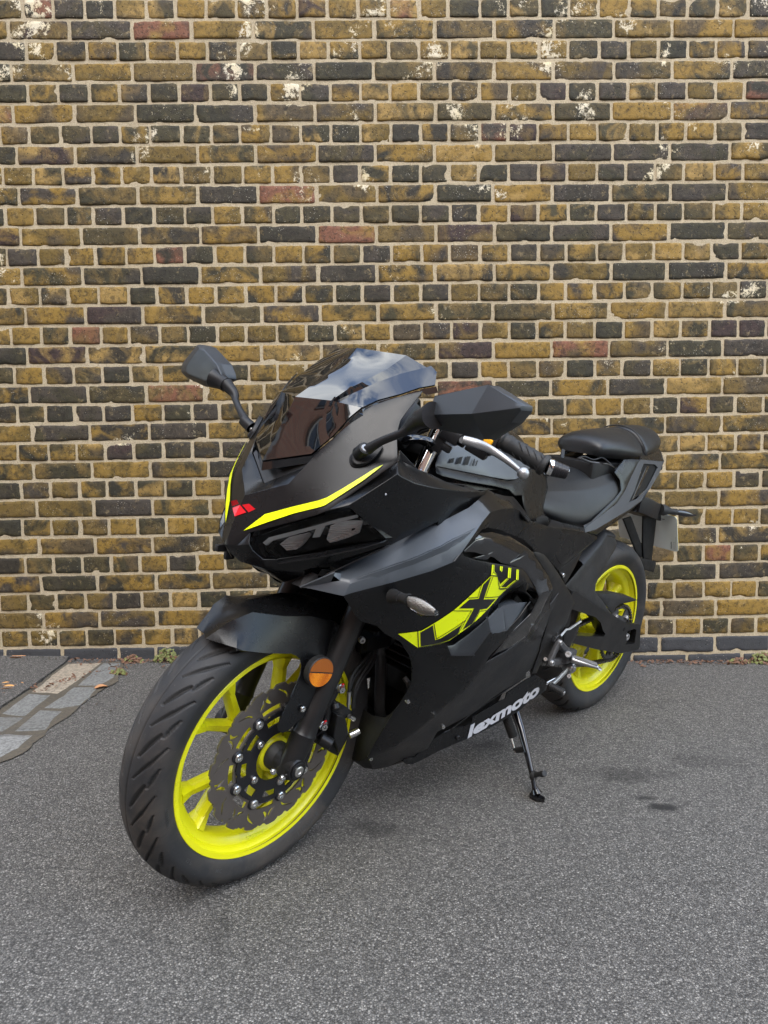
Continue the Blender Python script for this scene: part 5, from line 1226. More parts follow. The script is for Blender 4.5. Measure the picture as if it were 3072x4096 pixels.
# ---- seat side panels
mk([([(0.7669,0.1870,0.7397), (0.6620,0.1717,0.7153), (0.6334,0.1702,0.7094), (0.4524,0.1562,0.6816), (0.3741,0.1536,0.6628), (0.3658,0.1531,0.6562), (0.5355,0.1551,0.5997), (0.5510,0.1563,0.6072), (0.6048,0.1623,0.6453), (0.6325,0.1655,0.6577), (0.6748,0.1693,0.6642), (0.7248,0.1753,0.6700), (0.7910,0.1866,0.6999), (0.8284,0.1932,0.7106), (0.7684,0.1873,0.7347)], (0, 1, 0)),
    ([(0.6620,0.1717,0.7153), (0.6049,0.1436,0.7228), (0.5547,0.1453,0.7113), (0.4287,0.1416,0.6885), (0.4563,0.1595,0.6827), (0.6334,0.1702,0.7094)], (0, .4, 1)),
    ([(0.6325,0.1655,0.6577), (0.6048,0.1623,0.6453), (0.5322,0.1534,0.5984), (0.5388,0.1494,0.5845), (0.6403,0.1598,0.6390), (0.6956,0.1649,0.6505), (0.7248,0.1753,0.6700), (0.6748,0.1693,0.6642)], (0, 1, .2)),
    ([(0.3658,0.1531,0.6562), (0.5322,0.1534,0.5984), (0.5275,0.1435,0.5814), (0.4082,0.1391,0.6207)], (-.2, .8, -.5))], 'seat_side_panel', 'satin')
mk([([(0.5213,0.1402,0.5797), (0.4014,0.1356,0.6191), (0.4222,0.1337,0.5762), (0.4583,0.1329,0.5319), (0.4738,0.1346,0.5421)], (0, 1, 0))], 'frame_bracket', 'frame')
bolt(V((0.4920,0.1375,0.5624)), V((0.4920,0.1375,0.5624))+V((0, .005, 0)), .0065, parent=bike, name='screw')
# ---- frame / swingarm pivot cover
mk([([(0.7592,0.2006,0.6688), (0.7405,0.1996,0.6676), (0.7047,0.1982,0.6578), (0.6760,0.1974,0.6395), (0.6181,0.1945,0.6001), (0.5646,0.1903,0.5614), (0.5192,0.1855,0.5293), (0.4786,0.1800,0.4966), (0.4864,0.1774,0.4719), (0.4916,0.1733,0.4386), (0.5060,0.1706,0.4150), (0.4972,0.1657,0.3885), (0.5263,0.1652,0.3763), (0.5209,0.1561,0.3334), (0.5595,0.1613,0.3511), (0.5621,0.1520,0.3064), (0.5959,0.1565,0.3133), (0.6042,0.1737,0.3858), (0.6231,0.1831,0.4328), (0.6109,0.1791,0.4112), (0.6135,0.1895,0.4900), (0.6291,0.1939,0.5246), (0.6366,0.1971,0.5659), (0.6655,0.1990,0.5963), (0.7201,0.2006,0.6386)], (0, 1, 0), {})], 'frame_cover', 'frame', res=.02)
pv = V((0.5373,0.1750,0.4105))
a = Acc(); a.add(*cyl(pv-V((0, .014, 0)), pv, .0200, n=40, ch=.003)); pvo = a.build('pivot_cap', 'plastic', bike, True, 30)
a = Acc()
for k in range(5): t = 2*PI*k/5+.3; a.add(*beam(pv+V((0, .0012, 0)), pv+V((math.cos(t)*.013, .0012, math.sin(t)*.013)), .0030, .0022, .0022, .0022, (0, 1, 0)))
a.build('spokes_mark', 'greymetal', pvo)
# ---- lower sill with the maker's lettering
sillT = [(0.9457,0.1241,0.2125), (0.9043,0.1292,0.2267), (0.8586,0.1339,0.2305), (0.8254,0.1369,0.2260), (0.8065,0.1385,0.2283), (0.8061,0.1388,0.2437), (0.7637,0.1422,0.2531), (0.7117,0.1456,0.2624), (0.6868,0.1470,0.2633), (0.6831,0.1471,0.2795), (0.6091,0.1502,0.2969), (0.5668,0.1514,0.3023), (0.5171,0.1530,0.2756)]
sillM = [(0.4979,0.1541,0.2586), (0.5631,0.1517,0.2882), (0.6064,0.1508,0.2842), (0.6861,0.1478,0.2556), (0.8057,0.1386,0.2239), (0.8546,0.1336,0.2135), (0.9399,0.1225,0.1923)]
sillB = [(0.9761,0.1168,0.1844), (1.0089,0.1130,0.1878), (1.0124,0.1117,0.1823), (0.9989,0.1121,0.1710), (0.9763,0.1145,0.1654), (0.9351,0.1212,0.1728), (0.9061,0.1247,0.1783), (0.8470,0.1325,0.1850), (0.8047,0.1372,0.1874), (0.7131,0.1462,0.1987), (0.6123,0.1529,0.2158), (0.5848,0.1537,0.2310), (0.5395,0.1549,0.2375), (0.5034,0.1553,0.2444)]
sill = mk([(sillT+sillM, (0, .3, 1)), ([sillM[-1], sillT[0]]+sillB[0:1]+sillB[1:]+sillM[:-1], (0, 1, -.2), dict(id='sillface'))], 'lower_sill', 'satin', mirror=True, auto=25, res=.014)
for q in ((0.8478,0.1360,0.2005),): bolt(V(q)-V((0, .002, 0)), V(q)+V((0, .002, 0)), .0065, m='plastic', parent=sill, name='screw')

# ================================================================== SCREEN, MIRRORS, TANK, SEATS, TAIL
# windscreen: raised middle, two lower wings, black edge band
s0, s1, s2, s3 = (1.3823,0.0000,0.8485), (1.3215,0.0000,0.9659), (1.2039,0.0000,1.0446), (1.1833,0.0000,1.0681)
wl0, wl0b, wl1, wl2 = (1.3416,0.0848,0.8750), (1.3122,0.1043,0.9110), (1.2882,0.1148,0.9449), (1.2722,0.1244,0.9634)
cA = [(1.2985,0.0731,0.9685), (1.2611,0.0801,0.9887), (1.2445,0.0861,0.9985), (1.1922,0.0985,1.0290), (1.1441,0.0986,1.0594)]
cB = [(1.2928,0.0711,0.9655), (1.2410,0.0933,0.9962), (1.2155,0.1015,1.0102), (1.1737,0.1156,1.0295), (1.1256,0.1337,1.0467)]
ou = [(1.1161,0.1359,1.0507), (1.1133,0.1495,1.0407), (1.1281,0.1625,1.0171), (1.1582,0.1505,1.0084), (1.1920,0.1392,0.9941), (1.2306,0.1222,0.9792), (1.2722,0.1244,0.9634)]
def outw(P, d): return [V(p)+V((.62, .15 if V(p).y > .001 else 0, .70)).normalized()*d for p in C(P)]
cAo = [V(cA[0])]+outw(cA[1:], .0065); s1o, s2o, s3o = outw([s1, s2, s3], .0)
scr = mk([([s0, wl0, wl0b, wl1, wl2, cAo[0], s1], (1, .2, .6), dict(id='skip', res=.016)),
    ([s1, cAo[0], cAo[1], cAo[2], cAo[3], cAo[4], s3, s2], (.7, .1, .8), dict(id='skip', res=.016)),
    (cAo+cB[::-1], (.3, .8, .5), dict(id='skip', res=.012)),
    ([cAo[0], cB[0], wl2], (.6, .5, .6), dict(id='skip', res=.016)),
    (cB+ou, (.5, .6, .7), dict(id='skip', res=.016))], 'windscreen', 'screen', joined=True, solid=.004, auto=14, res=.016)
band = [wl0]+[wl0b, wl1, wl2]+[ou[5], ou[4], ou[3], ou[2]]
def inn(P, d): return [V(p)+V((-.55, -.05, -.55)).normalized()*d for p in C(P)]
def down(P, d): return [V(p)+V((-.25, .30, -.9)).normalized()*d for p in C(P)]
b0_ = inn([s0]+band, .0045); b1_ = [b0_[0]+V((.001, 0, -.015))]+down(b0_[1:], .012)
mk([(b0_+b1_[::-1], (.3, .5, -.6), dict(id='skip', res=.012))], 'screen_edge', 'gloss', joined=True, solid=.002)
# instrument pod behind the screen
a = Acc(); a.add(*box((1.085, 0, .930), (.05, .16, .09), (V((.8, 0, .6)), V((0, 1, 0)), V((-.6, 0, .8))), .012)); a.build('instrument_pod', 'plastic', bike, True, 30)
# mirrors
for sgn in (1, -1):
    f_ = (lambda p: V(p)) if sgn > 0 else My
    T_ = lambda L: [f_(p) for p in L]
    base = Acc(); bp_ = C([(1.3049,0.1448,0.8756), (1.3061,0.1510,0.8672), (1.3019,0.1595,0.8651), (1.2897,0.1716,0.8715), (1.2754,0.1779,0.8867), (1.2665,0.1778,0.9001), (1.2665,0.1722,0.9063), (1.2733,0.1622,0.9070), (1.2883,0.1499,0.8970), (1.3002,0.1440,0.8841)])
    bp_ = curve(bp_, 3, True); nb_ = V((.25, .75, .45)).normalized()
    v, f = prism([p+nb_*.010 for p in bp_], -nb_*.010, res=.01); base.add(v, f); ctr = sum(bp_, V())/len(bp_)
    v, f = prism([ctr+(p-ctr)*1.06+nb_*.003 for p in bp_], -nb_*.004, res=.01); base.add(v, f)
    if sgn < 0: base.only_mirror()
    mb = base.build('mirror_mount', 'plastic', bike, True, 30, bevel=.002)
    jp = V((1.3073,0.1820,0.9008)); kp = V((1.2984,0.1509,0.8798))
    a = Acc(); a.add(*lathe([(-.026, .0120), (-.004, .0112), (0, .0104), (.0004, .0078), (-.002, .0076)], 32, jp, nb_)); 
    st_ = [jp-nb_*.012+V((-.004, .010, .004)), (1.2979,0.2080,0.9160), (1.2886,0.2420,0.9347), (1.2842,0.2560,0.9471), (1.2886,0.2820,0.9635)]
    v, f = tube(st_, [.0095, .0070, .0068, .0100, .0150], 22, smooth_path=5); a.add(v, f)
    v, f = tube([V(st_[-1])+V((.001, -.002, -.001)), (1.2918,0.2920,0.9668), (1.2987,0.3150,0.9730)], [.0158, .0162, .0215], 22); a.add(v, f)
    if sgn < 0: a.only_mirror()
    a.build('mirror_stem', 'plastic', bike, True, 40)
    if sgn > 0 or True:
        bolt(f_(jp-nb_*.004), f_(jp+nb_*.0015), .0074, m='alu', parent=mb); bolt(f_(kp+nb_*.008), f_(kp+nb_*.0125), .0044, parent=mb)
    # housing
    if sgn < 0:
        RM = C([(1.2850,-0.4152,1.0407), (1.2850,-0.4480,1.0174), (1.2850,-0.4793,0.9931), (1.2850,-0.4818,0.9723), (1.2850,-0.4557,0.9621), (1.2850,-0.3726,0.9496), (1.2850,-0.3359,0.9560), (1.2850,-0.2912,0.9737), (1.2850,-0.2950,0.9857), (1.2850,-0.3133,1.0049), (1.2850,-0.3840,1.0374)])
        RI = C([(1.3000,-0.3815,1.0320), (1.3000,-0.4055,1.0147), (1.3000,-0.4293,0.9903), (1.3000,-0.4325,0.9768), (1.3000,-0.4172,0.9700), (1.3000,-0.3491,0.9626), (1.3000,-0.3202,0.9676), (1.3000,-0.2857,0.9788), (1.3000,-0.2873,0.9851), (1.3000,-0.3051,1.0011), (1.3000,-0.3615,1.0293)])
        a = Acc(); a.add(*loft([RM, RI], closed=True)); a.add(*patch(RI, out=(1, 0, .1), res=.03, planar=False))
        bk_ = [p+V((-.030, 0, 0)) for p in RM]; a.add(*loft([RM, bk_], closed=True)); cb = sum(bk_, V())/len(bk_)
        a.add(*loft([bk_, [cb+(p-cb)*.97+V((.004, 0, 0)) for p in bk_]], closed=True)); a.only_mirror(); bk_ = [My(p) for p in bk_]; cb = My(cb)
    else:
        m_it, m_tp, m_ot, m_ot2, m_bt, m_il, m_ctr = (1.2898,0.3050,1.0020), (1.2912,0.4040,1.0282), (1.2926,0.4670,1.0062), (1.2912,0.4670,0.9990), (1.2708,0.3970,0.9486), (1.2846,0.2920,0.9695), (1.3015,0.3950,0.9848)
        m_ol, m_ib = (1.2834,0.4480,0.9797), (1.2793,0.3000,0.9518)
        fr_ = [m_it, m_tp, m_ot, m_ot2, m_ol, m_bt, m_ib, m_il]
        bk_ = [V(p)+V((-.026, .002, 0)) for p in C(fr_)]
        P_ = [V(p) for p in C(fr_)]; cm = V(m_ctr)+V((.006, 0, 0)); ci = V((1.2857,0.3020,0.9721))+V((.010, 0, 0)); co_ = (V(m_ot)+V(m_ot2))/2+V((.003, 0, 0))
        a = Acc()
        for tri in ([P_[0], P_[1], cm, ci], [P_[1], P_[2], co_, cm], [ci, cm, P_[5], P_[6]], [cm, co_, P_[4], P_[5]], [P_[0], ci, P_[6], P_[7]], [co_, P_[3], P_[4]], [co_, P_[2], P_[3]]):
            a.add(*patch(tri, out=(1, .1, .2), res=.012))
        a.add(*loft([P_, bk_], closed=True)); cb = sum(bk_, V())/8
        a.add(*loft([bk_, [cb+(p-cb)*.97+V((.004, 0, 0)) for p in bk_]], closed=True))
    if sgn < 0: a.only_mirror()
    me = bpy.data.meshes.new('mirror'); me.from_pydata(a.v, [], a.f); bm = bmesh.new(); bm.from_mesh(me); bmesh.ops.remove_doubles(bm, verts=bm.verts, dist=.0004)
    bmesh.ops.recalc_face_normals(bm, faces=bm.faces)
    bmesh.ops.dissolve_limit(bm, angle_limit=rad(3), verts=bm.verts, edges=bm.edges)
    sel = [e for e in bm.edges if len(e.link_faces) == 2 and e.calc_face_angle(0) > rad(7)]
    bmesh.ops.bevel(bm, geom=sel, offset=.0085, segments=5, affect='EDGES', profile=.5, clamp_overlap=True); bm.to_mesh(me); bm.free()
    mo = link('mirror', me, 'shell', bike, True, 50)
    a = Acc(); gv = [cb+(p-cb)*.95+V((-.0005, 0, 0)) for p in bk_]; a.add(*patch(gv, out=(-1, 0, 0), res=.03, planar=True)); 
    if sgn < 0: a.only_mirror()
    a.build('mirror_glass', 'chrome', mo, True, None)
    # moulded approval marks
    o_ = V((1.2804,0.3520,1.0121))+V((.002, .0005, .0015)); uu = (V((1.2814,0.3650,1.0167))-V((1.2804,0.3520,1.0121))).normalized(); nn_ = V((.75, .05, .65)).normalized(); vv_ = nn_.cross(uu).normalized()
    if sgn > 0:
        a = Acc()
        for s_, dx, dy, h_ in (('CCC', -.004, 0, .0055), ('A048858', -.008, -.0095, .0036), ('HYY-1100', -.006, .009, .0034)):
            vs, fs, x0, x1 = text_mesh(s_, .01); k = h_/.7
            a.add([o_+uu*((v.x-x0)*k+dx)+vv_*(v.y*k+dy)+nn_*.0004 for v in vs], fs)
        a.build('moulded_mark', 'dark', mo, False)
# ---- front indicators on the fairing
for sgn in (1, -1):
    p0, p1, p2 = V((1.2218,0.2150,0.6358)), V((1.2272,0.2330,0.6407)), V((1.2264,0.2520,0.6424))
    a = Acc(); a.add(*tube([p0-(p1-p0)*.4, p0, p1], [.0145, .0125, .0100], 24)); a.add(*tube([p1, V((1.2273,0.2420,0.6414)), p2], [.0092, .0095, .0115], 24))
    if sgn < 0: a.only_mirror()
    st2 = a.build('indicator', 'rubber', bike, True, 35)
    q0_, q1_ = V((1.2275,0.2450,0.6404)), V((1.2269,0.3200,0.6442)); t = (q1_-q0_).normalized(); upv = V((.15, 0, 1)); upv = (upv-t*upv.dot(t)).normalized(); sd = t.cross(upv); n = 28; rings = []
    for i in range(15):
        s_ = i/14; h_ = .0165*(math.sin(PI*min(1, s_*.80+.14))**.8); h_ *= 1 if s_ < .93 else .8; w_ = h_*.62; c = q0_+(q1_-q0_)*s_-upv*(.004*s_)
        rings.append([c+upv*math.cos(2*PI*k/n)*h_+sd*math.sin(2*PI*k/n)*w_ for k in range(n)])
    a = Acc().add(*loft(rings, closed=True, cap=True))
    if sgn < 0: a.only_mirror()
    a.build('indicator_lens', 'clear', st2, True, 60)
    a = Acc(); cen = [sum(r, V())/n for r in rings]
    a.add(*loft([[c+(p-c)*.8+sd*0 for p in r[:n//2+1]] for r, c in zip(rings[1:-1], cen[1:-1])]))
    for i in range(2, 12, 2):
        a.add(*box(cen[i]-sd*.002, (.006, .006, .010), (t, sd, upv), .0012))
    if sgn < 0: a.only_mirror()
    a.build('indicator_bowl', 'bowl2', st2, True, 20)
# ---- side graphics
def flat_decal(poly, m, name, lift, par, facet_out=(0.12, .95, -.25)):
    o = V(facet_out).normalized()*lift; a = Acc(); a.add(*patch([p+o for p in C(poly)], out=facet_out, res=.012)); return a
dpar = side
bvh_objs = []
deps = bpy.context.evaluated_depsgraph_get(); deps.update()
def bvh_of(o):
    return BVHTree.FromPolygons([v.co.copy() for v in o.data.vertices], [tuple(p.vertices) for p in o.data.polygons])
SB = bvh_of(side)
def snap(p, lift):
    p = V(p); h = SB.ray_cast(p+V((0, .06, 0)), V((0, -1, 0)), .12)
    if h[0] is None:
        h = SB.find_nearest(p)
        return h[0]+h[1]*lift if h[1].y > 0 else h[0]-h[1]*lift
    n = h[1] if h[1].y > 0 else -h[1]; return h[0]+n*lift
def dec(polys, m, name, lift, res=.007):
    a = Acc()
    for P in polys:
        v, f = patch(C(P), out=SD, res=res); a.add([snap(p, lift) for p in v], f)
    return a.build(name, m, side, True, None)
YB = [[(1.1283,0.2007,0.5472), (1.1215,0.2028,0.5476), (1.0984,0.2129,0.5623), (1.0608,0.2269,0.5869), (1.0310,0.2373,0.6135), (0.9810,0.2492,0.6558), (0.9568,0.2486,0.6503), (0.9365,0.2451,0.6288), (0.9201,0.2432,0.6171), (0.8950,0.2419,0.6132), (0.9199,0.2405,0.5983), (0.9274,0.2394,0.5907), (0.9556,0.2356,0.5721), (0.9888,0.2287,0.5488), (1.0231,0.2196,0.5274), (1.0406,0.2136,0.5149), (1.0615,0.2081,0.5102), (1.1119,0.1939,0.5072)],
      [(1.1694,0.1867,0.5449), (1.1294,0.2003,0.5471), (1.1129,0.1936,0.5070)],
      [(0.9199,0.2466,0.6407), (0.9085,0.2458,0.6384), (0.9275,0.2440,0.6216), (0.9060,0.2429,0.6175), (0.8836,0.2436,0.6317), (0.8722,0.2425,0.6293), (0.8975,0.2419,0.6120), (0.9395,0.2435,0.6185), (0.9362,0.2453,0.6297)]]
dec(YB, 'decal', 'decal', .0012)
YT = [[(0.9817,0.2468,0.6778), (0.9731,0.2464,0.6764), (0.9721,0.2473,0.6630), (0.9544,0.2470,0.6507), (0.9824,0.2482,0.6569)],
      [(0.9502,0.2453,0.6709), (0.9395,0.2446,0.6684), (0.9399,0.2452,0.6604), (0.9416,0.2456,0.6578), (0.9502,0.2459,0.6626)],
      [(0.9157,0.2430,0.6626), (0.9026,0.2419,0.6597), (0.9034,0.2436,0.6387), (0.9152,0.2445,0.6411)],
      [(0.8785,0.2397,0.6536), (0.8677,0.2386,0.6512), (0.8690,0.2405,0.6295), (0.8793,0.2415,0.6318)]]
dec(YT, 'decal', 'decal', .0012)
BB = [[(1.1223,0.2017,0.5445), (1.0998,0.2117,0.5589), (1.0798,0.2068,0.5225), (1.0672,0.2104,0.5248), (1.0239,0.2245,0.5503), (1.0250,0.2210,0.5351), (1.0307,0.2178,0.5252), (1.0452,0.2134,0.5177), (1.0649,0.2080,0.5132), (1.1083,0.1960,0.5108)],
      [(0.9811,0.2488,0.6534), (0.9981,0.2451,0.6378), (0.9978,0.2390,0.6062), (1.0266,0.2366,0.6081), (1.0476,0.2300,0.5911), (1.0023,0.2345,0.5852), (1.0159,0.2228,0.5369), (0.9925,0.2282,0.5483), (0.9813,0.2351,0.5787), (0.9567,0.2363,0.5771), (0.9326,0.2400,0.5951), (0.9804,0.2394,0.6020)]]
dec(BB, 'decalblack', 'letter', .0020)
def strip(pts, w_):
    P = [V(p) for p in pts]; o = []
    for a_, b_ in zip(P, P[1:]):
        t = (b_-a_).normalized(); nn = t.cross(V((0, 1, 0))).normalized()*w_; o.append([a_-nn-t*w_, b_-nn+t*w_, b_+nn+t*w_, a_+nn-t*w_])
    return o
LN = []
for P in ([(1.0597,0.2272,0.5872), (1.0082,0.2328,0.5802), (1.0171,0.2273,0.5590), (1.0777,0.2079,0.5248), (1.0980,0.2128,0.5614)],
          [(0.9745,0.2489,0.6534), (0.9765,0.2404,0.6060), (0.9204,0.2404,0.5980)], [(1.0309,0.2370,0.6123), (1.0025,0.2394,0.6099), (1.0038,0.2448,0.6381)],
          [(1.1286,0.2005,0.5470), (1.1122,0.1939,0.5074)], [(1.1116,0.1945,0.5090), (1.0633,0.2081,0.5119), (1.0428,0.2134,0.5156), (1.0277,0.2183,0.5250), (1.0232,0.2262,0.5579)],
          [(0.9552,0.2356,0.5724), (0.9804,0.2345,0.5754), (0.9897,0.2287,0.5491)], [(0.9562,0.2486,0.6502), (0.9464,0.2461,0.6350), (0.9307,0.2433,0.6173), (0.8957,0.2418,0.6124)], [(1.0255,0.2192,0.5273), (1.0163,0.2274,0.5589)],
          [(0.9828,0.2493,0.6565), (0.9560,0.2487,0.6507)], [(0.9139,0.2461,0.6388), (0.9330,0.2442,0.6231)], [(0.8771,0.2429,0.6301), (0.9012,0.2423,0.6147), (0.9363,0.2438,0.6199)]):
    LN += strip(P, .0008)
dec(LN, 'decalblack', 'outline', .0021, .01)
LN2 = []
for P in ([(0.9772,0.2466,0.6771), (0.9768,0.2476,0.6627), (0.9803,0.2482,0.6566)], [(0.9451,0.2450,0.6695), (0.9447,0.2455,0.6615)], [(0.9086,0.2424,0.6610), (0.9090,0.2440,0.6402)], [(0.8733,0.2392,0.6523), (0.8738,0.2410,0.6307)], [(0.9761,0.2475,0.6626), (0.9588,0.2472,0.6521)]):
    LN2 += strip(P, .0007)
dec(LN2, 'decalblack', 'outline', .0021, .01)
# maker's lettering on the sill
vs, fs, x0, x1 = text_mesh('lexmoto', .045, 1.0)
o_, ex, up_ = V((0.8116,0.1372,0.1904)), V((0.5411,0.1546,0.2442)), V((0.8090,0.1398,0.2242))
uu = (ex-o_)/(x1-x0); vv_ = (up_-o_)/.73; SLB = bvh_of(sill)
pv_ = []
for v in vs:
    p = o_+uu*(v.x-x0)+vv_*v.y; h = SLB.ray_cast(p+V((0, .05, 0)), V((0, -1, 0)), .1)
    pv_.append((h[0] if h[0] is not None else p)+V((0, .0013, 0)))
Acc().add(pv_, fs).build('lettering', 'silver', sill, False)
# ---- tank
tk = mk([([(1.0454,0.1210,0.8607), (1.0334,0.1147,0.8762), (1.0150,0.1086,0.8911), (0.9424,0.1036,0.8996), (0.8930,0.1053,0.8897), (0.8040,0.1035,0.8797), (0.7258,0.1022,0.8648), (0.6626,0.1021,0.8490), (0.7401,0.1190,0.8271), (0.7630,0.1229,0.8230), (0.7919,0.1255,0.8232), (0.8583,0.1271,0.8312), (1.0423,0.1225,0.8564), (1.0473,0.1241,0.8529)], (0, 1, .6), dict(id='tankpanel'))], 'tank_panel', 'grey', auto=25)
mk([([(1.0469,0.1239,0.8524), (1.0416,0.1221,0.8554), (0.8589,0.1277,0.8303), (0.7961,0.1264,0.8203), (0.7615,0.1221,0.8218), (0.6595,0.1004,0.8476), (0.6596,0.1055,0.8318), (0.6998,0.1216,0.8049), (0.7348,0.1332,0.7867), (0.7698,0.1367,0.7878), (0.7953,0.1343,0.8020), (0.8477,0.1353,0.8112), (0.9160,0.1356,0.8203), (0.9630,0.1348,0.8262), (1.0309,0.1306,0.8374), (1.0497,0.1278,0.8436)], (0, 1, -.2)),
    ([(0.6595,0.1004,0.8476), (0.6222,0.0937,0.8414), (0.5704,0.0862,0.8261), (0.5612,0.0939,0.7904), (0.5878,0.1069,0.7615), (0.6028,0.1145,0.7429), (0.6312,0.1128,0.7784), (0.6580,0.1137,0.7994), (0.7348,0.1332,0.7867), (0.6998,0.1216,0.8049), (0.6596,0.1055,0.8318)], (-.4, 1, .3)),
    ([(0.6580,0.1137,0.7994), (0.6312,0.1128,0.7784), (0.6028,0.1145,0.7429), (0.5969,0.1157,0.7313), (0.5789,0.1139,0.7227), (0.5491,0.1103,0.7117), (0.5642,0.1175,0.6977), (0.6209,0.1268,0.7110), (0.6898,0.1390,0.7253), (0.7162,0.1402,0.7438), (0.7324,0.1380,0.7660), (0.7360,0.1355,0.7786), (0.7348,0.1332,0.7867)], (-.2, 1, 0))], 'tank_cover', 'satin')
# tank top as sections across the bike: (x, [(y, z) ...])
def sections(S_, name, m, sub=1, par=None, auto=None, close_front=True, close_back=True):
    cs = []
    for x, prof in S_:
        h = [V((x+(q[2] if len(q) > 2 else 0), q[0], q[1])) for q in prof]
        cs.append([My(p) for p in h[::-1]]+(h[1:] if abs(h[0].y) < 1e-6 else h))
    n = len(cs[0]); a = Acc(); v, f = loft(cs); a.add(v, [tuple(reversed(q)) for q in f] if False else f)
    if close_front: a.f.append(tuple(range(n)))
    if close_back: a.f.append(tuple((len(cs)-1)*n+k for k in reversed(range(n))))
    me = bpy.data.meshes.new(name); me.from_pydata(a.v, [], a.f); bm = bmesh.new(); bm.from_mesh(me); bmesh.ops.recalc_face_normals(bm, faces=bm.faces); bm.to_mesh(me); bm.free()
    o = link(name, me, m, par or bike, True, auto); md = o.modifiers.new('s', 'SUBSURF'); md.levels = sub; md.render_levels = sub; return o
sections([(.96, [(0, .870), (.05, .865), (.095, .845), (.105, .80)]), (.90, [(0, .905), (.055, .897), (.098, .865), (.112, .80)]), (.80, [(0, .932), (.055, .922), (.098, .880), (.118, .80)]),
          (.70, [(0, .938), (.055, .926), (.095, .880), (.115, .79)]), (.63, [(0, .930), (.045, .912), (.070, .865), (.078, .78)]), (.585, [(0, .902), (.035, .884), (.055, .840), (.060, .76)]), (.56, [(0, .862), (.03, .845), (.046, .80), (.05, .74)])], 'tank', 'satin', 2)
# ---- rider seat
sections([(.625, [(0.0000, 0.8000), (0.0450, 0.7950), (0.0758, 0.7836), (0.0800, 0.7820), (0.0840, 0.7786), (0.1000, 0.7650), (0.1080, 0.7450), (0.0900, 0.7350)]), (.600, [(0.0000, 0.8030), (0.0500, 0.7980), (0.0808, 0.7848), (0.0850, 0.7830), (0.0896, 0.7788), (0.1080, 0.7620), (0.1190, 0.7350), (0.1000, 0.7220)]), (.560, [(0.0000, 0.8060), (0.0500, 0.8000), (0.0834, 0.7833), (0.0880, 0.7810), (0.0924, 0.7760), (0.1100, 0.7560), (0.1240, 0.7220), (0.1000, 0.7080)]), (.480, [(0.0000, 0.8100), (0.0550, 0.8020), (0.0876, 0.7818), (0.0920, 0.7790), (0.0964, 0.7722), (0.1140, 0.7450), (0.1300, 0.7000), (0.1050, 0.6860)]), (.400, [(0.0000, 0.8180), (0.0600, 0.8080), (0.0917, 0.7825), (0.0960, 0.7790), (0.1004, 0.7708), (0.1180, 0.7380), (0.1340, 0.6880), (0.1080, 0.6760)]), (.360, [(0.0000, 0.8240), (0.0600, 0.8140), (0.0943, 0.7850), (0.0990, 0.7810), (0.1032, 0.7724), (0.1200, 0.7380), (0.1340, 0.6900), (0.1080, 0.6780)]), (.290, [(0.0000, 0.8380), (0.0620, 0.8260), (0.0972, 0.7926), (0.1020, 0.7880), (0.1060, 0.7808), (0.1220, 0.7520), (0.1310, 0.7180), (0.1080, 0.7040)]), (.220, [(0.0000, 0.8500), (0.0620, 0.8380), (0.0990, 0.8046), (0.1040, 0.8000), (0.1072, 0.7950), (0.1200, 0.7750), (0.1240, 0.7520), (0.1050, 0.7380)]), (.185, [(0.0000, 0.8520), (0.0580, 0.8400), (0.0897, 0.8101), (0.0940, 0.8060), (0.0964, 0.8024), (0.1060, 0.7880), (0.1080, 0.7720), (0.0900, 0.7600)])], 'rider_seat', 'seat', 2)
# ---- pillion seat: upper pad and lower pad with the seam between
sections([(.285, [(0, 0.9000), (0.035, 0.8990), (0.062, 0.8930), (0.066, 0.8780), (0.05, 0.8690)]), (.272, [(0, 0.9210), (0.04, 0.9180), (0.072, 0.9040), (0.078, 0.8820), (0.06, 0.8650)]), (.23, [(0, 0.9340), (0.045, 0.9300), (0.082, 0.9120), (0.091, 0.8840), (0.07, 0.8630)]), (.14, [(0, 0.9440), (0.05, 0.9360), (0.094, 0.9060), (0.105, 0.8780), (0.08, 0.8590)]),
          (.06, [(0, 0.9500), (0.05, 0.9400), (0.092, 0.9000), (0.102, 0.8720), (0.08, 0.8550)]), (.045, [(0, 0.9520), (0.05, 0.9400), (0.088, 0.9000), (0.096, 0.8740), (0.075, 0.8570)])], 'pillion_seat', 'seat', 2)
sections([(.040, [(0, 0.9530), (0.05, 0.9410), (0.089, 0.9010), (0.095, 0.8740), (0.07, 0.8570)]), (.025, [(0, 0.9560), (0.052, 0.9440), (0.092, 0.9020), (0.098, 0.8740), (0.075, 0.8570)]), (-.04, [(0, 0.9620), (0.048, 0.9500), (0.084, 0.9120), (0.088, 0.8840), (0.065, 0.8650)]), (-.11, [(0, 0.9620), (0.042, 0.9520), (0.072, 0.9220), (0.075, 0.8960), (0.055, 0.8770)]), (-.155, [(0, 0.9500), (0.034, 0.9440), (0.056, 0.9220), (0.058, 0.9020), (0.04, 0.8870)])], 'pillion_pad', 'seat', 2)
# crease bead between the two pads
a = Acc(); a.add(*tube(curve([V((.043, -.090, .884)), V((.043, -.088, .903)), V((.043, -.05, .9415)), V((.043, 0, .9535)), V((.043, .05, .9415)), V((.043, .088, .903)), V((.043, .092, .884))], 5), .0022, 8)); a.build('seam_bead', 'rubber', bike)
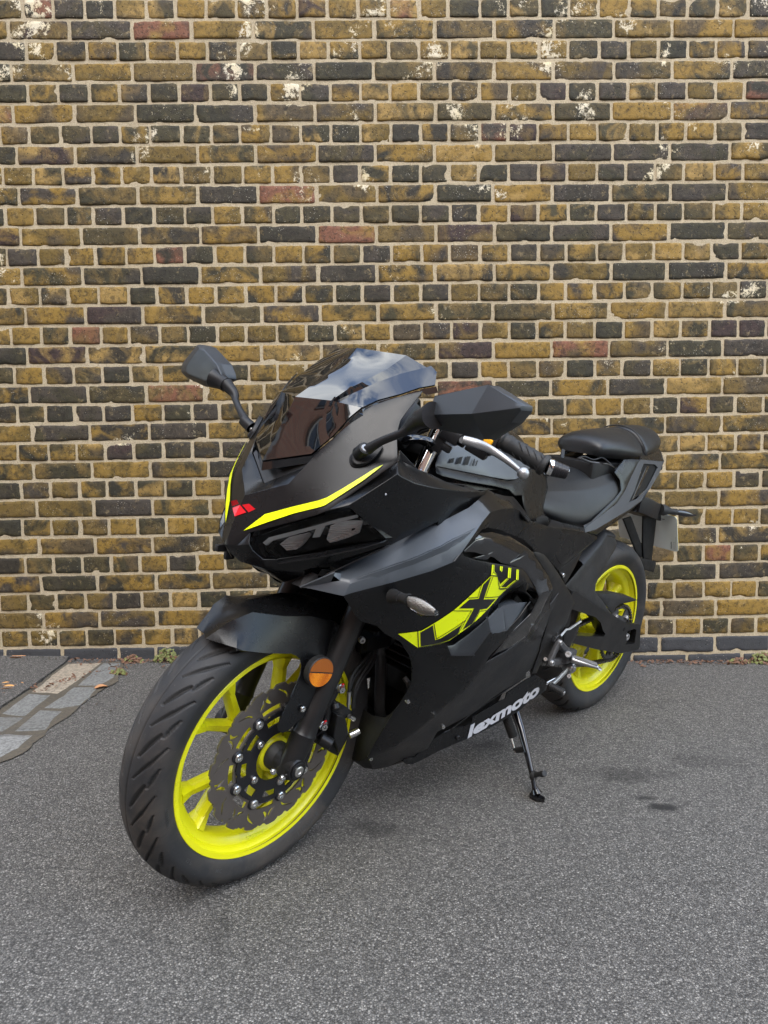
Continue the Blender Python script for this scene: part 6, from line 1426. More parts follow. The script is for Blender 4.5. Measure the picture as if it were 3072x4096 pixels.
# dark compartment under the pillion with loose wiring
a = Acc(); a.add(*box((.17, 0, .800), (.30, .16, .10), ch=.01)); a.build('seat_compartment', 'dark', bike, True, 30)
for pts, r, m in (([(0.3784,0.0600,0.8604), (0.3259,0.0500,0.8641), (0.2890,0.0600,0.8564), (0.2468,0.0650,0.8629), (0.2223,0.0850,0.8432)], .0024, 'rubber'), ([(0.2656,0.0800,0.8477), (0.2481,0.0850,0.8484), (0.2052,0.0900,0.8362)], .0014, 'chain'), ([(0.3830,0.0700,0.8639), (0.3284,0.0700,0.8527), (0.2838,0.0750,0.8496)], .003, 'greymetal')):
    v, f = tube(pts, r, 8, smooth_path=5); Acc().add(v, f).build('wiring', m, bike)
# ---- tail unit
mk([([(0.4256,0.1419,0.6846), (0.3281,0.1351,0.7143), (0.2391,0.1293,0.7421), (0.1840,0.1216,0.7777), (0.1420,0.1130,0.8171), (0.1048,0.1062,0.8496), (0.0857,0.1032,0.8642), (-0.1342,0.0842,0.8531), (-0.0904,0.0937,0.8151), (-0.0241,0.1053,0.7758), (0.0531,0.1165,0.7387), (0.1398,0.1263,0.7200), (0.1977,0.1319,0.7103), (0.2807,0.1382,0.6948), (0.3619,0.1422,0.6781), (0.4221,0.1443,0.6745)], (-.1, 1, .2), dict(id='tailstrip', res=.014, holes=[C([(0.0538,0.1020,0.8508), (-0.0499,0.0930,0.8459), (-0.0744,0.0930,0.8356), (-0.0531,0.0980,0.8191), (0.0058,0.1080,0.7738), (0.0887,0.1190,0.7467), (0.1553,0.1250,0.7395), (0.1221,0.1200,0.7714), (0.0729,0.1070,0.8325)])]))], 'tail_panel', 'grey', auto=25)
mk([([(0.0403,0.0960,0.8496), (-0.0639,0.0870,0.8448), (-0.0885,0.0870,0.8343), (-0.0080,0.1020,0.7721), (0.1422,0.1190,0.7376), (0.1088,0.1140,0.7697)], (0, 1, 0), dict(id='skip'))], 'tail_vent', 'dark', solid=0)
for P in ([(0.0150,0.0960,0.8421), (-0.0090,0.0940,0.8405), (0.1108,0.1180,0.7417), (0.1236,0.1190,0.7425)],): mk([(P, (0, 1, 0), dict(id='skip'))], 'vent_bar', 'gloss')
mk([([(0.4256,0.1419,0.6846), (0.3281,0.1351,0.7143), (0.2391,0.1293,0.7421), (0.1840,0.1216,0.7777), (0.1420,0.1130,0.8171), (0.1048,0.1062,0.8496), (0.0857,0.1032,0.8642), (0.1313,0.0985,0.8644), (0.1724,0.0951,0.8630), (0.2136,0.0996,0.8400), (0.2338,0.1026,0.8271), (0.2085,0.1112,0.8052), (0.2079,0.1200,0.7768), (0.2484,0.1243,0.7549), (0.3856,0.1356,0.7003), (0.4242,0.1371,0.6933)], (.2, .5, 1)),
    ([(0.0857,0.1032,0.8642), (0.0797,0.0989,0.8692), (0.0472,0.0866,0.8822), (-0.0764,0.0477,0.9185), (-0.1230,0.0496,0.9052), (-0.1501,0.0605,0.8838), (-0.1342,0.0842,0.8531)], (-.3, .7, .7)),
    ([(0.3619,0.1422,0.6781), (0.2807,0.1382,0.6948), (0.1977,0.1319,0.7103), (0.1398,0.1263,0.7200), (0.0531,0.1165,0.7387), (0.0112,0.1145,0.7663), (-0.0159,0.0947,0.7385), (0.0774,0.1037,0.7075), (0.1993,0.1144,0.6779), (0.3005,0.1173,0.6507), (0.4221,0.1443,0.6745)], (0, .6, -1))], 'tail_cowl', 'satin')
mk([([V((-0.0764,0.0477,0.9185)), V((-0.1230,0.0496,0.9052)), V((-0.1501,0.0605,0.8838)), V((-0.1342,0.0842,0.8531)), V((-0.0904,0.0937,0.8151)), V((-0.0904,0.0937,0.8151))*1+V((0, -.095, -.01)), V((-0.1342,0.0842,0.8531))+V((-.02, -.085, 0)), V((-0.1230,0.0496,0.9052))+V((0, -.048, .004)), V((-0.0764,0.0477,0.9185))+V((0, -.05, .006))], (-1, .2, .3), dict(id='skip'))], 'tail_end', 'satin', joined=True, res=.025)
# small brackets beside the pillion
for P in ([(0.4851,0.0700,0.8889), (0.4768,0.0750,0.8865), (0.4932,0.0850,0.8656), (0.5044,0.0820,0.8672)], [(0.2257,0.0980,0.8344), (0.1596,0.0880,0.8618), (0.1546,0.0900,0.8593), (0.2161,0.1000,0.8319)]):
    mk([(P, (0, 1, .2), dict(id='skip'))], 'seat_bracket', 'plastic', solid=.004)
# ---- number plate hanger, rear indicators, number plate
hz = Acc(); hz.add(*box((-.10, 0, .700), (.16, .17, .055), (V((.97, 0, .22)), V((0, 1, 0)), V((-.22, 0, .97))), .008)); hz.add(*box((-.235, 0, .672), (.14, .11, .040), (V((.95, 0, .30)), V((0, 1, 0)), V((-.30, 0, .95))), .006))
hz.build('tail_underside', 'plastic', bike, True, 30)
mk([([(-0.0305,0.0800,0.7376), (-0.0786,0.0780,0.7360), (-0.2170,0.0740,0.7020), (-0.1943,0.0780,0.6860), (-0.0543,0.0820,0.7163)], (0, .6, 1), dict(id='skip')), ([(-0.0543,0.0820,0.7163), (-0.1943,0.0780,0.6860), (-0.2144,0.0720,0.6538), (-0.0046,0.0750,0.6916)], (0, 1, 0), dict(id='skip'))], 'indicator_arm', 'plastic')
for sgn in (1, -1):
    A_ = V((-0.1943,0.0760,0.6892)); B_ = V((-0.3704,0.1350,0.6701))
    a = Acc(); d = B_-A_; a.add(*tube([A_, A_+d*.10, A_+d*.16, A_+d*.30, A_+d*.42], [.019, .0195, .016, .010, .012], 20))
    if sgn < 0: a.only_mirror()
    o = a.build('indicator', 'rubber', bike, True, 35)
    t = d.normalized(); upv = (V((0, 0, 1))-t*t.z).normalized(); sd = t.cross(upv); n = 20; rings = []
    for i in range(10):
        s_ = i/9; c = A_+d*(.38+.62*s_); h_ = .0120*math.sin(PI*(.16+.80*s_)); rings.append([c+upv*math.cos(2*PI*k/n)*h_+sd*math.sin(2*PI*k/n)*h_*.8 for k in range(n)])
    a = Acc().add(*loft(rings, closed=True, cap=True))
    if sgn < 0: a.only_mirror()
    a.build('indicator_lens', 'smoke', o, True, 60)
# plate: in the plane across the bike, tilted back
px0, pz0 = -.455, .638
pn = V((math.cos(rad(20)), 0, math.sin(rad(20)))); pu = V((-math.sin(rad(-20)) if False else .34, 0, .94)).normalized()
def onplate(c): return c
PLc = V((-.300, 0, .600)); pe_y = V((0, 1, 0)); pe_z = V((.50, 0, .866)).normalized(); pnn = pe_y.cross(pe_z)
Wp, Hp = .222, .152
def plpt(y, z, o=0): return PLc+pe_y*y+pe_z*z+pnn*o
def rrect(w_, h_, r, o):
    P = []
    for cx, cz, a0 in ((w_/2-r, h_/2-r, 0), (-w_/2+r, h_/2-r, 90), (-w_/2+r, -h_/2+r, 180), (w_/2-r, -h_/2+r, 270)):
        for k in range(5): t = rad(a0+22.5*k); P.append(plpt(cx+r*math.cos(t), cz+r*math.sin(t), o))
    return P
v, f = prism(rrect(Wp, Hp, .010, 0), -pnn*.0022, res=.03); plo = Acc().add(v, f).build('number_plate', 'plateback', bike, True, 30)
v, f = prism(rrect(Wp+.001, Hp+.001, .0105, -.0024), -pnn*.0012, res=.03); Acc().add(v, f).build('plate_face', 'plateyellow', plo, True, 30)
vs, fs, x0, x1 = text_mesh('Nikkolite', .012); k = .0085
a = Acc(); a.add([plpt(.090-v.y*k, -.068+(v.x-x0)*k, .0006) for v in vs], fs)
vs, fs, x0, x1 = text_mesh('Reflective Sheeting', .0); k = .0046
a.add([plpt(.0985-v.y*k, -.068+(v.x-x0)*k, .0006) for v in vs], fs); a.add([plpt(.103, -.068, .0006), plpt(.1035, -.068, .0006), plpt(.1035, -.010, .0006), plpt(.103, -.010, .0006)], [(0, 1, 2, 3)])
a.build('print', 'ink', plo, False)
# hanger legs (a V of flat bars) down to the lower crossbar
for P in ([(-0.0161,0.0400,0.6592), (-0.0705,0.0400,0.6632), (-0.2031,0.0400,0.5469), (-0.2561,0.0400,0.5084), (-0.2039,0.0400,0.5092), (-0.1567,0.0400,0.5375)], [(-0.1475,0.0450,0.6676), (-0.2585,0.0450,0.6563), (-0.2706,0.0450,0.5942), (-0.2908,0.0450,0.4892), (-0.2221,0.0450,0.5015), (-0.1924,0.0450,0.5539)]):
    mk([(P, (0.3, 1, 0), dict(id='skip'))], 'plate_hanger', 'dark', solid=.006, mirror=False)
    
mk([([(-0.1601,0.0550,0.5180), (-0.3144,0.0500,0.4866), (-0.3218,0.0500,0.4750), (-0.3155,0.0500,0.4453), (-0.2137,0.0550,0.4688)], (.5, 1, .2), dict(id='skip'))], 'lower_bar', 'dark', solid=.012, mirror=False)
a = Acc(); a.add(*tube([(-0.2753,0.0620,0.6592), (-0.3547,0.0660,0.6399)], [.014, .012], 14)); a.build('plate_light', 'rubber', bike)
bolt(V((-0.3325,0.0600,0.6337)), V((-0.3325,0.0600,0.6337))+V((0, .008, -.012)), .004, parent=bike, m='steel', name='screw')

# ================================================================== CONTROLS, REAR END, ENGINE, STAND
# clip-on bar, grip, switch box, lever
def ctl(sgn):
    f_ = (lambda p: V(p)) if sgn > 0 else My
    mkk = lambda a, name, m, par=None, auto=35, **k: (a if sgn > 0 else a.only_mirror()).build(name, m, par or bike, True, auto, **k)
    b0, b1, b2, b3 = V((1.0242,0.1250,0.9239)), V((0.9708,0.2050,0.9294)), V((0.9257,0.2990,0.8865)), V((0.8975,0.3310,0.8794))
    d = (b3-b2).normalized()
    a = Acc(); a.add(*tube([b0, b1, b3-d*.02], .0112, 18)); bar = mkk(a, 'handlebar', 'dark')
    prof = []; L = (b2-b1).length; g0 = b1+(b2-b1)*.08; gd = (b2-b1).normalized()
    for h, r in ((0, .0200), (.004, .0205), (.008, .0170), (.012, .0170), (.014, .0180), (.022, .0180), (.024, .0168), (.05, .0170), (.075, .0176), (.10, .0172), (L*.92-.014, .0172), (L*.92-.010, .0215), (L*.92-.002, .0215), (L*.92, .0195), (L*.92+.001, .012)): prof.append((h, r))
    a = Acc(); a.add(*lathe(prof, 40, g0, gd)); gr = mkk(a, 'grip', 'rubber', bar)
    # raised pattern on the grip
    a = Acc(); x_, y_, z_ = frame_z(gd)
    for k in range(5):
        for s_ in (0, 1, 2, 3):
            ph = s_*PI/2+.5; P = []
            for i in range(7):
                t = i/6; an = ph+t*.9; h = .034+k*.0165+t*.018; P.append(g0+gd*h+(x_*math.cos(an)+y_*math.sin(an))*.0178)
            a.add(*tube(P, [.0006, .0013, .0016, .0017, .0016, .0013, .0006], 6))
    mkk(a, 'grip_ribs', 'rubber', gr)
    e0 = b2+d*.002
    a = Acc(); a.add(*lathe([(0, .012), (0, .0172), (.009, .0176), (.010, .0160), (.010, .01)], 36, e0, d)); mkk(a, 'bar_end_ring', 'chrome', bar)
    pr = [(.010, .0155)]
    for i in range(4): pr += [(.011+i*.0075, .0162-i*.0009), (.0165+i*.0075, .0162-i*.0009), (.0170+i*.0075, .0150-i*.0009), (.0180+i*.0075, .0150-i*.0009)]
    pr += [(.041, .0118)]
    a = Acc(); a.add(*lathe(pr, 36, e0, d)); be = mkk(a, 'bar_end', 'carrier', bar, 25)
    a = Acc(); a.add(*lathe([(.0405, .0118), (.0415, .0112), (.0420, .006), (.0400, .005), (.0400, .0001)], 24, e0, d)); mkk(a, 'end_screw', 'chrome', bar, 25)
    # switch box
    a = Acc(); c = b1+(b0-b1)*.22; ud = V((0, 0, 1)); ud = (ud-gd*ud.dot(gd)).normalized(); sd = gd.cross(ud)
    a.add(*box(c-ud*.006, (.058, .042, .050), (gd, sd, ud), .007)); a.add(*box(c-ud*.030+sd*.006, (.046, .034, .024), (gd, sd, ud), .004)); sw = mkk(a, 'switch_box', 'plastic', bar)
    a = Acc(); a.add(*box(V((1.0070,0.2120,0.9222)), (.018, .010, .010), (gd, sd, ud), .003)); mkk(a, 'switch_button', 'orange', sw)
    # lever and perch
    l0, l1, l2, l3, l4, l5 = V((1.0469,0.1500,0.9226)), V((1.0453,0.1800,0.9185)), V((1.0298,0.2020,0.9146)), V((1.0080,0.2200,0.9066)), V((0.9935,0.2500,0.8918)), V((0.9952,0.2900,0.8748))
    a = Acc(); a.add(*box(l0, (.040, .024, .026), (gd, sd, ud), .005)); a.add(*tube([l0-gd*.012, l0+gd*.03, l1], [.0095, .0095, .008], 16)); mkk(a, 'lever_perch', 'plastic', bar)
    a = Acc(); P = curve([l1, l2, l3, l4, l5], 7); n = len(P)
    R_ = [.0092+.0012*math.sin(PI*min(1, i/n*2.2)) if i < n*.45 else .0092-.0042*((i/n-.45)/.55) for i in range(n)]
    vs, fs = [], []; m_ = 14
    for i, p in enumerate(P):
        t = (P[min(i+1, n-1)]-P[max(i-1, 0)]).normalized(); u1 = (ud-t*ud.dot(t)).normalized(); v1 = t.cross(u1)
        for k in range(m_):
            an = 2*PI*k/m_; vs.append(p+u1*math.cos(an)*R_[i]*.95+v1*math.sin(an)*R_[i]*.72)
    for i in range(n-1):
        for k in range(m_): fs.append((i*m_+k, i*m_+(k+1) % m_, (i+1)*m_+(k+1) % m_, (i+1)*m_+k))
    fs.append(tuple(range(m_))); a.add(vs, fs)
    # ball tip
    bm = bmesh.new(); bmesh.ops.create_uvsphere(bm, u_segments=24, v_segments=14, radius=.0118); bm.verts.index_update()
    a.add([l5+gd*.004+V(v.co) for v in bm.verts], [tuple(v.index for v in f.verts) for f in bm.faces]); bm.free(); mkk(a, 'lever', 'alu', bar, 60)
    a = Acc(); a.add(*box(V((1.0545,0.1300,0.9059)), (.020, .016, .040), (gd, sd, ud), .003)); a.add(*box(V((1.0508,0.1400,0.8985)), (.03, .014, .014), (gd, sd, ud), .003)); mkk(a, 'clutch_switch', 'plastic', bar)
ctl(1); ctl(-1)
# yoke top and cables
a = Acc(); a.add(*loft([curve(C([(1.1094,0.0750,0.9066), (1.1005,0.0900,0.9144), (1.0796,0.1000,0.9154), (1.0668,0.1180,0.9129), (1.0505,0.1220,0.9048)]), 5), curve(C([(1.0977,0.0700,0.8997), (1.0856,0.0850,0.9058), (1.0692,0.0950,0.9040), (1.0600,0.1120,0.8995), (1.0442,0.1180,0.8969)]), 5)]))
a.build('top_yoke', 'gloss', bike, True, 60, solid=.012)
for P, r in (([(1.0464,0.1500,0.9270), (1.0342,0.1200,0.9321), (1.0002,0.0600,0.9246), (0.9960,0.0200,0.9094), (1.0203,0.0200,0.8856), (1.0457,0.0400,0.8617)], .0042), ([(1.0497,0.1600,0.9249), (1.0433,0.1400,0.9293), (1.0332,0.1000,0.9312), (1.0202,0.0500,0.9227), (1.0278,0.0300,0.8986), (1.0518,0.0500,0.8672)], .0036), ([(0.9809,-0.0200,0.9358), (0.9664,-0.0300,0.9631), (0.9381,-0.0500,0.9764), (0.9080,-0.0700,0.9655), (0.8956,-0.0800,0.9418)], .005)):
    v, f = tube(P, r, 10, smooth_path=6); Acc().add(v, f).build('cable', 'rubber', bike, True, 60)
# vents in the tank panel
va = Acc(); TB = bvh_of(tk)
for q in (((1228, 1392), (1250, 1340), (1285, 1335), (1270, 1390)), ((1308, 1398), (1335, 1328), (1378, 1320), (1352, 1400)), ((1390, 1408), (1422, 1315), (1465, 1318), (1432, 1412)), ((1475, 1418), (1500, 1345), (1512, 1348), (1488, 1420)), ((1512, 1420), (1530, 1360), (1545, 1362), (1524, 1422))):
    pass
VQ = [[(1.0058,0.1202,0.8617), (0.9969,0.1165,0.8705), (0.9858,0.1159,0.8715), (0.9932,0.1199,0.8620)], [(0.9821,0.1203,0.8604), (0.9704,0.1152,0.8725), (0.9565,0.1141,0.8742), (0.9688,0.1203,0.8596)],
      [(0.9565,0.1204,0.8584), (0.9423,0.1135,0.8745), (0.9280,0.1130,0.8744), (0.9435,0.1205,0.8571)], [(0.9301,0.1204,0.8562), (0.9175,0.1146,0.8694), (0.9137,0.1147,0.8688), (0.9257,0.1206,0.8554)], [(0.9184,0.1203,0.8553), (0.9084,0.1155,0.8662), (0.9038,0.1155,0.8657), (0.9138,0.1203,0.8548)]]
for P in VQ: va.add(*patch([V(p)+V((.001, .0028, .0012)) for p in C(P)], out=SD, res=.03, planar=True))
va.build('panel_slots', 'dark', tk, False)
# ---- swingarm
Ys = .118
SWO = [(0.4273,0.1380,0.4966), (0.4138,0.1360,0.5023), (0.3967,0.1350,0.5001), (0.3024,0.1280,0.4600), (0.2039,0.1240,0.4166), (0.0868,0.1200,0.3718), (-0.0220,0.1180,0.3267), (-0.1133,0.1160,0.3074), (-0.1346,0.1150,0.2957), (-0.1612,0.1150,0.2203), (-0.1491,0.1150,0.2080), (-0.0181,0.1180,0.2249), (0.0425,0.1200,0.2416), (0.1896,0.1240,0.2852), (0.3460,0.1300,0.3375), (0.3903,0.1320,0.3558), (0.3985,0.1340,0.3931), (0.3617,0.1320,0.3741), (0.3346,0.1310,0.3587), (0.1495,0.1250,0.3179), (0.1400,0.1240,0.3240), (0.1667,0.1250,0.3440), (0.1903,0.1255,0.3718), (0.2345,0.1265,0.3970), (0.3877,0.1330,0.4468), (0.4079,0.1350,0.4535)]
SLOT = [(-0.0255,0.1170,0.2992), (-0.0839,0.1160,0.2974), (-0.1047,0.1155,0.2901), (-0.1113,0.1155,0.2421), (-0.1010,0.1160,0.2401), (-0.0386,0.1170,0.2509), (-0.0352,0.1170,0.2753)]
swb = []
for sgn in (1, -1):
    v, f = prism(C(SWO), (0, -.034, 0), res=.03, holes=[C(SLOT)]); a = Acc().add(v, f)
    v, f = prism([V(p)+V((0, -.010, 0)) for p in C([(0.3374,0.1300,0.3721), (0.1603,0.1240,0.3366), (0.1400,0.1240,0.3240), (0.1495,0.1250,0.3179), (0.3346,0.1310,0.3587)])], (0, -.026, 0), res=.03)
    if sgn < 0: a.only_mirror()
    swb.append(a.build('swingarm', 'frame', bike, True, 25, bevel=.004))
p = V((-0.0563,0.1090,0.2714)); bolt(p-V((0, .03, 0)), p+V((0, .004, 0)), .0135, m='alu', parent=swb[0], name='axle_bolt')
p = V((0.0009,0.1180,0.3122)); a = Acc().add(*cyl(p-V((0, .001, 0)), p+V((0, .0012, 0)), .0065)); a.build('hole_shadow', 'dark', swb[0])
a = Acc(); a.add(*box((.36, 0, .40), (.05, .21, .06), ch=.01)); a.add(*cyl((.46, -.15, .372), (.46, .15, .372), .026)); a.build('swingarm_brace', 'frame', bike, True, 30)
a = Acc(); a.add(*cyl(Rr((0, -.13, 0)), Rr((0, .112, 0)), .011)); a.build('rear_axle', 'alu', bike)
# ---- rear hugger with chain guard
hg_t = [(0.4598,0.1322,0.5255), (0.4395,0.1300,0.5320), (0.3532,0.1184,0.5673), (0.2936,0.1098,0.5877), (0.2293,0.0994,0.6112), (0.1906,0.0921,0.6335)]
hg_e = [(0.0785,0.0778,0.5951), (0.0857,0.0805,0.5813), (0.1623,0.0974,0.5465), (0.2184,0.1088,0.5184), (0.2475,0.1156,0.4963), (0.2489,0.1185,0.4780), (0.2307,0.1187,0.4642), (0.1895,0.1181,0.4381), (0.1010,0.1174,0.3754), (0.2029,0.1235,0.4162), (0.3015,0.1276,0.4598), (0.3879,0.1304,0.4974), (0.4051,0.1315,0.4996)]
mk([(hg_t+[(0.1009,0.0791,0.6157)]+hg_e, (0, 1, .2)), ], 'hugger', 'rough', auto=30)
tp = C([(0.3532,0.1184,0.5673), (0.2936,0.1098,0.5877), (0.2293,0.0994,0.6112), (0.1906,0.0921,0.6335), (0.1009,0.0791,0.6157)])
arcs = []
for i, p in enumerate(tp):
    arcs.append([V((p.x-.012*math.sin(PI*k/10)*0, p.y*math.cos(PI*k/10), p.z+.020*math.sin(PI*k/10))) for k in range(11)])
Acc().add(*loft(arcs)).build('hugger_top', 'rough', bike, True, 40, solid=.003)
mk([([(0.2307,0.1187,0.4642), (0.1127,0.1153,0.4471), (0.0040,0.1117,0.4221), (-0.0874,0.1082,0.3948), (-0.0053,0.1117,0.3993), (0.0512,0.1139,0.4049), (0.0878,0.1153,0.3977), (0.1001,0.1161,0.3793), (0.1896,0.1181,0.4381)], (0, 1, .1))], 'chain_guard', 'rough', mirror=False)
mk([([(0.2307,0.1187,0.4642), (0.1127,0.1153,0.4471), (0.0040,0.1117,0.4221), (-0.0874,0.1082,0.3948), V((0.0040,0.1117,0.4221))+V((0, -.02, .004)), V((0.1127,0.1153,0.4471))+V((0, -.025, .004)), V((0.2307,0.1187,0.4642))+V((0, -.025, .003))], (0, .2, 1), dict(id='skip'))], 'chain_guard_top', 'rough', mirror=False)
# ---- footrest hanger, footrest, gear lever
def tb(P, r, name, m, par=None, n=14, sm=0, auto=40):
    v, f = tube(P, r, n, smooth_path=sm); return Acc().add(v, f).build(name, m, par or bike, True, auto)
def barz(P, w_, tk_, name, m, par=None, side=(0, 1, 0)):
    a = Acc()
    for p, q in zip(P, P[1:]): a.add(*beam(p, q, w_, tk_, w_, tk_, side, .2))
    return a.build(name, m, par or bike, True, 30)
h0, h1, h2, h3 = V((0.5350,0.1830,0.3997)), V((0.5632,0.1830,0.3501)), V((0.4818,0.1860,0.3587)), V((0.4946,0.1850,0.3371))
a = Acc(); a.add(*beam(h0, h1, .017, .012, .020, .012, (0, 1, 0), .2)); a.add(*beam(h0, h2, .017, .012, .022, .012, (0, 1, 0), .2)); a.add(*beam(h1, h3, .018, .012, .018, .012, (0, 1, 0), .2)); a.add(*beam(h2, h3, .020, .012, .020, .012, (0, 1, 0), .2))
hang = a.build('footrest_hanger', 'greymetal', bike, True, 30)
a = Acc(); a.add(*box(V((0.4841,0.1900,0.3533)), (.050, .026, .034), ch=.007)); a.add(*cyl(V((0.4972,0.1960,0.3623)), V((0.5207,0.2080,0.3719)), .010)); a.build('footrest_joint', 'greymetal', hang, True, 30)
bolt(V((0.5168,0.2060,0.3703)), V((0.5246,0.2100,0.3735)), .0085, m='alu', parent=hang); bolt(h0, h0+V((0, .010, 0)), .0068, m='alu', parent=hang); bolt(h1, h1+V((0, .012, 0)), .0078, m='alu', parent=hang)
bolt(V((0.5892,0.1840,0.3641)), V((0.6001,0.1900,0.3688)), .0052, parent=bike, name='screw')
# footrest: tapered cast peg with rows of studs
f0, f1 = V((0.4936,0.2050,0.3537)), V((0.4452,0.2700,0.3417)); fd = (f1-f0).normalized(); fu = V((0, 0, 1)); fu = (fu-fd*fu.dot(fd)).normalized(); fs_ = fd.cross(fu); FL = (f1-f0).length
a = Acc(); secs = []
for t, w_, h_ in ((0, .020, .018), (.05, .026, .022), (.5, .023, .018), (.86, .020, .013), (.90, .022, .009), (.97, .024, .008), (1.0, .018, .006)):
    c = f0+fd*FL*t-fu*(.004*(t > .87)); secs.append([c+fs_*(math.cos(k*PI/8)*w_/2)+fu*(math.sin(k*PI/8)*h_/2*(1 if math.sin(k*PI/8) < 0 else .7)) for k in range(16)])
a.add(*loft(secs, closed=True, cap=True))
peg = a.build('footrest', 'alu', bike, True, 40)
a = Acc()
for i in range(13):
    for j in range(4):
        t = .10+i*.058; c = f0+fd*FL*t+fs_*(-.0085+j*.0057)*(1-.15*t)+fu*(.0062-.0018*t); a.add(*box(c, (.0044, .0040, .0040), (fd, fs_, fu), .0006))
a.build('studs', 'alu', peg, False)
g0_, g1__, g2__ = V((0.4734,0.1950,0.3197)), V((0.5262,0.1980,0.3018)), V((0.5767,0.2050,0.2950))
a = Acc(); a.add(*beam(g0_, g1__, .015, .008, .013, .008, (0, 1, 0), .25)); a.add(*beam(g1__, g2__, .013, .008, .012, .008, (0, 1, 0), .25)); a.add(*beam(g0_, V((0.4674,0.1950,0.2879)), .013, .008, .011, .008, (0, 1, 0), .25))
gl_ = a.build('gear_lever', 'alu', bike, True, 30)
a = Acc(); a.add(*lathe([(-.016, .0115), (-.015, .0135), (.010, .0135), (.012, .0120), (.012, .007), (.016, .0065), (.017, .004), (.017, .0001)], 28, g0_, (0, 1, 0))); a.build('lever_pivot', 'alu', gl_, True, 30)
bolt(V((0.4752,0.1990,0.2960)), V((0.4891,0.2060,0.3022)), .006, m='alu', parent=gl_)
t0, t1 = V((0.5777,0.2050,0.2953)), V((0.5725,0.2420,0.2908)); td = (t1-t0).normalized(); TL = (t1-t0).length; pr = [(0, .004), (0, .0095)]
for i in range(8): pr += [(TL*(i+.1)/8, .0108), (TL*(i+.6)/8, .0108), (TL*(i+.7)/8, .0088), (TL*(i+1)/8, .0088)]
pr += [(TL, .0085), (TL+.001, .0001)]
Acc().add(*lathe(pr, 22, t0, td)).build('toe_rubber', 'rubber', gl_, True, 30)
Acc().add(*cyl(t1, t1+td*.002, .0055)).build('toe_pin', 'alu', gl_)
tb([(0.5641,0.1850,0.2923), (0.5203,0.1900,0.3001)], .0048, 'shift_rod', 'chrome', gl_)
# heel guard
mk([([(0.4339,0.1760,0.4240), (0.4136,0.1740,0.4409), (0.4180,0.1750,0.4238), (0.4251,0.1760,0.3981), (0.4593,0.1790,0.3679), (0.5014,0.1810,0.3789), (0.5098,0.1800,0.4186), (0.4776,0.1780,0.4207)], (0, 1, 0), dict(id='skip'))], 'heel_guard', 'satin', mirror=False, solid=.003)
tb([(0.5236,0.1800,0.4125), (0.4977,0.1780,0.4245), (0.4791,0.1770,0.4221), (0.4183,0.1750,0.4329)], .0032, 'guard_rim', 'alu', None, 8)
# ---- side stand
a = Acc(); k0_, k1_, k2_, k3_ = V((0.5726,0.1150,0.1794)), V((0.5823,0.1450,0.1492)), V((0.6191,0.2000,0.1062)), V((0.6518,0.2430,0.0755))
k4_ = V((0.6705,0.2620,0.0643))
a.add(*tube([k0_, k1_, k2_, k3_, k4_], [.0125, .0110, .0080, .0066, .0064], 20))
stand = a.build('side_stand', 'gloss', bike, True, 50)
gz = V((BM.transposed() @ V((0, 0, 1))))      # world up in the motorcycle frame
ft = [(0.6908,0.2600,0.0600), (0.6828,0.2610,0.0684), (0.6725,0.2640,0.0705), (0.6566,0.2700,0.0525), (0.6372,0.2760,0.0383), (0.6410,0.2770,0.0359), (0.6608,0.2700,0.0423), (0.6794,0.2620,0.0511)]
def to_ground(p, h):
    w_ = BO+BM@V(p); c = V((0, 0, CAMH)); d = w_-c; t = (h-c.z)/d.z; g_ = c+d*t; return BM.transposed()@(g_-BO)
top_ = [to_ground(p, .011) for p in C(ft)]; bot_ = [p-gz*.008 for p in top_]
cg = sum(top_, V())/len(top_)
a = Acc(); a.add(*loft([bot_, top_], closed=True)); a.add(*patch(top_, out=gz, res=.02)); a.add(*patch(bot_, out=-gz, res=.02)); a.add(*tube([k3_+(k4_-k3_)*.6, cg+gz*.002], [.0066, .014], 16))
a.build('stand_foot', 'gloss', stand, True, 40)
a = Acc(); kk_ = V((0.6474,0.2380,0.0845)); a.add(*cyl(kk_-V((0, .004, 0)), kk_+V((0, .008, 0)), .012)); a.add(*tube([kk_, (0.6608,0.2700,0.1101)], .0058, 12)); a.add(*cyl((0.6592,0.2660,0.1065), (0.6632,0.2760,0.1149), .0075)); a.build('stand_tab', 'rubber', stand)
# spring
s0_, s1_ = V((0.6379,0.1280,0.1916)), V((0.6274,0.1520,0.1436)); sdv = (s1_-s0_); x_, y_, z_ = frame_z(sdv); P = []
for i in range(15*12+1): t = i/(15*12); an = 2*PI*15*t; P.append(s0_+sdv*t+(x_*math.cos(an)+y_*math.sin(an))*.0105)
tb(P, .0021, 'stand_spring', 'dark', stand, 6)
tb([s1_, (0.6383,0.1550,0.1417), (0.6415,0.1720,0.1152), (0.6401,0.1740,0.1126)], .0026, 'spring_hook', 'steel', stand, 8)
a = Acc(); a.add(*beam((0.6437,0.1720,0.1182), (0.6307,0.1850,0.1240), .016, .008, .020, .010, (0, 1, 0))); a.build('stand_bracket', 'dark', stand)
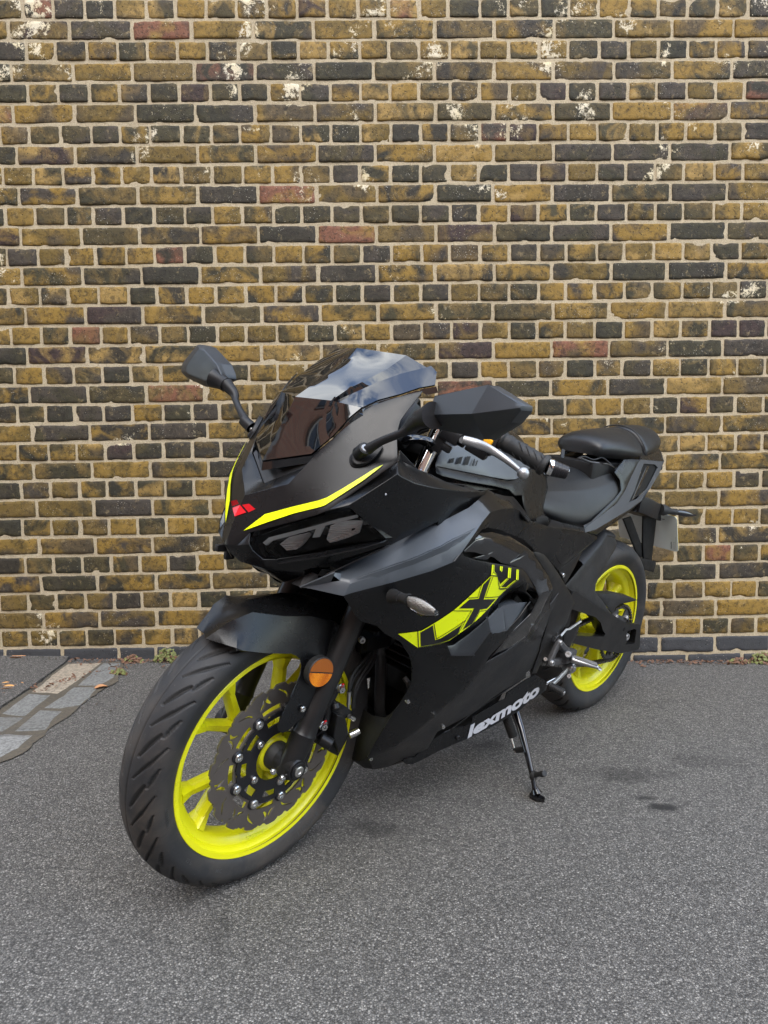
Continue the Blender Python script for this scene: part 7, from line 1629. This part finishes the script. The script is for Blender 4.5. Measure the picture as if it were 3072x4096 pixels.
# ---- engine parts and the dark core added between the panels
a = Acc()
a.add(*box((.80, 0, .60), (.42, .27, .26), ch=.02)); a.add(*box((.72, 0, .40), (.34, .24, .22), ch=.02)); a.add(*box((.60, 0, .55), (.25, .24, .30), ch=.02)); a.build('dark_core', 'dark', bike, True, 30)  # dark filler boxes added so no bright background shows through the panel gaps
a = Acc(); cyl0 = V((.98, 0, .43)); axc = V((.93, 0, .36)).normalized()
for i in range(9):
    a.add(*box(cyl0+V((-.10, 0, .105-.020*i)), (.17, .20-.004*(i % 2), .0055), ch=.002))
a.add(*box((.87, 0, .40), (.13, .15, .22), ch=.01)); a.add(*box((.97, 0, .345), (.03, .13, .05), ch=.004)); a.build('cylinder', 'dark', bike, True, 30)
a = Acc(); a.add(*box((.80, 0, .265), (.26, .22, .16), ch=.03)); a.add(*cyl((.74, .08, .30), (.74, .125, .30), .085, n=40)); a.build('crankcase', 'dark', bike, True, 30)
tb([V((.985, .012, .44)), V((1.03, .014, .42)), (1.0262,0.0180,0.4039), (1.0157,0.0180,0.3351), (1.0062,0.0180,0.2649), V((.96, .0, .215)), V((.85, -.02, .175))], .0130, 'exhaust_pipe', 'greymetal', None, 24, 5)
a = Acc(); a.add(*box(V((1.1170,0.0500,0.4707)), (.030, .05, .03), ch=.004)); a.add(*box(V((1.0904,0.0520,0.4599)), (.090, .02, .025), ch=.003)); cb_ = a.build('hose_clamp', 'dark', bike, True, 30)
bolt(V((1.1532,0.0750,0.4890)), V((1.1532,0.0750,0.4890))+V((.003, .008, 0)), .0072, m='alu', parent=cb_)
tb([(1.0901,0.0500,0.4363), (1.1133,0.0550,0.4163), (1.1462,0.0600,0.3951), (1.1584,0.0650,0.3777)], .0035, 'cable', 'rubber', None, 10, 5)
tb([(1.0699,0.0450,0.4258), (1.0856,0.0500,0.4080), (1.1183,0.0550,0.3801), (1.1371,0.0600,0.3515), (1.1407,0.0650,0.3276)], .0038, 'cable', 'rubber', None, 10, 5)
tb([(1.0428,0.1100,0.3928), (1.0403,0.1200,0.3837), (1.0477,0.1300,0.3814)], .006, 'bracket', 'greymetal')
# beak under the headlights
mk([([(1.3849,0.0450,0.6573), (1.3363,0.0950,0.6645), (1.3347,0.0900,0.6535), (1.3292,0.0300,0.6214)], (1, .5, 0), dict(id='skip')), ([(1.3849,0.0450,0.6573), (1.3292,0.0300,0.6214), (1.3096,0.0000,0.6092), (1.3848,0.0000,0.6519)], (1, .2, -.3), dict(id='skip'))], 'nose_duct', 'satin', joined=True)
mk([([(1.3382,0.0600,0.6306), (1.3305,0.0850,0.6515), (1.2968,0.1150,0.6741), (1.2521,0.1500,0.6996), (1.2278,0.1880,0.7257), (1.2754,0.1600,0.6960), (1.3202,0.1300,0.6650), (1.2831,0.1140,0.6605), (1.3437,0.0920,0.6342), (1.3408,0.0700,0.6316)], (.3, .3, 1), dict(id='skip'))], 'duct_shelf', 'rough')
a = Acc(); a.add(*box((1.20, 0, .72), (.22, .20, .12), ch=.02)); a.build('headstock_cover', 'dark', bike, True, 30)
# small lamp bracket poking out on the far side of the nose
a = Acc(); a.add(*box(V((1.4017,-0.0750,0.6689)), (.03, .012, .014), ch=.003)); a.add(*box(V((1.3898,-0.0700,0.6556)), (.02, .01, .02), ch=.003)); a.build('nose_bracket', 'plastic', bike)
